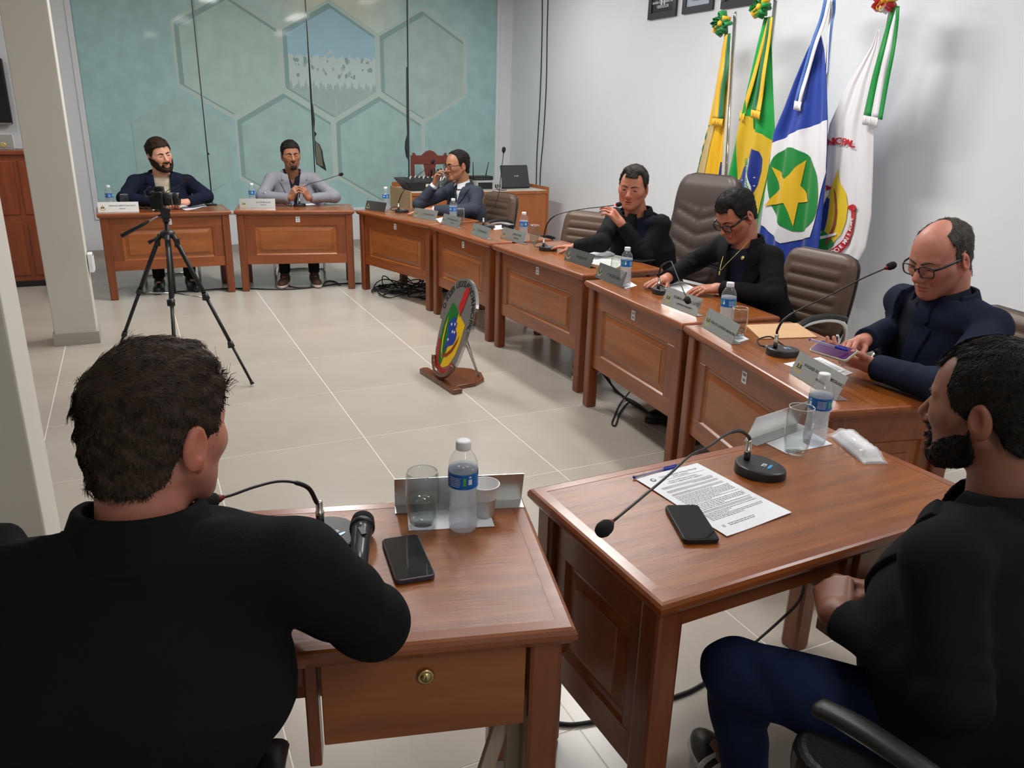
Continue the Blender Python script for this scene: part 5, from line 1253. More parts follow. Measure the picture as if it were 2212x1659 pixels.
# man in light grey suit
fr = Frame('H', .0, .76); hd = headpos('H', 628, 335, .575)
spH = base_spec(fr, hd, 'man with a goatee in a light grey suit, hands folded upright', hs=1.04, brow_w=1.5, hrot=(12, 2, 3), bulk=1.02, sw=.20, res=1.15, hand_h=.005, seed=2, shd=-.05,
    face=dict(lock=.012, lift=.001, tone=sr(156, 106, 80), eye=.06, hair_t=.009, hair_top=.008, hair_y=.03, beard_full=False, beard_t=.0015, stubble=.25), hair=HB, beard=HBE,
    R=dict(el=fr.D(-.30, .41, T+.08), wr=fr.D(-.035, .30, T+.075), hand=dict(f=(-.42, .30, .85), b=(.75, .60, .1), curl='grip')),
    L=dict(el=fr.D(.36, .42, T+.08), wr=fr.D(.125, .30, T+.075), hand=dict(f=(.42, .30, .85), b=(-.75, .60, .1), curl='clasp')),
    open=(.70, .01, 1.06, .070), vneck=.09, shirt=C_DNAVY, jacket=C_GREY, trousers=C_TROU, shoes=S_BROWN, soles=S_SOLE,
    legs=[dict(hip=(s*.095, .04, .50), kn=(s*.13, .42, .47), an=(s*.135, .46, .085), toe=(s*.16, .62, .03)) for s in (1, -1)])
person(spH)
# man drinking
fr = Frame('G', .10, .84); hd = headpos('G', 988, 357, .69); hl = Vector(fr.L(hd))
spG = base_spec(fr, hd, 'man in a slate suit and tie with glasses, drinking water from a glass', hs=1.06, brow_w=1.4, hrot=(-8, 6, 0), bulk=1.0, sw=.19, res=1.1, hand_h=.005, seed=3, nb=(0, -.06, -.18),
    face=dict(lock=.010, lift=.0008, tone=sr(170, 118, 90), eye=.3, mouth=.6, hairline='receding', hair_t=.007, stubble=.2, scalp_tint=.25, hair_col=(.03, .02, .015)), hair=HB, glasses=mat('brown_spectacle_frame', sr(70, 40, 28), .3),
    R=dict(el=fr.D(-.16, .42, T+.07), wr=tuple(hl+Vector((.095, .175, -.165))), hand=dict(f=(-.30, .05, .95), b=(.9, .4, .2), curl=(.55, .65, .4), thumb=(.1, .9, -.5))),
    L=dict(el=fr.D(.34, .66, T+.06), wr=fr.D(.06, .36, T+.04), hand=dict(f=(.35, .92, -.08), b=(.1, .1, 1), curl='flat')),
    open=(.78, .0, 1.06, .062), shirt=C_WHITE, collar=C_WHITE, cuffs=C_WHITE, cuff=.86, jacket=C_SLATE, trousers=C_TROU, shoes=S_BLACK, soles=S_DSOLE,
    legs=[dict(hip=(s*.095, .04, .50), kn=(s*.13, .38, .47), an=(s*.12, .14, .085), toe=(s*.14, .30, .03)) for s in (1, -1)])
rG = person(spG)
# his tie
nk = spG['neck']; ch = spG['chest']
tie = [(nk[0], nk[1]+.082, nk[2]+.015), (nk[0], nk[1]+.105, nk[2]-.03), (ch[0], ch[1]+.135, ch[2]+.08), (ch[0], ch[1]+.135, ch[2]-.02)]
MB().tube(catmull(tie, 4), [.012, .015, .010, .010, .011, .013, .015, .017, .019, .021, .023, .024, .025], 8, flat=.35).build('tie', C_DNAVY, rG)
# his glass
mouth = hl+Vector(rotm(-8, 6, 0) @ np.array([0, .108, -.07]))*1.06; axd = Vector((.10, -.62, .78)).normalized(); gb = mouth+Vector((.0, .030, -.004))-axd*GH*.97
gw = copy_tree(GP[.072]); W3 = Matrix.Translation((fr.root.x, fr.root.y, 0)) @ Matrix.Rotation(fr.rz, 4, 'Z')
gw.matrix_world = W3 @ Matrix.Translation(gb) @ axd.to_track_quat('Z', 'Y').to_matrix().to_4x4()
tag(gw, 'tilted tumbler held at the mouth of the man drinking', 'glass', 'drinking glasses on the desks')
# speaking man
fr = Frame('E', .16, .86, 14); hd = headpos('E', 1368, 404, .655); cE = (hd+DESK['E']['n']*-.13+Vector((-.02, -.05, 0))); tipE = on_view(1302, 436, cE)
wrL = on_view(1341, 481, cE); wrR = at(1243, 534, T+.045)
mic((1174, 532.5), 'E', [(1176, 505), (1182, 484), (1196, 468), (1220, 459), (1260, 451.5), (1300, 447), (1328, 443)], 'gooseneck microphone with red lit ring held by the speaking man', planeto=on_view(1328, 443, cE), lit=True)
person(base_spec(fr, hd, 'man in a black blazer speaking into a microphone that he holds', hs=1.09, neck_r=1.1, hrot=(26, 8, -4), bulk=1.08, sw=.205, res=1.0, seed=4, nb=(.03, -.075, -.165), twist=-4,
    face=dict(lock=.014, lift=.001, sweep=(-.6, .7, .1), tone=sr(188, 122, 98), eye=.3, mouth=.45, fat=.007, hair_t=.007, hair_top=.010, hair_y=.05, corner=.020, stubble=.12), hair=hair_mat('dark_hair_some_grey', (.028, .024, .022)), brow=HBR,
    L=dict(el=fr.L(on_view(1392, 552, cE+Vector((.03, -.02, 0)))), wr=fr.L(wrL), hand=dict(f=fr.Ld((tipE-wrL).normalized()), b=fr.Ld(Vector((.35, -.9, .35))), curl=(.45, .55, .35), thumb=(.35, .85, -.55))),
    R=dict(el=fr.L(at(1300, 524, T+.10)), wr=fr.L(wrR), hand=dict(f=fr.Ld((at(1190, 531, T+.03)-wrR).normalized()), b=(0, 0, 1), curl='flat')),
    open=(.70, .03, 1.04, .07, -.02), shirt=C_DNAVY, jacket=C_BLACK2, trousers=C_TROU, shoes=S_BLACK, soles=S_WSOLE,
    legs=[dict(hip=(.095, .04, .50), kn=(.12, .40, .47), an=(.10, .42, .085), toe=(.1, .58, .03)), dict(hip=(-.095, .04, .50), kn=(-.10, .42, .47), an=(-.0, .55, .085), toe=(-.02, .72, .03))]))
# man with the gold chain, looking down
fr = Frame('D', .02, .86, 4); hd = headpos('D', 1590, 464, .60); wrR = at(1440, 602, T+.04); wrL = at(1552, 622, T+.04)
spD = base_spec(fr, hd, 'man with dark framed glasses and a chain looking down, both hands flat', hs=1.03, hrot=(4, 34, 0), bulk=.97, sw=.19, res=.95, seed=5, nb=(0, -.075, -.150),
    face=dict(lock=.014, lift=.0012, tone=sr(178, 114, 90), eye=.0, hair_t=.008, hair_top=.006, hair_y=.04, corner=.018, stubble=.15), hair=HB, brow=HB, glasses=mat('black_spectacle_frame', (.010, .009, .009), .25), rim_r=.0031,
    R=dict(el=fr.L(at(1500, 566, T+.10)), wr=fr.L(wrR), hand=dict(f=fr.Ld((at(1372, 620, T+.025)-wrR).normalized()), b=(0, .1, 1), curl='flat')),
    L=dict(el=fr.L(at(1668, 640, T+.05)), wr=fr.L(wrL), hand=dict(f=fr.Ld((at(1488, 626, T+.03)-wrL).normalized()), b=(-.1, .2, 1), curl=(.3, .3, .2))),
    open=(.66, .04, 1.02, .075), shirt=C_DNAVY, jacket=C_BLACK, trousers=C_TROU, shoes=S_BLACK, soles=S_DSOLE)
rD = person(spD)
nk = Vector(spD['neck']); chn = [nk+Vector(p) for p in ((-.055, .02, .035), (-.05, .075, -.02), (-.02, .125, -.09), (0, .142, -.125), (.02, .125, -.09), (.05, .075, -.02), (.055, .02, .035))]
cho = MB().tube(catmull(chn, 6), .0013, 6).build('necklace', MT['gold'], rD); MB().sphere(nk+Vector((0, .147, -.14)), (.006, .003, .011), 10, 8).build('pendant', MT['gold'], cho)
MB().lathe([(0, 0), (.011, 0), (.011, .002), (0, .003)], 16, M=Matrix.Translation(nk+Vector((-.105, .098, -.045))) @ Matrix.Rotation(-1.2, 4, 'X')).build('lapel_pin', MT['gold'], rD)
w_, F_, B_, X_, _r = spD['_W']['L']; MB().tube([Vector(w_)+Vector(F_)*.105+Vector(X_)*(-.010+.0095*math.cos(a))+Vector(B_)*(.0095*math.sin(a)-.006) for a in [2*math.pi*k/16 for k in range(17)]], .0022, 6).build('ring', MT['gold'], rD)
# balding man in navy
fr = Frame('C', .02, .88, 4); hd = headpos('C', 2032, 556, .655); wrR = at(1862, 738, T+.10); wrL = at(1882, 790, T+.055); ph = at(1800, 758, T+.11)
spC = base_spec(fr, hd, 'balding grey haired man in a navy suit with glasses looking at a phone', hs=1.10, hrot=(6, 20, 0), bulk=1.13, sw=.218, res=.85, seed=6, nb=(0, -.075, -.150), neck_r=1.14, shd=-.055, belly=.03, hand_s=1.08,
    face=dict(tone=sr(188, 124, 104), eye=.08, fat=.007, nose=1.15, hairline='bald', hair_t=.004, crown=(.03, .055, .065), stubble=.22, lock=.016, lift=.001), strands=2500, hair=HGR, brow=HGR, glasses=mat('navy_spectacle_frame', (.010, .011, .022), .3), rim_r=.0024,
    R=dict(el=fr.L(at(1955, 700, T+.06)), wr=fr.L(wrR), hand=dict(f=fr.Ld((at(1790, 752, T+.11)-wrR).normalized()), b=fr.Ld(Vector((.2, .5, .75))), curl=(.5, .6, .4), thumb=(.3, .85, -.5))),
    L=dict(el=fr.L(at(2040, 838, T+.06)), wr=fr.L(wrL), hand=dict(f=fr.Ld((at(1800, 770, T+.08)-wrL).normalized()), b=fr.Ld(Vector((.1, -.55, -.7))), curl=(.35, .5, .35), thumb=(.75, .6, .1))),
    open=(.60, .05, 1.03, .075), shirt=C_INK, collar=C_INK, jacket=C_NAVY, trousers=C_TROU, shoes=S_BLACK, soles=S_DSOLE, jres=.0075)
rC = person(spC)
# his phone and pen
Mp = Matrix.Translation(ph) ; ang = math.atan2(*(at(1812, 766, T+.11)-at(1765, 752, T+.11)).yx)
pc = empty('smartphone', ph, ang, 'phone in a pale case held by the balding man in navy', 'phone', 'smartphones'); pc.rotation_euler = (math.radians(24), 0, ang)
MB().rbox((0, 0, 0), (.15, .072, .010), .01, 5).build('body', mat('pale_phone_case', sr(200, 190, 170), .4), pc, bevel=.002); MB().rbox((0, 0, .0056), (.143, .066, .001), .009, 5).build('screen', mat('purple_lit_screen', sr(70, 36, 78), .15, emit=(sr(120, 50, 120), .12)), pc)
pa = at(1748, 733, T+.15); pb = at(1832, 757, T+.125); pen(pa, pb, 'clear ballpoint pen with blue cap held over the phone', m_bluecap, .005, 0.0)
print('far people', _t.time()-_t0)
# right front man: dark blazer, beard, hands in his lap
fr = Frame('B', .0, .80, 8); hd = headpos('B', 2138, 878, .72); lap = onplane(1800, 1290, dl('B', 0, .60, 0), DESK['B']['n'])
lapw = onplane(1842, 1318, dl('B', 0, .64, 0), DESK['B']['n'])
knL = at(1590, 1450, .50); anL = at(1612, 1690, .10); toeL = at(1515, 1590, .06)
spB = base_spec(fr, hd, 'bearded man in a dark blazer seen from the side, hands clasped in his lap', hs=1.0, wr=1.7, hrot=(4, 6, 0), bulk=1.06, sw=.205, res=.72, hand_h=.0032, seed=7, jres=.0085, nb=(0, -.06, -.170),
    face=dict(tone=sr(136, 88, 68), eye=.35, hair_t=.006, hair_top=.004, corner=.026, hair_n=.0012, beard_t=.0045, beard_dz=.016, lock=.012, lift=.0008, whorl=(.0, -.05, .12)), hair=hair_mat('short_black_hair', (.016, .013, .011)), beard=hair_mat('black_beard', (.010, .008, .007)), strands=9000, beard_strands=5000,
    L=dict(el=fr.L(lapw+Vector((-.06, -.26, .02))), wr=fr.L(lapw+Vector((-.045, .0, 0))), hand=dict(f=fr.Ld(Vector((.62, .72, .18))), b=fr.Ld(Vector((-.45, .2, .85))), curl='clasp')),
    R=dict(el=fr.L(lapw+Vector((.33, -.24, .03))), wr=fr.L(lapw+Vector((.115, .03, -.01))), hand=dict(f=fr.Ld(Vector((-.70, .66, .1))), b=fr.Ld(Vector((.3, .4, .85))), curl='clasp')),
    open=(.66, .03, 1.02, .07), shirt=C_BTEE, jacket=C_BLACK2, trousers=C_JEAN, shoes=S_BLACK, soles=S_WSOLE, tres=.009,
    hand_s=1.04, legs=[dict(hip=(.10, .04, .50), kn=(.30, .34, .48), an=(.34, .24, .10), toe=(.37, .40, .04)), dict(hip=(-.10, .04, .50), kn=fr.L(knL), an=fr.L(anL), toe=fr.L(toeL), stripes=(-1, 1))])
person(spB)
# left front man from behind
fr = Frame('A', .40, .80, -4); hd = headpos('A', 340, 930, .585)
elR = onplane(806, 1340, dl('A', 0, .585, 0), DESK['A']['n'])
spA = base_spec(fr, hd, 'brown haired man in a black blazer seen from behind, elbows on the desk', hs=.97, wr=1.8, col_h=.030, hrot=(-26, 8, 0), bulk=1.08, sw=.210, res=.68, seed=8, jres=.0085, nb=(0, -.050, -.140), shd=-.050,
    face=dict(tone=sr(186, 122, 102), eye=.4, hair_t=.005, hair_top=.012, hair_y=.045, hair_n=.0022, lock=.019, lift=.0014, whorl=(.012, -.055, .115), sweep=(.5, .8, .1), stubble=.25), hair=hair_mat('brown_hair', (.046, .029, .019)), strands=14000,
    R=dict(el=fr.L(elR), wr=fr.D(.33, .25, T+.06), hand=dict(f=(-.7, .6, .3), b=(.2, .3, .9), curl='clasp')),
    L=dict(el=fr.D(.80, .50, T+.065), wr=fr.D(.48, .24, T+.06), hand=dict(f=(.7, .6, .3), b=(-.2, .3, .9), curl='clasp')),
    open=(.66, .03, 1.02, .07), shirt=C_BTEE, jacket=C_BLACK, trousers=C_JEAN, shoes=S_BLACK, soles=S_DSOLE, lapel=False)
person(spA)
print('people', _t.time()-_t0)
# ------------------------------------------------------------------ chairs
def chair(loc, rz, label, style='ribbed', top=.95, arms=True, leather='leather', frame='sled', W=.47, fmat='chrome'):
    r = empty('chair', (loc[0], loc[1], 0), rz, label, 'chair', 'leatherette chairs')
    lm = MT[leather]; z0 = .50; Hb = top-z0; tilt = math.radians(11); nu, nv = 36, 48
    Mb = Matrix.Translation((0, -.20, z0)) @ Matrix.Rotation(tilt, 4, 'X')
    def wv(v): q = abs(2*v-1); return W*(1-q**6)**(1/6.0)*(1-.10*max(0, v-.5)) if q < 1 else .02
    vs = []; fs = []
    for side in (1, 0):
        for j in range(nv+1):
            v = .004+.992*j/nv; w = wv(v)
            for i in range(nu+1):
                u = -1+2*i/nu; x = u*w/2; e = min(1, (1-abs(u))*5+.02)*min(1, min(v, 1-v)*9+.02); e = e**.5
                if side:
                    y = .020+.032*e
                    if style == 'ribbed':
                        inn = max(0, min(1, (.74-abs(u))*14))*max(0, min(1, (v-.10)*20))*max(0, min(1, (.84-v)*20)); ph = (v*Hb/.062) % 1.0
                        y += inn*(-.004+.011*math.sin(math.pi*ph)**.5-.002)
                        edge = math.exp(-((abs(u)-.76)/.022)**2)*(1 if .07 < v < .87 else 0); y -= .006*edge
                    else:
                        vv = v*Hb; bend = abs(u)*.085; ph = ((vv-bend)/.105) % 1.0
                        if v < .66+abs(u)*.10 and abs(u) < .80: y += -.004+.014*math.sin(math.pi*ph)**.4; y -= .008*math.exp(-(u/.03)**2)
                        else: y += .012*max(0, 1-((v-.83)/.2)**2)
                        y -= .008*math.exp(-((abs(u)-.82)/.025)**2)
                else: y = -.012-.022*e
                vs.append((x, y, v*Hb))
    n1 = (nu+1)*(nv+1)
    for j in range(nv):
        for i in range(nu): a = j*(nu+1)+i; fs.append((a+1, a, a+nu+1, a+nu+2)); fs.append((n1+a, n1+a+1, n1+a+nu+2, n1+a+nu+1))
    bd = list(range(nu+1))+[(nu+1)*j+nu for j in range(1, nv+1)]+[(nu+1)*nv+i for i in range(nu-1, -1, -1)]+[(nu+1)*j for j in range(nv-1, 0, -1)]
    for k in range(len(bd)): a, b = bd[k], bd[(k+1) % len(bd)]; fs.append((a, b, n1+b, n1+a))
    MB().add(vs, fs, True, Mb).build('backrest', lm, r)
    # dark piping round the back edge
    rim = []
    for k in range(0, len(bd), 2): p = Vector(vs[bd[k]]); rim.append(Mb @ Vector((p.x*1.012, .002, p.z)))
    MB().tube(rim+[rim[0]], .007, 6, cap=False).build('edge_piping', MT['black'], r)
    MB().rbox((0, .03, .445), (.48, .46, .075), .09, 6).build('seat', lm, r, bevel=.022, seg=4)
    m = MB(); fm = MT[fmat]
    if frame == 'sled':
        for s in (-1, 1):
            pts = [(s*.22, -.19, .56), (s*.235, -.19, .45), (s*.235, -.14, .41), (s*.235, .20, .405), (s*.235, .235, .37), (s*.235, .25, .06), (s*.235, .235, .02), (s*.235, .19, .0135), (s*.235, -.20, .0135), (s*.225, -.23, .0135)]
            m.tube(catmull(pts, 5), .0125, 10)
        m.tube([(-.225, -.23, .0135), (.225, -.23, .0135)], .0125, 10); m.tube([(-.23, -.1, .40), (.23, -.1, .40)], .011, 8)
        m.build('frame', fm, r)
    else:
        MB().tube([(0, 0, .08), (0, 0, .40)], .028, 14).build('gas_column', MT['black'], r)
        for k in range(5):
            a = 2*math.pi*k/5+.3; b = MB().tube([(0, 0, .10), (.28*math.cos(a), .28*math.sin(a), .075)], [.024, .016], 10).build('base_arm', MT['black'], r)
            MB().lathe([(0, -.012), (.027, -.012), (.03, -.006), (.03, .006), (.027, .012), (0, .012)], 16, M=Matrix.Translation((.28*math.cos(a), .28*math.sin(a), .030)) @ Matrix.Rotation(a, 4, 'Z') @ Matrix.Rotation(math.pi/2, 4, 'X')).build('caster', MT['black'], b)
    if arms:
        for s in (-1, 1):
            if arms == 'pads':
                a = MB().tube(catmull([(s*.245, -.19, .45), (s*.262, -.21, .54), (s*.27, -.17, .625), (s*.272, .0, .645), (s*.272, .155, .634)], 6), .006, 8).build('armrest', fm, r)
                MB().tube(catmull([(s*.272, -.18, .64), (s*.273, -.06, .662), (s*.273, .08, .662), (s*.272, .17, .644)], 6), [.014]+[.024]*17+[.012], 12, flat=.6).build('arm_pad', MT['black'], a); continue
            path = catmull([(s*.245, -.17, .43), (s*.27, -.185, .55), (s*.275, -.15, .635), (s*.275, -.02, .665), (s*.275, .13, .655), (s*.272, .20, .60), (s*.262, .21, .50), (s*.245, .17, .42)], 5)
            a = MB().tube(path, .0115, 10).build('armrest', fm if frame == 'sled' else MT['black'], r)
            MB().tube(catmull([(s*.275, -.17, .655), (s*.275, -.06, .683), (s*.275, .08, .683), (s*.274, .18, .655)], 6), [.012]+[.021]*17+[.012], 12, flat=.6).build('arm_pad', MT['black'], a)
    return r
def face(n, turn=0): return math.atan2(-n.y, -n.x)-math.pi/2+math.radians(turn)
nG, nF, nE, nD, nC, nH, nI, nB, nA = [DESK[k]['n'] for k in 'GFEDCHIBA']
p = dl('G', .12, .90, 0); chair(p, face(nG, 0), 'brown ribbed chair under the man drinking from a glass', top=.90)
p = dl('F', .48, .63, 0); vd = Vector((p.x, p.y, 0)).normalized()*.17; chair((p.x+.07+vd.x, p.y-.02+vd.y), face(nF, 22), 'empty brown ribbed chair tucked in behind the half full tumbler', top=.885)
p = dl('E', .14, .98, 0); chair((p.x+.10, p.y+.09), face(nE, 8), 'tall dark chair with chevron quilting behind the speaking man', 'chevron', 1.24, True, 'leather_dark', 'star', .56)
p = at(1783, 553, .93); chair((p.x-.24, p.y+.02), face(nC, 16), 'brown ribbed chair under the man with the gold chain', top=.955)
p = dl('C', .0, .96, 0); chair(p, face(nC, 0), 'brown ribbed chair under the balding man in navy', top=.88)
p = dl('H', .0, .80, 0); chair(p, face(nH, 0), 'sled base chair under the man in the light grey suit', top=.84)
p = dl('I', .03, .80, 0); chair(p, face(nI, 0), 'chrome sled base chair under the bearded smiling man', top=.84)
p = dl('B', .0, .82, 0); chair((p.x-.07, p.y-.10), face(nB, 6), 'chair with black padded armrests under the man with clasped hands', top=.70, leather='leather_black', arms='pads')
p = dl('A', .40, .82, 0); chair(p, face(nA, 0), 'chair with black padded armrests under the man seen from behind', top=.68, leather='leather_black')
# ------------------------------------------------------------------ tripod with camera
hub = at(362, 505, .86); feet = [at(242, 801), at(546, 834), at(386, 880)]
tr = empty('tripod', (hub.x, hub.y, 0), 0, 'black camera tripod with three spread legs on the tiled floor', 'tripod'); O = Vector((hub.x, hub.y, 0))
MB().tube([(0, 0, .50), (0, 0, .93)], .013, 12).build('centre_column', MT['black_matt'], tr)
MB().lathe([(0, .835), (.035, .835), (.042, .85), (.042, .868), (.03, .88), (0, .88)], 18).build('shoulder', MT['black'], tr)
brace = MB()
for f_ in feet:
    f_ = f_-O; d = Vector((f_.x, f_.y, 0)).normalized(); a = d*.045+Vector((0, 0, .855)); b = f_+Vector((0, 0, .012)); P_ = lambda t: a.lerp(b, t)
    lg = MB().tube([P_(0), P_(.42)], .0135, 10).tube([P_(.40), P_(.74)], .0105, 10).tube([P_(.72), P_(.985)], .0080, 10).build('leg', MT['black_matt'], tr)
    for t in (.41, .73): MB().tube([P_(t-.018), P_(t+.018)], .0185 if t < .5 else .0145, 10).box(tuple(P_(t)+d.cross(Vector((0, 0, 1)))*.016), (.018, .018, .035)).build('leg_clamp', MT['black'], lg)
    MB().tube([P_(.98), P_(1)], [.010, .012], 10).build('rubber_foot', MT['rubber'], lg)
    MB().box(tuple(P_(.05)), (.03, .03, .05)).build('leg_hinge', MT['black'], lg)
    MB().tube([P_(.42), Vector((0, 0, .50))], .0045, 6).build('brace', MT['steel'], tr)
MB().tube([(0, 0, .93), (0, 0, .96)], .02, 14).box((0, 0, .975), (.05, .05, .04)).box((0, 0, 1.0), (.06, .055, .014)).build('pan_head', MT['black'], tr)
hp1 = Vector(on_view(262, 510, hub))-O
MB().tube([Vector((-.02, 0, .975)), Vector((-.02, 0, .975)).lerp(hp1, .35)], .0045, 8).build('handle_rod', MT['steel'], tr)
MB().tube([Vector((-.02, 0, .975)).lerp(hp1, .33), Vector((-.02, 0, .975)).lerp(hp1, .5), hp1], [.008, .0115, .0125], 10).build('pan_handle', MT['black'], tr)
MB().tube([Vector((-.01, 0, .87)), Vector((-.06, -.02, .84)), Vector((-.11, -.03, .815))], [.006, .006, .012], 8).build('crank', MT['black'], tr)
cm = empty('camera', (hub.x-.0, hub.y, 1.008), math.radians(-14), 'black camera with a short zoom lens mounted on the tripod', 'camera')
MB().rbox((-.028, 0, .052), (.062, .118, .10), .012, 4).build('body', MT['black'], cm, bevel=.006, seg=3)
MB().rbox((-.018, .0, .113), (.05, .055, .028), .010, 4).build('viewfinder_hump', MT['black'], cm, bevel=.006)
MB().rbox((-.030, -.052, .050), (.070, .026, .095), .011, 4).build('grip', MT['foam'], cm, bevel=.005)
MB().lathe([(0, 0), (.036, 0), (.038, .004), (.038, .045), (.035, .048), (.035, .056), (.037, .058), (.037, .085), (.033, .088), (.030, .080), (0, .078)], 28, M=Matrix.Translation((.002, .002, .055)) @ Matrix.Rotation(math.pi/2, 4, 'Y')).build('lens', MT['black_matt'], cm)
MB().lathe([(.0382, .050), (.0382, .053)], 28, M=Matrix.Translation((.002, .002, .055)) @ Matrix.Rotation(math.pi/2, 4, 'Y'), cap=False).build('lens_ring', MT['steel'], cm)
MB().tube(catmull([(-.03, -.06, .09), (-.07, -.075, .07), (-.085, -.06, .10), (-.05, -.05, .13)], 5), .004, 6).build('strap', MT['black'], cm)
# ------------------------------------------------------------------ coat of arms on its wooden stand
eb = at(930, 800); es = empty('emblem_stand', (1.60, 4.33, 0), math.radians(6), 'steel coat of arms plaque leaning on a wooden floor stand', 'emblem stand')
m_dk = wood_mat('dark_stand_wood', sr(84, 46, 26), sr(122, 70, 40), (12, 1.2, 12), .25, .5)
bar_ = [(-.035, -.24), (.03, -.24), (.03, .235), (.0, .25), (-.035, .235)]
MB().prism(bar_, 0, .030).build('front_bar', m_dk, es, bevel=.008, seg=3)
half = [(.02, -.17), (.16, -.165), (.25, -.11), (.29, .0), (.27, .10), (.20, .17), (.02, .19)]
MB().prism(half, 0, .026).build('base_board', m_dk, es, bevel=.007, seg=3)
tl_ = math.radians(17); ME = Matrix.Translation((.0, .0, .045)) @ Matrix.Rotation(tl_, 4, 'Y') @ Matrix(((0, 0, -1, 0), (-1, 0, 0, 0), (0, 1, 0, 0), (0, 0, 0, 1)))   # local (u right, v up, w out of the face)
arc = [(.205*math.cos(a), .385+.235*math.sin(a)) for a in [math.radians(-14+208*k/40) for k in range(41)]]
shield = arc+[(-.165, .325), (-.163, .23), (-.145, .13), (-.105, .055), (-.05, .012), (0, 0), (.05, .012), (.105, .055), (.145, .13), (.163, .23), (.165, .325)]
MB().prism(shield, -.022, 0, M=ME).build('plaque', mat('satin_grey_steel', (.26, .25, .24), .42, metal=.55), es); MB().prism([(x*1.003, (y-.3)*1.003+.3) for x, y in shield], -.0215, -.0008, M=ME).build('plaque_edge', MT['steel'], es)
mcol = lambda n, c: mat(n, c, .35)
c_green, c_yel, c_blue, c_red, c_brn, c_wht, c_blk = mcol('emblem_green', sr(0, 116, 40)), mcol('emblem_yellow', sr(236, 190, 10)), mcol('emblem_blue', sr(20, 60, 160)), mcol('emblem_red', sr(196, 28, 32)), mcol('emblem_brown', sr(140, 50, 24)), mcol('emblem_white', sr(236, 236, 236)), MT['ink']
def emb(name, poly, col, w=.0012, M=ME, parent=es, step=.05):
    vs, fs = fill2d(poly, step); m = MB(); n = len(vs); m.add([(p[0], p[1], w) for p in vs]+[(p[0], p[1], -.0005) for p in vs], [tuple(f) for f in fs], M=M); return m.build(name, col, parent)
emb('green_field', [(-.085, .455), (-.02, .43), (.02, .40), (.0, .26), (-.02, .12), (-.035, .055), (-.085, .085), (-.12, .17), (-.128, .27), (-.12, .36)], c_green)
emb('yellow_field', [(.02, .405), (.125, .355), (.122, .25), (.105, .16), (.06, .085), (.0, .052), (-.035, .055), (-.01, .16), (.005, .27)], c_yel, .0010)
emb('blue_map', [(-.05, .345), (-.03, .372), (.01, .375), (.018, .35), (.035, .345), (.032, .31), (.06, .285), (.066, .25), (.05, .215), (.02, .20), (-.01, .185), (-.04, .155), (-.052, .15), (-.035, .21), (-.04, .26), (-.062, .30), (-.066, .33)], c_blue, .0022)
emb('red_torch', [(.045, .575), (.066, .570), (.074, .545), (.066, .50), (.060, .46), (.045, .41), (.036, .38), (.026, .415), (.004, .435), (.002, .47), (.016, .50), (.014, .53), (.028, .56)], c_red, .0030)
for (x, y) in ((-.028, .325), (.012, .335), (.005, .285), (.030, .288), (-.022, .228)):
    emb('star', [((.013 if k % 2 == 0 else .0055)*math.sin(math.pi*k/5)+x, (.013 if k % 2 == 0 else .0055)*math.cos(math.pi*k/5)+y) for k in range(10)], c_wht, .0030)
emb('yellow_blade', [(-.088, .37), (-.098, .30), (-.092, .22), (-.07, .15), (-.035, .10), (-.028, .105), (-.058, .155), (-.076, .22), (-.084, .30)], c_yel, .0034)
emb('red_blade', [(.098, .285), (.09, .23), (.06, .17), (.01, .125), (-.05, .11), (-.052, .128), (.0, .145), (.045, .185), (.078, .24)], c_brn, .0034)
rb_o = [(-.14, .21), (-.125, .13), (-.09, .06), (-.04, .022), (.0, .012), (.045, .022), (.09, .055), (.118, .10)]; rb_i = [(.092, .115), (.07, .082), (.03, .052), (.0, .047), (-.035, .055), (-.07, .085), (-.095, .145), (-.108, .205)]
emb('motto_ribbon', rb_o+rb_i, mcol('emblem_ribbon_red', sr(178, 40, 44)), .0026)
txt = 'O PODER LEGISLATIVO MUNICIPAL'
for k, ch_ in enumerate(txt):
    if ch_ == ' ': continue
    a = math.radians(172-184*k/(len(txt)-1)); vs, fs = text_mesh(ch_, .052, 'CENTER', .0012); c, s_ = math.cos(a-math.pi/2), math.sin(a-math.pi/2); R0 = .178
    m = MB(); m.add([(R0*math.cos(a)+p[0]*c*.9-p[1]*s_, .385+(R0+.02)*math.sin(a)+p[0]*s_*.9+p[1]*c, .0016) for p in vs], fs, M=ME); m.build('lettering', c_blk, es)
ring = [ME @ Vector((.135*math.cos(a), .13+.125*math.sin(a), .008)) for a in [math.radians(195+150*k/20) for k in range(21)]]
MB().tube(ring, .016, 10, flat=1.2).build('cradle', m_dk, es)
for s in (-.06, -.10): MB().tube([ME @ Vector((s*-1.2, .30, -.022)), Vector((.235, -.04+s*.3, .026))], .0045, 8).build('support_rod', MT['steel'], es)
# ------------------------------------------------------------------ side table with the sound equipment
tx0, tx1, ty0, ty1, tz = 2.64, 4.28, 8.03, 8.74, .79
st = empty('equipment_table', ((tx0+tx1)/2, (ty0+ty1)/2, 0), 0, 'long wooden side table with a pale top holding the sound equipment', 'table'); hx, hy = (tx1-tx0)/2, (ty1-ty0)/2
m_lam = mat('pale_laminate', sr(206, 200, 188), .4); m_tan = mat('tan_side_laminate', sr(178, 142, 98), .5, vary=(3, .05)); m_or = wood_mat('orange_board', sr(150, 84, 40), sr(176, 104, 54), (8, 8, .8), .45, .1)
MB().bbox((-hx+.02, -hy, tz-.03), (hx-.02, hy, tz)).build('table_top', m_lam, st, bevel=.002)
MB().bbox((-hx, -hy, 0), (-hx+.02, hy, tz+.01)).build('side_panel', m_tan, st); MB().bbox((hx-.02, -hy-.005, 0), (hx, hy, tz+.035)).build('side_panel', m_or, st)
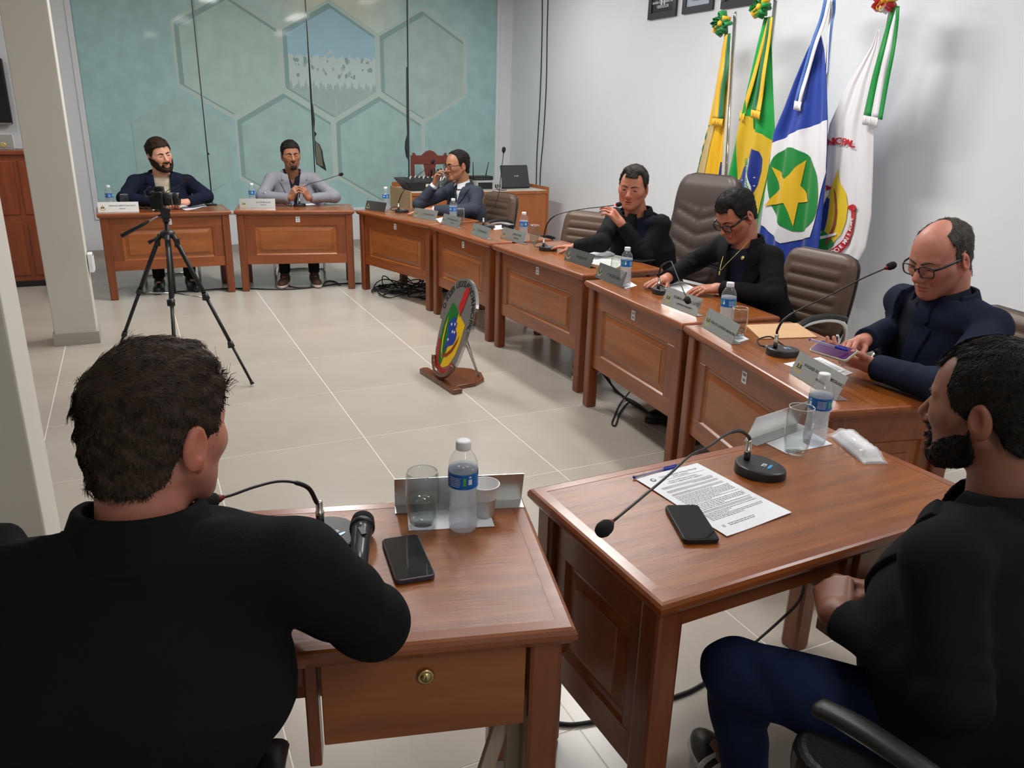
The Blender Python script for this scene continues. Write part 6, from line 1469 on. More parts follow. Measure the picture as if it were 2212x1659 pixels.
MB().bbox((-hx+.02, -hy+.005, .08), (hx-.02, -hy+.022, tz-.03)).build('front_panel', m_or, st); MB().bbox((-hx+.02, -hy-.006, tz-.035), (hx-.02, -hy+.004, tz-.004)).build('front_edge', m_or, st)
MB().bbox((-hx+.02, hy-.02, tz), (hx, hy, tz+.05)).build('back_rim', m_or, st)
def tp(u, v, z=tz): return at(u, v, z)
# mixer
mp_ = tp(935, 415); mx_ = empty('sound_mixer', (mp_.x+.07, 8.30, tz), .0, 'black sound mixing desk with cables plugged into it', 'mixer')
MB().add([(-.26, -.14, .002), (.20, -.14, .002), (.20, .2, .002), (-.26, .2, .002), (-.33, -.13, .10), (.20, -.16, .11), (.20, .22, .13), (-.36, .22, .12)], [(3, 2, 1, 0), (4, 5, 6, 7), (0, 1, 5, 4), (1, 2, 6, 5), (2, 3, 7, 6), (3, 0, 4, 7)]).build('housing', MT['black'], mx_, bevel=.012, seg=2)
for k in range(9):
    for j in range(2): MB().tube([(-.24+k*.05, -.02+j*.12, .115), (-.24+k*.05, -.02+j*.12, .14)], .007, 8).build('knob', MT['white_pl'] if (k+j) % 3 == 0 else mat_plug, mx_)
for k in range(5): MB().tube(catmull([(-.02+k*.04, .02, .13), (-.02+k*.04, -.01, .19+.02*(k % 2)), (.03+k*.04, .06, .21), (.06+k*.04, .16, .15), (.06+k*.04, .24, .06)], 5), .005, 6).build('cable', MT['rubber'], mx_)
MB().box((-.09, -.152, .06), (.04, .004, .03)).build('sticker', mat('cream_sticker', sr(220, 212, 180), .6), mx_)
for k in range(3): MB().lathe([(.006, 0), (.011, 0), (.011, .004), (.006, .004)], 12, M=Matrix.Translation((-.0+k*.06, -.152, .05)) @ Matrix.Rotation(math.pi/2, 4, 'X')).build('socket', MT['steel'], mx_)
# amplifier and router
ap = tp(1065, 413); am = empty('amplifier', (ap.x, 8.26, tz), .0, 'silver grey amplifier box beneath the router', 'amplifier')
MB().rbox((0, 0, .052), (.30, .26, .10), .006, 2).build('housing', mat('silver_grey_paint', sr(176, 176, 174), .4), am, bevel=.003); MB().box((-.05, -.131, .05), (.17, .004, .07)).build('front_plate', MT['black'], am)
for k in range(3): MB().box((.075+k*.026, -.131, .045), (.013, .004, .035)).build('socket', MT['black'], am)
MB().tube(catmull([(.08, -.135, .03), (.09, -.17, .01), (.14, -.19, .004), (.2, -.15, .004)], 5), .004, 6).build('cable', MT['rubber'], am)
rt_ = empty('wifi_router', (ap.x-.04, 8.28, tz+.1025), .05, 'black router with two upright antennas', 'router')
MB().rbox((0, 0, .022), (.24, .15, .042), .012, 3).build('housing', MT['black'], rt_, bevel=.006); MB().tube([(-.07, .05, .04), (-.075, .05, .19)], [.006, .0045], 8).build('antenna', MT['black'], rt_); MB().tube([(.085, .05, .04), (.12, .05, .19)], [.006, .0045], 8).build('antenna', MT['black'], rt_)
for k in range(5): MB().box((-.08+k*.03, -.0755, .02), (.008, .002, .004)).build('indicator', mat_plug, rt_)
# laptop
lp = tp(1118, 408); la = empty('laptop', (lp.x+.0, 8.28, tz), math.radians(8), 'dark grey laptop open with its lid turned to the room', 'laptop')
MB().rbox((0, .12, .010), (.37, .25, .018), .012, 3).build('keyboard_base', MT['black'], la, bevel=.003)
m_lid = mat('dark_grey_lid', sr(58, 60, 62), .35); Ml = Matrix.Translation((0, 0, .014)) @ Matrix.Rotation(math.radians(-16), 4, 'X') @ Matrix.Rotation(math.radians(0), 4, 'Y')
lid = MB().rbox((0, 0, 0), (.37, .25, .007), .010, 3, M=Ml @ Matrix.Translation((.0, 0, .125)) @ Matrix.Rotation(math.pi/2, 4, 'X')).build('lid', m_lid, la)
vs, fs = text_mesh('acer', .034, 'CENTER', .0006); MB().add(vs, fs, M=Ml @ Matrix.Translation((.02, -.0041, .13)) @ Matrix.Rotation(math.pi/2, 4, 'X')).build('lid_mark', MT['steel'], lid)
# carved wooden chair behind
cp = ony(928, 380, 9.0); cw = empty('carved_chair', (cp.x+.02, 9.05, 0), 0, 'red brown wooden chair with a carved scalloped back', 'chair')
m_cw = wood_mat('red_brown_chair_wood', sr(104, 44, 34), sr(128, 58, 44), (10, 10, 1), .4, .2)
zt = ony(928, 330, 9.05).z
crest_ = [(-.21, zt-.13), (-.21, zt+.0), (-.19, zt-.0), (-.17, zt-.03), (-.10, zt-.03), (-.05, zt+.015), (0, zt+.03), (.05, zt+.015), (.10, zt-.03), (.17, zt-.03), (.19, zt), (.21, zt), (.21, zt-.13)]
My = Matrix.Rotation(math.pi/2, 4, 'X')
MB().prism(crest_, -.015, .015, M=My).build('crest_rail', m_cw, cw, bevel=.003)
splat = [(-.075, zt-.13), (.075, zt-.13), (.06, zt-.22), (.05, zt-.28), (.075, zt-.36), (.06, zt-.45), (-.06, zt-.45), (-.075, zt-.36), (-.05, zt-.28), (-.06, zt-.22)]
MB().prism(splat, -.010, .010, M=My).build('splat', m_cw, cw, bevel=.002)
for s in (-1, 1): MB().bbox((s*.21-.02, -.016, .0), (s*.21+.02, .016, zt-.03)).build('back_post', m_cw, cw, bevel=.003); MB().bbox((s*.2-.02, -.42, 0), (s*.2+.02, -.38, .44)).build('leg', m_cw, cw, bevel=.003)
MB().bbox((-.22, -.43, .43), (.22, .01, .465)).build('seat', m_cw, cw, bevel=.006)
# ------------------------------------------------------------------ lectern and screen behind the column
lx1 = ony(84, 600, 8.2).x+.25; lc = empty('lectern', (-1.16, 8.35, 0), 0, 'red brown panelled wooden lectern behind the column', 'lectern')
m_le = wood_mat('lectern_wood', sr(112, 48, 24), sr(146, 70, 36), (12, 12, 1.2), .35, .3)
MB().bbox((-.36, -.15, .02), (.56, .2, 1.15)).build('cabinet', m_le, lc, bevel=.004); MB().bbox((-.38, -.18, 1.15), (.58, .22, 1.185)).build('top_board', m_le, lc, bevel=.006); MB().bbox((-.36, -.165, 0), (.56, .2, .05)).build('plinth', MT['black'], lc)
for (a, b, z0, z1) in ((-.33, -.03, .10, .58), (.02, .26, .10, .58), (.30, .53, .10, .58), (-.33, -.03, .64, 1.10), (.02, .26, .64, 1.10), (.30, .53, .64, 1.10)):
    MB().bbox((a, -.162, z0), (b, -.149, z1)).build('raised_panel', m_le, lc, bevel=.012, seg=2)
pq = empty('metal_plaque', (-1.13, 8.30, 1.186), 0, 'small silver plaque with dark lettering standing on the lectern', 'plaque'); MB().box((0, 0, .065), (.52, .012, .13), M=Matrix.Rotation(-.12, 4, 'X')).build('face', MT['plate'], pq, bevel=.002)
vs, fs = text_mesh('DA', .05, 'CENTER'); MB().add(vs, fs, M=Matrix.Translation((.10, -.02, .085)) @ Matrix.Rotation(math.pi/2-.12, 4, 'X')).build('lettering', MT['ink'], pq)
MB().lathe([(.016, 0), (.022, 0), (.022, .002), (.016, .002)], 16, M=Matrix.Translation((.18, -.018, .04)) @ Matrix.Rotation(math.pi/2, 4, 'X')).build('emblem', MT['gold'], pq)
q = ony(28, 270, 9.55); tv = empty('television', (q.x-.48, 9.575, q.z), 0, 'black flat screen on the far wall behind the column', 'television'); MB().rbox((0, 0, 0), (.96, .62, .05), .02, 3, M=Matrix.Translation((0, 0, .31)) @ Matrix.Rotation(math.pi/2, 4, 'X')).build('housing', MT['black'], tv, bevel=.004); MB().box((0, -.027, .31), (.92, .004, .58)).build('screen', MT['screen'], tv); MB().box((0, -.026, .012), (.95, .006, .02)).build('lower_trim', MT['steel'], tv)
MB().box((0, .035, .31), (.3, .05, .3)).build('wall_bracket', MT['black'], tv)
# ------------------------------------------------------------------ framed portraits on the white wall
fz = 2.447
def portrait(u0, v0, u1, v1, label, inner, txtl, h=.60):
    a = onx(u0, v0, WX); b = onx(u1, v1, WX); w = (a-b).length; c = (a+b)/2; r = empty('framed_portrait', (WX, c.y, c.z), -math.pi/2, label, 'picture frame', 'framed portraits on the white wall')   # local x -> room -y
    for (x0, x1, z0, z1) in ((-w/2, w/2, 0, .05), (-w/2, w/2, h-.05, h), (-w/2, -w/2+.05, .05, h-.05), (w/2-.05, w/2, .05, h-.05)): MB().bbox((x0, -.026, z0), (x1, -.003, z1)).build('frame_bar', mat_frame, r, bevel=.002)
    MB().bbox((-w/2+.05, -.014, .05), (w/2-.05, -.004, h-.05)).build('picture', inner, r)
    for (t_, sz, z, mt) in txtl:
        vs, fs = text_mesh(t_, sz, 'CENTER', .0003); MB().add(vs, fs, M=Matrix.Translation((0, -.0146, z)) @ Matrix.Rotation(math.pi/2, 4, 'X')).build('lettering', mt, r)
    return r
mat_frame = mat('charcoal_frame', sr(44, 46, 52), .4)
r1 = portrait(1403, 44, 1463, 34, 'dark framed portrait with white lettering on black', mat('black_portrait', sr(26, 27, 30), .3), [('Geraldo Domiciano Neto', .034, .135, MT['white_print']), ('VEREADOR', .036, .095, MT['white_print'])])
for s in (-.022, .022): MB().box((s, -.0142, .17), (.022, .0008, .12)).build('portrait_stripe', MT['white_print'], r1)
r2 = portrait(1477, 30, 1543, 22, 'dark framed portrait with a pale picture and red detail', mat('pale_portrait', sr(176, 186, 206), .3), [('VEREADOR', .036, .10, MT['ink'])])
MB().box((.0, -.0142, .20), (.02, .0008, .14)).build('portrait_tie', mat('rose_print', sr(190, 130, 140), .4), r2)
portrait(1561, 17.5, 1634, 12, 'dark framed portrait above the shorter green and yellow rosette', mat('dark_portrait', sr(40, 40, 44), .3), [('VEREADOR', .036, .10, MT['white_print'])])
# ------------------------------------------------------------------ flags
def satin(name, col, rough=.42): return mat(name, col, rough, spec=.4, bump=(300, .08), sheen=.2)
F_YEL, F_GRN, F_DGRN, F_BLU, F_WHT, F_RED, F_NAVY, F_LBLU = satin('yellow_satin', sr(226, 176, 32)), satin('green_satin', sr(16, 138, 60)), satin('dark_green_satin', sr(24, 104, 58)), satin('blue_flag_cloth', sr(36, 62, 152)), satin('white_flag_cloth', sr(224, 222, 226)), satin('red_applique', sr(186, 28, 40)), satin('navy_applique', sr(30, 50, 130)), satin('light_blue_satin', sr(66, 104, 176))
F_OLIVE = satin('gold_flag_cloth', sr(206, 170, 40)); F_FGRN = satin('flag_green_cloth', sr(20, 148, 62)); F_STAR = satin('yellow_star_satin', sr(214, 172, 36), .3); F_CGRN = satin('circle_green_cloth', sr(22, 126, 54))
class Cloth:
    def __init__(c, x0, left, right, amp=.018, k=3.0, ph=0.0, zmin=None):
        c.x0 = x0; f = lambda pl: sorted([(onx(u, v, x0).z, onx(u, v, x0).y) for (u, v) in pl])
        c.l = np.array(f(left)); c.r = np.array(f(right)); c.amp, c.k, c.ph = amp, k, ph; c.z1 = min(c.l[-1, 0], c.r[-1, 0]); c.z0 = zmin if zmin is not None else max(c.l[0, 0], c.r[0, 0])
    def yl(c, z): return float(np.interp(z, c.l[:, 0], c.l[:, 1]))
    def yr(c, z): return float(np.interp(z, c.r[:, 0], c.r[:, 1]))
    def X(c, y, z):
        a, b = c.yl(z), c.yr(z); t = (y-a)/((b-a) or 1e-6); g = min(1, .25+(c.z1-z)/1.0)
        return c.x0-c.amp*g*(math.sin(2*math.pi*c.k*t+c.ph+.8*math.sin(z*2.1))+.45*math.sin(2*math.pi*c.k*2.3*t+1.3+z*3))-.01
    def sheet(c, name, material, parent, O):
        nz, nt = 90, 40; vs = []; fs = []
        for j in range(nz+1):
            z = c.z0+(c.z1-c.z0)*j/nz; a, b = c.yl(z), c.yr(z)
            for i in range(nt+1): y = a+(b-a)*i/nt; vs.append((c.X(y, z)-O.x, y-O.y, z))
        for j in range(nz):
            for i in range(nt): q = j*(nt+1)+i; fs.append((q, q+1, q+nt+2, q+nt+1))
        o = MB().add(vs, fs, True).build(name, material, parent); sd = o.modifiers.new('thick', 'SOLIDIFY'); sd.thickness = .002; sd.offset = 0; return o
    def patch(c, name, pts, material, parent, O, lift=.003, step=.02):
        lift = lift*1.15+.0025
        P = [onx(u, v, c.x0) for (u, v) in pts]; vs, fs = fill2d([(p.y, p.z) for p in P], step)
        return MB().add([(c.X(min(max(y, min(c.yl(z), c.yr(z))), max(c.yl(z), c.yr(z))), z)-lift-O.x, min(max(y, min(c.yl(z), c.yr(z))), max(c.yl(z), c.yr(z)))-O.y, z) for (y, z) in vs], fs, True).build(name, material, parent)
    def text(c, name, t_, u, v, ang, sizepx, material, parent, O, lift=.006):
        lift = lift*1.3+.003
        """lettering in the photograph's measure, mapped on to the cloth"""
        vs, fs = text_mesh(t_, 1.0, 'CENTER', .03); ca, sa = math.cos(ang), math.sin(ang); out = []
        for p in vs:
            x, y = p[0]*sizepx, -p[1]*sizepx; q = onx(u+x*ca-y*sa, v+x*sa+y*ca, c.x0); out.append((c.X(q.y, q.z)-lift-O.x, q.y-O.y, q.z))
        return MB().add(out, fs).build(name, material, parent)
def ribbon(parent, O, x, pts, wpx, cols, fringe=None, wave=.006):
    """flat hanging ribbon: pts = centre line in photograph measure, cols = side-by-side stripes"""
    P = catmull([(u, v, 0) for (u, v) in pts], 6); n = len(P); L_ = len(cols)
    for ci, col in enumerate(cols):
        vs = []; fs = []
        for i, p in enumerate(P):
            t = (P[min(i+1, n-1)]-P[max(i-1, 0)]).normalized(); w = wpx if not isinstance(wpx, tuple) else wpx[0]+(wpx[1]-wpx[0])*i/(n-1)
            nrm = Vector((-t.y, t.x, 0)); 
            for e in (ci/L_-.5, (ci+1)/L_-.5):
                q = onx(p.x-nrm.x*e*w, p.y-nrm.y*e*w, x-wave*math.sin(i*.55+ci*.8)-.004*ci); vs.append((q.x-O.x, q.y-O.y, q.z))
        for i in range(n-1): fs.append((2*i, 2*i+1, 2*i+3, 2*i+2))
        o = MB().add(vs, fs, True).build('ribbon', col, parent); sd = o.modifiers.new('thick', 'SOLIDIFY'); sd.thickness = .0015
        if fringe is not None:
            e0, e1 = Vector(vs[-2]), Vector(vs[-1]); m = MB(); rg = random.Random(ci)
            for k in range(9):
                b = e0.lerp(e1, (k+.5)/9); m.tube([b, b+Vector((rg.uniform(-.006, .004), rg.uniform(-.004, .004), -.03)), b+Vector((rg.uniform(-.008, .004), rg.uniform(-.006, .006), -.055))], .0035, 5)
            m.build('fringe', fringe, o)
def rosette(parent, c, R, cols, seed=1):
    rg = random.Random(seed)
    for k in range(13):
        a = 2*math.pi*k/13+rg.uniform(-.2, .2); rr = R*rg.uniform(.75, 1.1); tl2 = rg.uniform(-.5, .5); vs = []; fs = []; wd = R*.42; n = 8
        ax = Vector((math.sin(tl2)*.5-.35, math.cos(a), math.sin(a))).normalized(); sd = Vector((1, rg.uniform(-.3, .3), rg.uniform(-.3, .3))); sd = (sd-ax*sd.dot(ax)).normalized(); up = ax.cross(sd)
        for i in range(n+1):
            t = math.pi*2*i/n; p = c+ax*(rr*.5*(1-math.cos(t)))+up*(R*.20*math.sin(t)); w = wd*(.35+.65*math.sin(t/2))
            vs += [(p-sd*w).to_tuple(), (p+sd*w*.9).to_tuple()]
        for i in range(n): fs.append((2*i, 2*i+1, 2*i+3, 2*i+2))
        o = MB().add(vs, fs, True).build('rosette_loop', cols[k % len(cols)], parent); s_ = o.modifiers.new('thick', 'SOLIDIFY'); s_.thickness = .0012
    MB().sphere(tuple(c+Vector((-R*.35, 0, 0))), R*.26, 10, 8).build('rosette_knot', cols[-1], parent)
def flagpole(parent, O, top, foot):
    MB().tube([top-O, foot-O+Vector((0, 0, .02))], .014, 12).build('pole', MT['chrome'], parent); MB().lathe([(0, 0), (.15, 0), (.15, .012), (.05, .03), (.022, .06), (0, .06)], 24, M=Matrix.Translation(foot-O)).build('pole_base', MT['chrome'], parent)
    MB().sphere(tuple(top-O+Vector((0, 0, .015))), (.016, .016, .035), 10, 8).build('finial', MT['chrome'], parent)
def z4(*pts): return [(1400+x/2.765, y/2.765) for (x, y) in pts]
def z5(*pts): return [(1480+x/4.608, y/4.608) for (x, y) in pts]
# flag 1: yellow
X1 = 4.22; f1 = onx(1582, 60, X1); O1 = Vector((X1, f1.y-.02, 0)); fg = empty('flag', O1, 0, 'yellow flag with a green edge under a short green and yellow rosette', 'flag', 'ceremonial flags on poles')
c1 = Cloth(X1, [(1563, 98), (1552, 170), (1535, 270), (1507, 382), (1470, 560), (1462, 640)], [(1580, 92), (1576, 200), (1566, 330), (1562, 385), (1556, 600), (1556, 640)], .016, 2.2, .4, zmin=.52); c1.sheet('flag_cloth', F_YEL, fg, O1)
c1.patch('green_edge', [(1535, 268), (1539, 270), (1512, 384), (1505, 384)], F_DGRN, fg, O1); c1.patch('beige_band', [(1539, 270), (1545, 272), (1519, 384), (1512, 384)], satin('beige_cloth', sr(200, 180, 130)), fg, O1); c1.patch('navy_edge', [(1562, 350), (1565, 350), (1563, 400), (1556, 400)], F_NAVY, fg, O1)
ribbon(fg, O1, X1-.045, z5((425, 330), (405, 500), (385, 700), (350, 900), (325, 1180)), (13, 23), [F_YEL, F_DGRN], F_YEL)
rosette(fg, Vector((-.05, onx(1574, 52, X1).y-O1.y, onx(1574, 52, X1).z)), .085, [F_DGRN, F_GRN, F_DGRN, F_GRN, F_DGRN, F_YEL], 2); flagpole(fg, O1, onx(1581, 40, X1)+Vector((.03, 0, 0)), Vector((X1+.03, onx(1592, 300, X1+.03).y-.02, 0)))
# flag 2: green, yellow rhombus, blue globe
X2 = 4.18; f2 = onx(1662, 20, X2); O2 = Vector((X2, f2.y, 0)); fg = empty('flag', O2, 0, 'green flag with a yellow rhombus and blue globe with a lettered band', 'flag', 'ceremonial flags on poles')
c2 = Cloth(X2, [(1654, 38), (1637, 110), (1624, 170), (1610, 235), (1598, 290), (1573, 400), (1548, 520), (1530, 640)], [(1670, 32), (1668, 90), (1672, 200), (1675, 280), (1672, 310), (1655, 420), (1640, 480), (1632, 560), (1628, 640)], .020, 1.8, 1.1, zmin=.45); c2.sheet('flag_cloth', F_FGRN, fg, O2)
c2.patch('yellow_rhombus', z4((585, 690), (630, 700), (630, 770), (690, 800), (748, 850), (735, 960), (700, 1100), (660, 1290), (600, 1330), (540, 1200), (530, 1090), (548, 900), (560, 780)), F_OLIVE, fg, O2, .003)
c2.patch('blue_globe', z4((640, 885), (672, 905), (687, 950), (680, 1020), (655, 1100), (622, 1175), (580, 1180), (540, 1130), (532, 1090), (560, 1030), (590, 985), (610, 940), (620, 895)), F_NAVY, fg, O2, .005)
c2.patch('white_band', z4((596, 965), (612, 945), (620, 1040), (630, 1110), (628, 1172), (600, 1165), (596, 1100), (594, 1030)), F_WHT, fg, O2, .007, .01)
c2.text('lettering', 'ORDEM E PROGRESSO', *z4((609, 1070))[0], math.radians(84), 9.0, F_GRN, fg, O2, .010)
for (a_, b_) in ((575, 1075), (568, 1110), (640, 1110), (645, 1060), (590, 1130)): c2.patch('white_star', z4(*[(a_+(5 if k % 2 else 2)*math.cos(k*.628), b_+(5 if k % 2 else 2)*math.sin(k*.628)) for k in range(10)]), F_WHT, fg, O2, .007, .05)
ribbon(fg, O2, X2-.05, z5((850, 170), (820, 400), (770, 700), (735, 950), (705, 1100)), (10, 20), [F_DGRN, F_YEL], F_YEL); ribbon(fg, O2, X2-.03, z5((835, 180), (760, 480), (680, 780), (600, 1050), (570, 1130)), (5, 11), [F_YEL], F_YEL)
rosette(fg, Vector((-.05, onx(1659, 16, X2).y-O2.y, onx(1659, 16, X2).z)), .085, [F_GRN, F_DGRN, F_GRN, F_DGRN, F_GRN, F_YEL], 5); flagpole(fg, O2, onx(1668, 2, X2)+Vector((.03, 0, 0)), Vector((X2+.03, onx(1650, 300, X2).y, 0)))
# flag 3: blue, white rhombus, green disc, yellow star
X3 = 4.14; f3 = onx(1790, 20, X3); O3 = Vector((X3, f3.y, 0)); fg = empty('flag', O3, 0, 'blue flag with a green disc and yellow star on a white rhombus', 'flag', 'ceremonial flags on poles')
c3 = Cloth(X3, z4((1035, 215), (1000, 190), (1015, 200), (960, 310), (890, 480), (830, 640), (760, 800), (748, 900), (720, 1050), (682, 1330), (640, 1550), (620, 1800))[2:], z4((1042, 210), (1062, 300), (1078, 500), (1088, 720), (1086, 1000), (1060, 1250), (1030, 1500), (1005, 1700), (1000, 1800)), .020, 2.0, 2.2, zmin=.50); c3.sheet('flag_cloth', F_BLU, fg, O3)
c3.patch('white_rhombus', z4((757, 855), (860, 800), (980, 755), (1088, 717), (1090, 800), (1083, 1030), (1040, 1220), (985, 1415), (810, 1452), (740, 1400), (672, 1335), (700, 1180), (735, 1000)), F_WHT, fg, O3, .003)
c3.patch('green_disc', z4(*[(880+158*math.cos(a)+20*math.sin(a), 1132+252*math.sin(a)) for a in [2*math.pi*k/36 for k in range(36)]]), F_CGRN, fg, O3, .006)
c3.patch('yellow_star', z4((947, 955), (918, 1110), (974, 1203), (906, 1210), (880, 1352), (835, 1212), (703, 1229), (788, 1128), (754, 995), (840, 1068)), F_STAR, fg, O3, .010)
ribbon(fg, O3, X3-.045, z5((1420, -20), (1370, 200), (1290, 420), (1210, 700), (1150, 900), (1125, 1010)), (15, 15), [F_LBLU, F_WHT], F_WHT); ribbon(fg, O3, X3-.02, z5((1470, -20), (1470, 120), (1445, 260), (1430, 480), (1415, 740)), (13, 4), [F_WHT, F_LBLU], None)
flagpole(fg, O3, onx(1793, -12, X3)+Vector((.03, 0, 0)), Vector((X3+.03, onx(1800, 300, X3).y, 0))); rosette(fg, Vector((-.04, onx(1797, -30, X3).y-O3.y, onx(1797, -30, X3).z)), .07, [F_LBLU, F_WHT], 9)
# flag 4: white municipal flag
X4 = 4.22; f4 = onx(1915, 20, X4); O4 = Vector((X4, f4.y, 0)); fg = empty('flag', O4, 0, 'white flag with a red lettered ribbon and leaf shaped crest', 'flag', 'ceremonial flags on poles')
c4 = Cloth(X4, z4((1378, 178), (1340, 280), (1200, 500), (1090, 745), (1050, 1000), (1020, 1300), (1000, 1560), (990, 1700)), z4((1392, 176), (1390, 300), (1366, 600), (1352, 800), (1340, 1100), (1332, 1300), (1300, 1480), (1235, 1600), (1200, 1700)), .008, 2.6, .2, zmin=.62); c4.sheet('flag_cloth', F_WHT, fg, O4)
c4.patch('yellow_leaf', z4((1140, 1008), (1165, 1090), (1193, 1160), (1202, 1235), (1190, 1320), (1160, 1400), (1125, 1450), (1060, 1390), (1070, 1280), (1080, 1180), (1110, 1100)), satin('crest_yellow', sr(222, 190, 40)), fg, O4, .004)
c4.patch('green_field', z4((1055, 1372), (1130, 1452), (1090, 1485), (1030, 1505), (1030, 1430)), F_CGRN, fg, O4, .006); c4.patch('blue_field', z4((1078, 1175), (1092, 1190), (1080, 1290), (1062, 1375), (1040, 1380), (1050, 1270)), F_NAVY, fg, O4, .006)
c4.patch('red_blade', z4((1120, 1120), (1140, 1180), (1150, 1260), (1140, 1340), (1110, 1410), (1075, 1465), (1060, 1455), (1095, 1400), (1122, 1330), (1132, 1260), (1124, 1185)), satin('crest_brown', sr(150, 44, 30)), fg, O4, .009); c4.patch('white_blade', z4((1045, 1410), (1145, 1388), (1145, 1402), (1045, 1428)), F_WHT, fg, O4, .010); c4.patch('red_tip', z4((1075, 1105), (1105, 1120), (1078, 1140)), F_RED, fg, O4, .006)
ro = [(1258, 1240), (1256, 1300), (1240, 1390), (1205, 1460), (1150, 1515), (1090, 1545), (1025, 1560)]; ri = [(1025, 1518), (1080, 1505), (1130, 1478), (1175, 1430), (1205, 1370), (1220, 1295), (1222, 1245)]
c4.patch('motto_ribbon', z4(*(ro+ri)), F_RED, fg, O4, .007); c4.patch('ribbon_curl', z4(*[(1236+30*math.cos(a), 1240+20*math.sin(a)) for a in [2*math.pi*k/16 for k in range(16)]]), F_RED, fg, O4, .010)
path = [Vector((a[0]+b[0], a[1]+b[1]))/2 for a, b in zip([(1025, 1560), (1090, 1545), (1150, 1515), (1205, 1460), (1240, 1390), (1256, 1300)], [(1025, 1518), (1080, 1505), (1130, 1478), (1175, 1430), (1205, 1370), (1220, 1295)])]
cp_ = catmull([(p.x, p.y, 0) for p in path], 10); L_ = [0]
for i in range(1, len(cp_)): L_.append(L_[-1]+(cp_[i]-cp_[i-1]).length)
mot = 'ER UNIDO E MAIS FORTE'
for k, ch_ in enumerate(mot):
    if ch_ == ' ': continue
    s_ = L_[-1]*(k+.6)/(len(mot)+.4); i = max(1, min(len(cp_)-1, int(np.searchsorted(L_, s_)))); p_ = cp_[i]; t_ = cp_[i]-cp_[i-1]; u_, v_ = z4((p_.x, p_.y))[0]; c4.text('lettering', ch_, u_, v_, math.atan2(t_.y, t_.x), 11.5, F_WHT, fg, O4, .012)
for k, ch_ in enumerate('MUNICIPAL'):
    x_ = 1062+k*21.5; y_ = 850+18*((k-4)/4.0)**2-6; u_, v_ = z4((x_, y_))[0]; c4.text('lettering', ch_, u_, v_, math.radians((k-4)*3.0), 20, F_RED, fg, O4, .008)
ribbon(fg, O4, X4-.05, z5((2105, 60), (2050, 250), (1990, 500), (1920, 800), (1850, 1160)), (14, 33), [F_GRN, F_WHT], F_WHT); ribbon(fg, O4, X4-.06, z5((2120, 60), (2105, 250), (2070, 500), (2010, 800), (1940, 1190)), (7, 10), [F_GRN], None)
rosette(fg, Vector((-.05, onx(1931, 0, X4).y-O4.y, onx(1931, 0, X4).z)), .085, [F_RED, F_RED, F_WHT, F_YEL], 12); flagpole(fg, O4, onx(1922, -5, X4)+Vector((.03, 0, 0)), Vector((X4+.03, onx(1890, 140, X4).y+.02, 0)))
# ------------------------------------------------------------------ cables
def cable(name, pts, label, rr=.006, z=None, group='black cables', x=None):
    P = [p if isinstance(p, Vector) else (at(p[0], p[1], p[2] if len(p) > 2 else rr) if x is None else onx(p[0], p[1], x)) for p in pts]; O = P[0].copy(); O.z = O.z if x is not None else 0
    o = MB().tube([q-O for q in catmull(P, 8)], rr, 6).build(name, MT['rubber'], None, O); return tag(o, label, 'cable', group)
cable('wall_cable', [(1171, -40), (1171, 60), (1167, 200), (1160, 330), (1158, 408)], 'thin black cable hanging down the white wall beside the corner', .006, x=WX-.008)
cable('wall_cable', [(1185, -40), (1182, 60), (1180, 180), (1174, 290), (1168, 360), (1166, 408)], 'thin black cable hanging down the white wall, away from the corner', .006, x=WX-.008)
cable('floor_cable', [(302, 634), (340, 632), (420, 628), (498, 623), (590, 625), (640, 624), (690, 619), (730, 613), (790, 612)], 'black cable lying on the floor along the front of two desks', .007)
cable('floor_cable', [(612, 590), (618, 612), (640, 621), (690, 618), (705, 608), (722, 608), (735, 616)], 'black cable looping beside the brown suede shoes', .006)
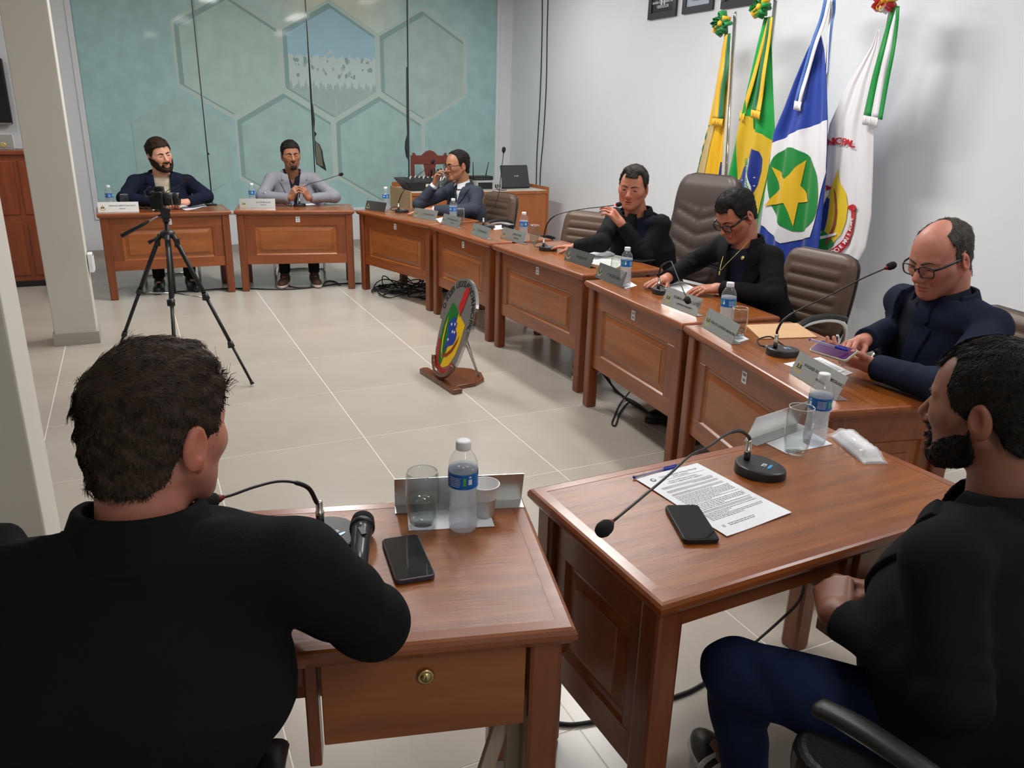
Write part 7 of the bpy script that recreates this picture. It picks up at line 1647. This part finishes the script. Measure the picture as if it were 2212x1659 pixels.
for k, off in enumerate((0, 5, 9)): cable('floor_cable', [(1302+off, 806, .05), (1330, 842+off*.4), (1362+off, 868), (1400, 892-off*.3), (1450, 926+off*.3), (1490, 950)], ('black cable in a bundle under the desk with the flat hands', 'thinner black cable in the bundle under the flat hands desk', 'outer black cable in the bundle under the flat hands desk')[k], .007-.001*k)
cable('floor_cable', [(1364, 842, .05), (1340, 872), (1328, 898), (1322, 915), (1330, 918), (1340, 890), (1358, 868)], 'black cable loop drooping on the floor beside the cable bundle', .005)
cable('floor_cable', [(1190, 1560), (1230, 1565), (1270, 1561), (1310, 1552), (1380, 1530), (1450, 1508), (1500, 1488), (1560, 1450)], 'black cable crossing the floor between the two scratched desks', .006)
cable('floor_cable', [at(1706, 1238, .62), at(1720, 1252, .55), at(1736, 1262, .5), at(1725, 1300, .42), at(1680, 1345, .3), at(1620, 1398, .1), at(1600, 1420, .01)], 'thin black cable hanging down under the desk with the agenda', .004)
# heap of cables under desk G
hg = at(890, 632); rg = random.Random(9); heap = MB()
for k in range(26):
    c_ = at(rg.uniform(828, 928), rg.uniform(618, 642)); rr_ = rg.uniform(.07, .17); a0 = rg.uniform(0, 6.28); zt_ = rg.uniform(.004, .06); el_ = rg.uniform(.4, 1.0); t_ = rg.uniform(0, 3.14); up_ = rg.choice([0, 0, 0, .08])
    pts = []
    for i in range(11): a = a0+5.6*i/10; x_, y_ = rr_*math.cos(a), rr_*el_*math.sin(a); pts.append((c_.x-hg.x+x_*math.cos(t_)-y_*math.sin(t_), c_.y-hg.y+x_*math.sin(t_)+y_*math.cos(t_), .008+zt_*(.5+.5*math.sin(a*2))+up_*max(0, math.sin(a))))
    heap.tube(catmull(pts, 4), .0055, 5)
hp_ = heap.build('cable_heap', MT['rubber'], None, (hg.x, hg.y, 0)); tag(hp_, 'tangled heap of coiled black cables on the floor under the desk', 'cables', kind='stuff')
# raw timber braces under desk A and folded paper shims
kA = DESK['A']['root']; w_ = DESK['A']['W']/2-.05
MB().bbox((-w_+.02, .40, .02), (-w_+.055, .43, T-.22)).build('brace', MT['wood_raw'], kA, bevel=.002)
MB().box((0, 0, 0), (.03, .02, .50), M=Matrix.Translation((-w_+.10, .415, .30)) @ Matrix.Rotation(-.25, 4, 'Y')).build('brace', MT['wood_raw'], kA, bevel=.002)
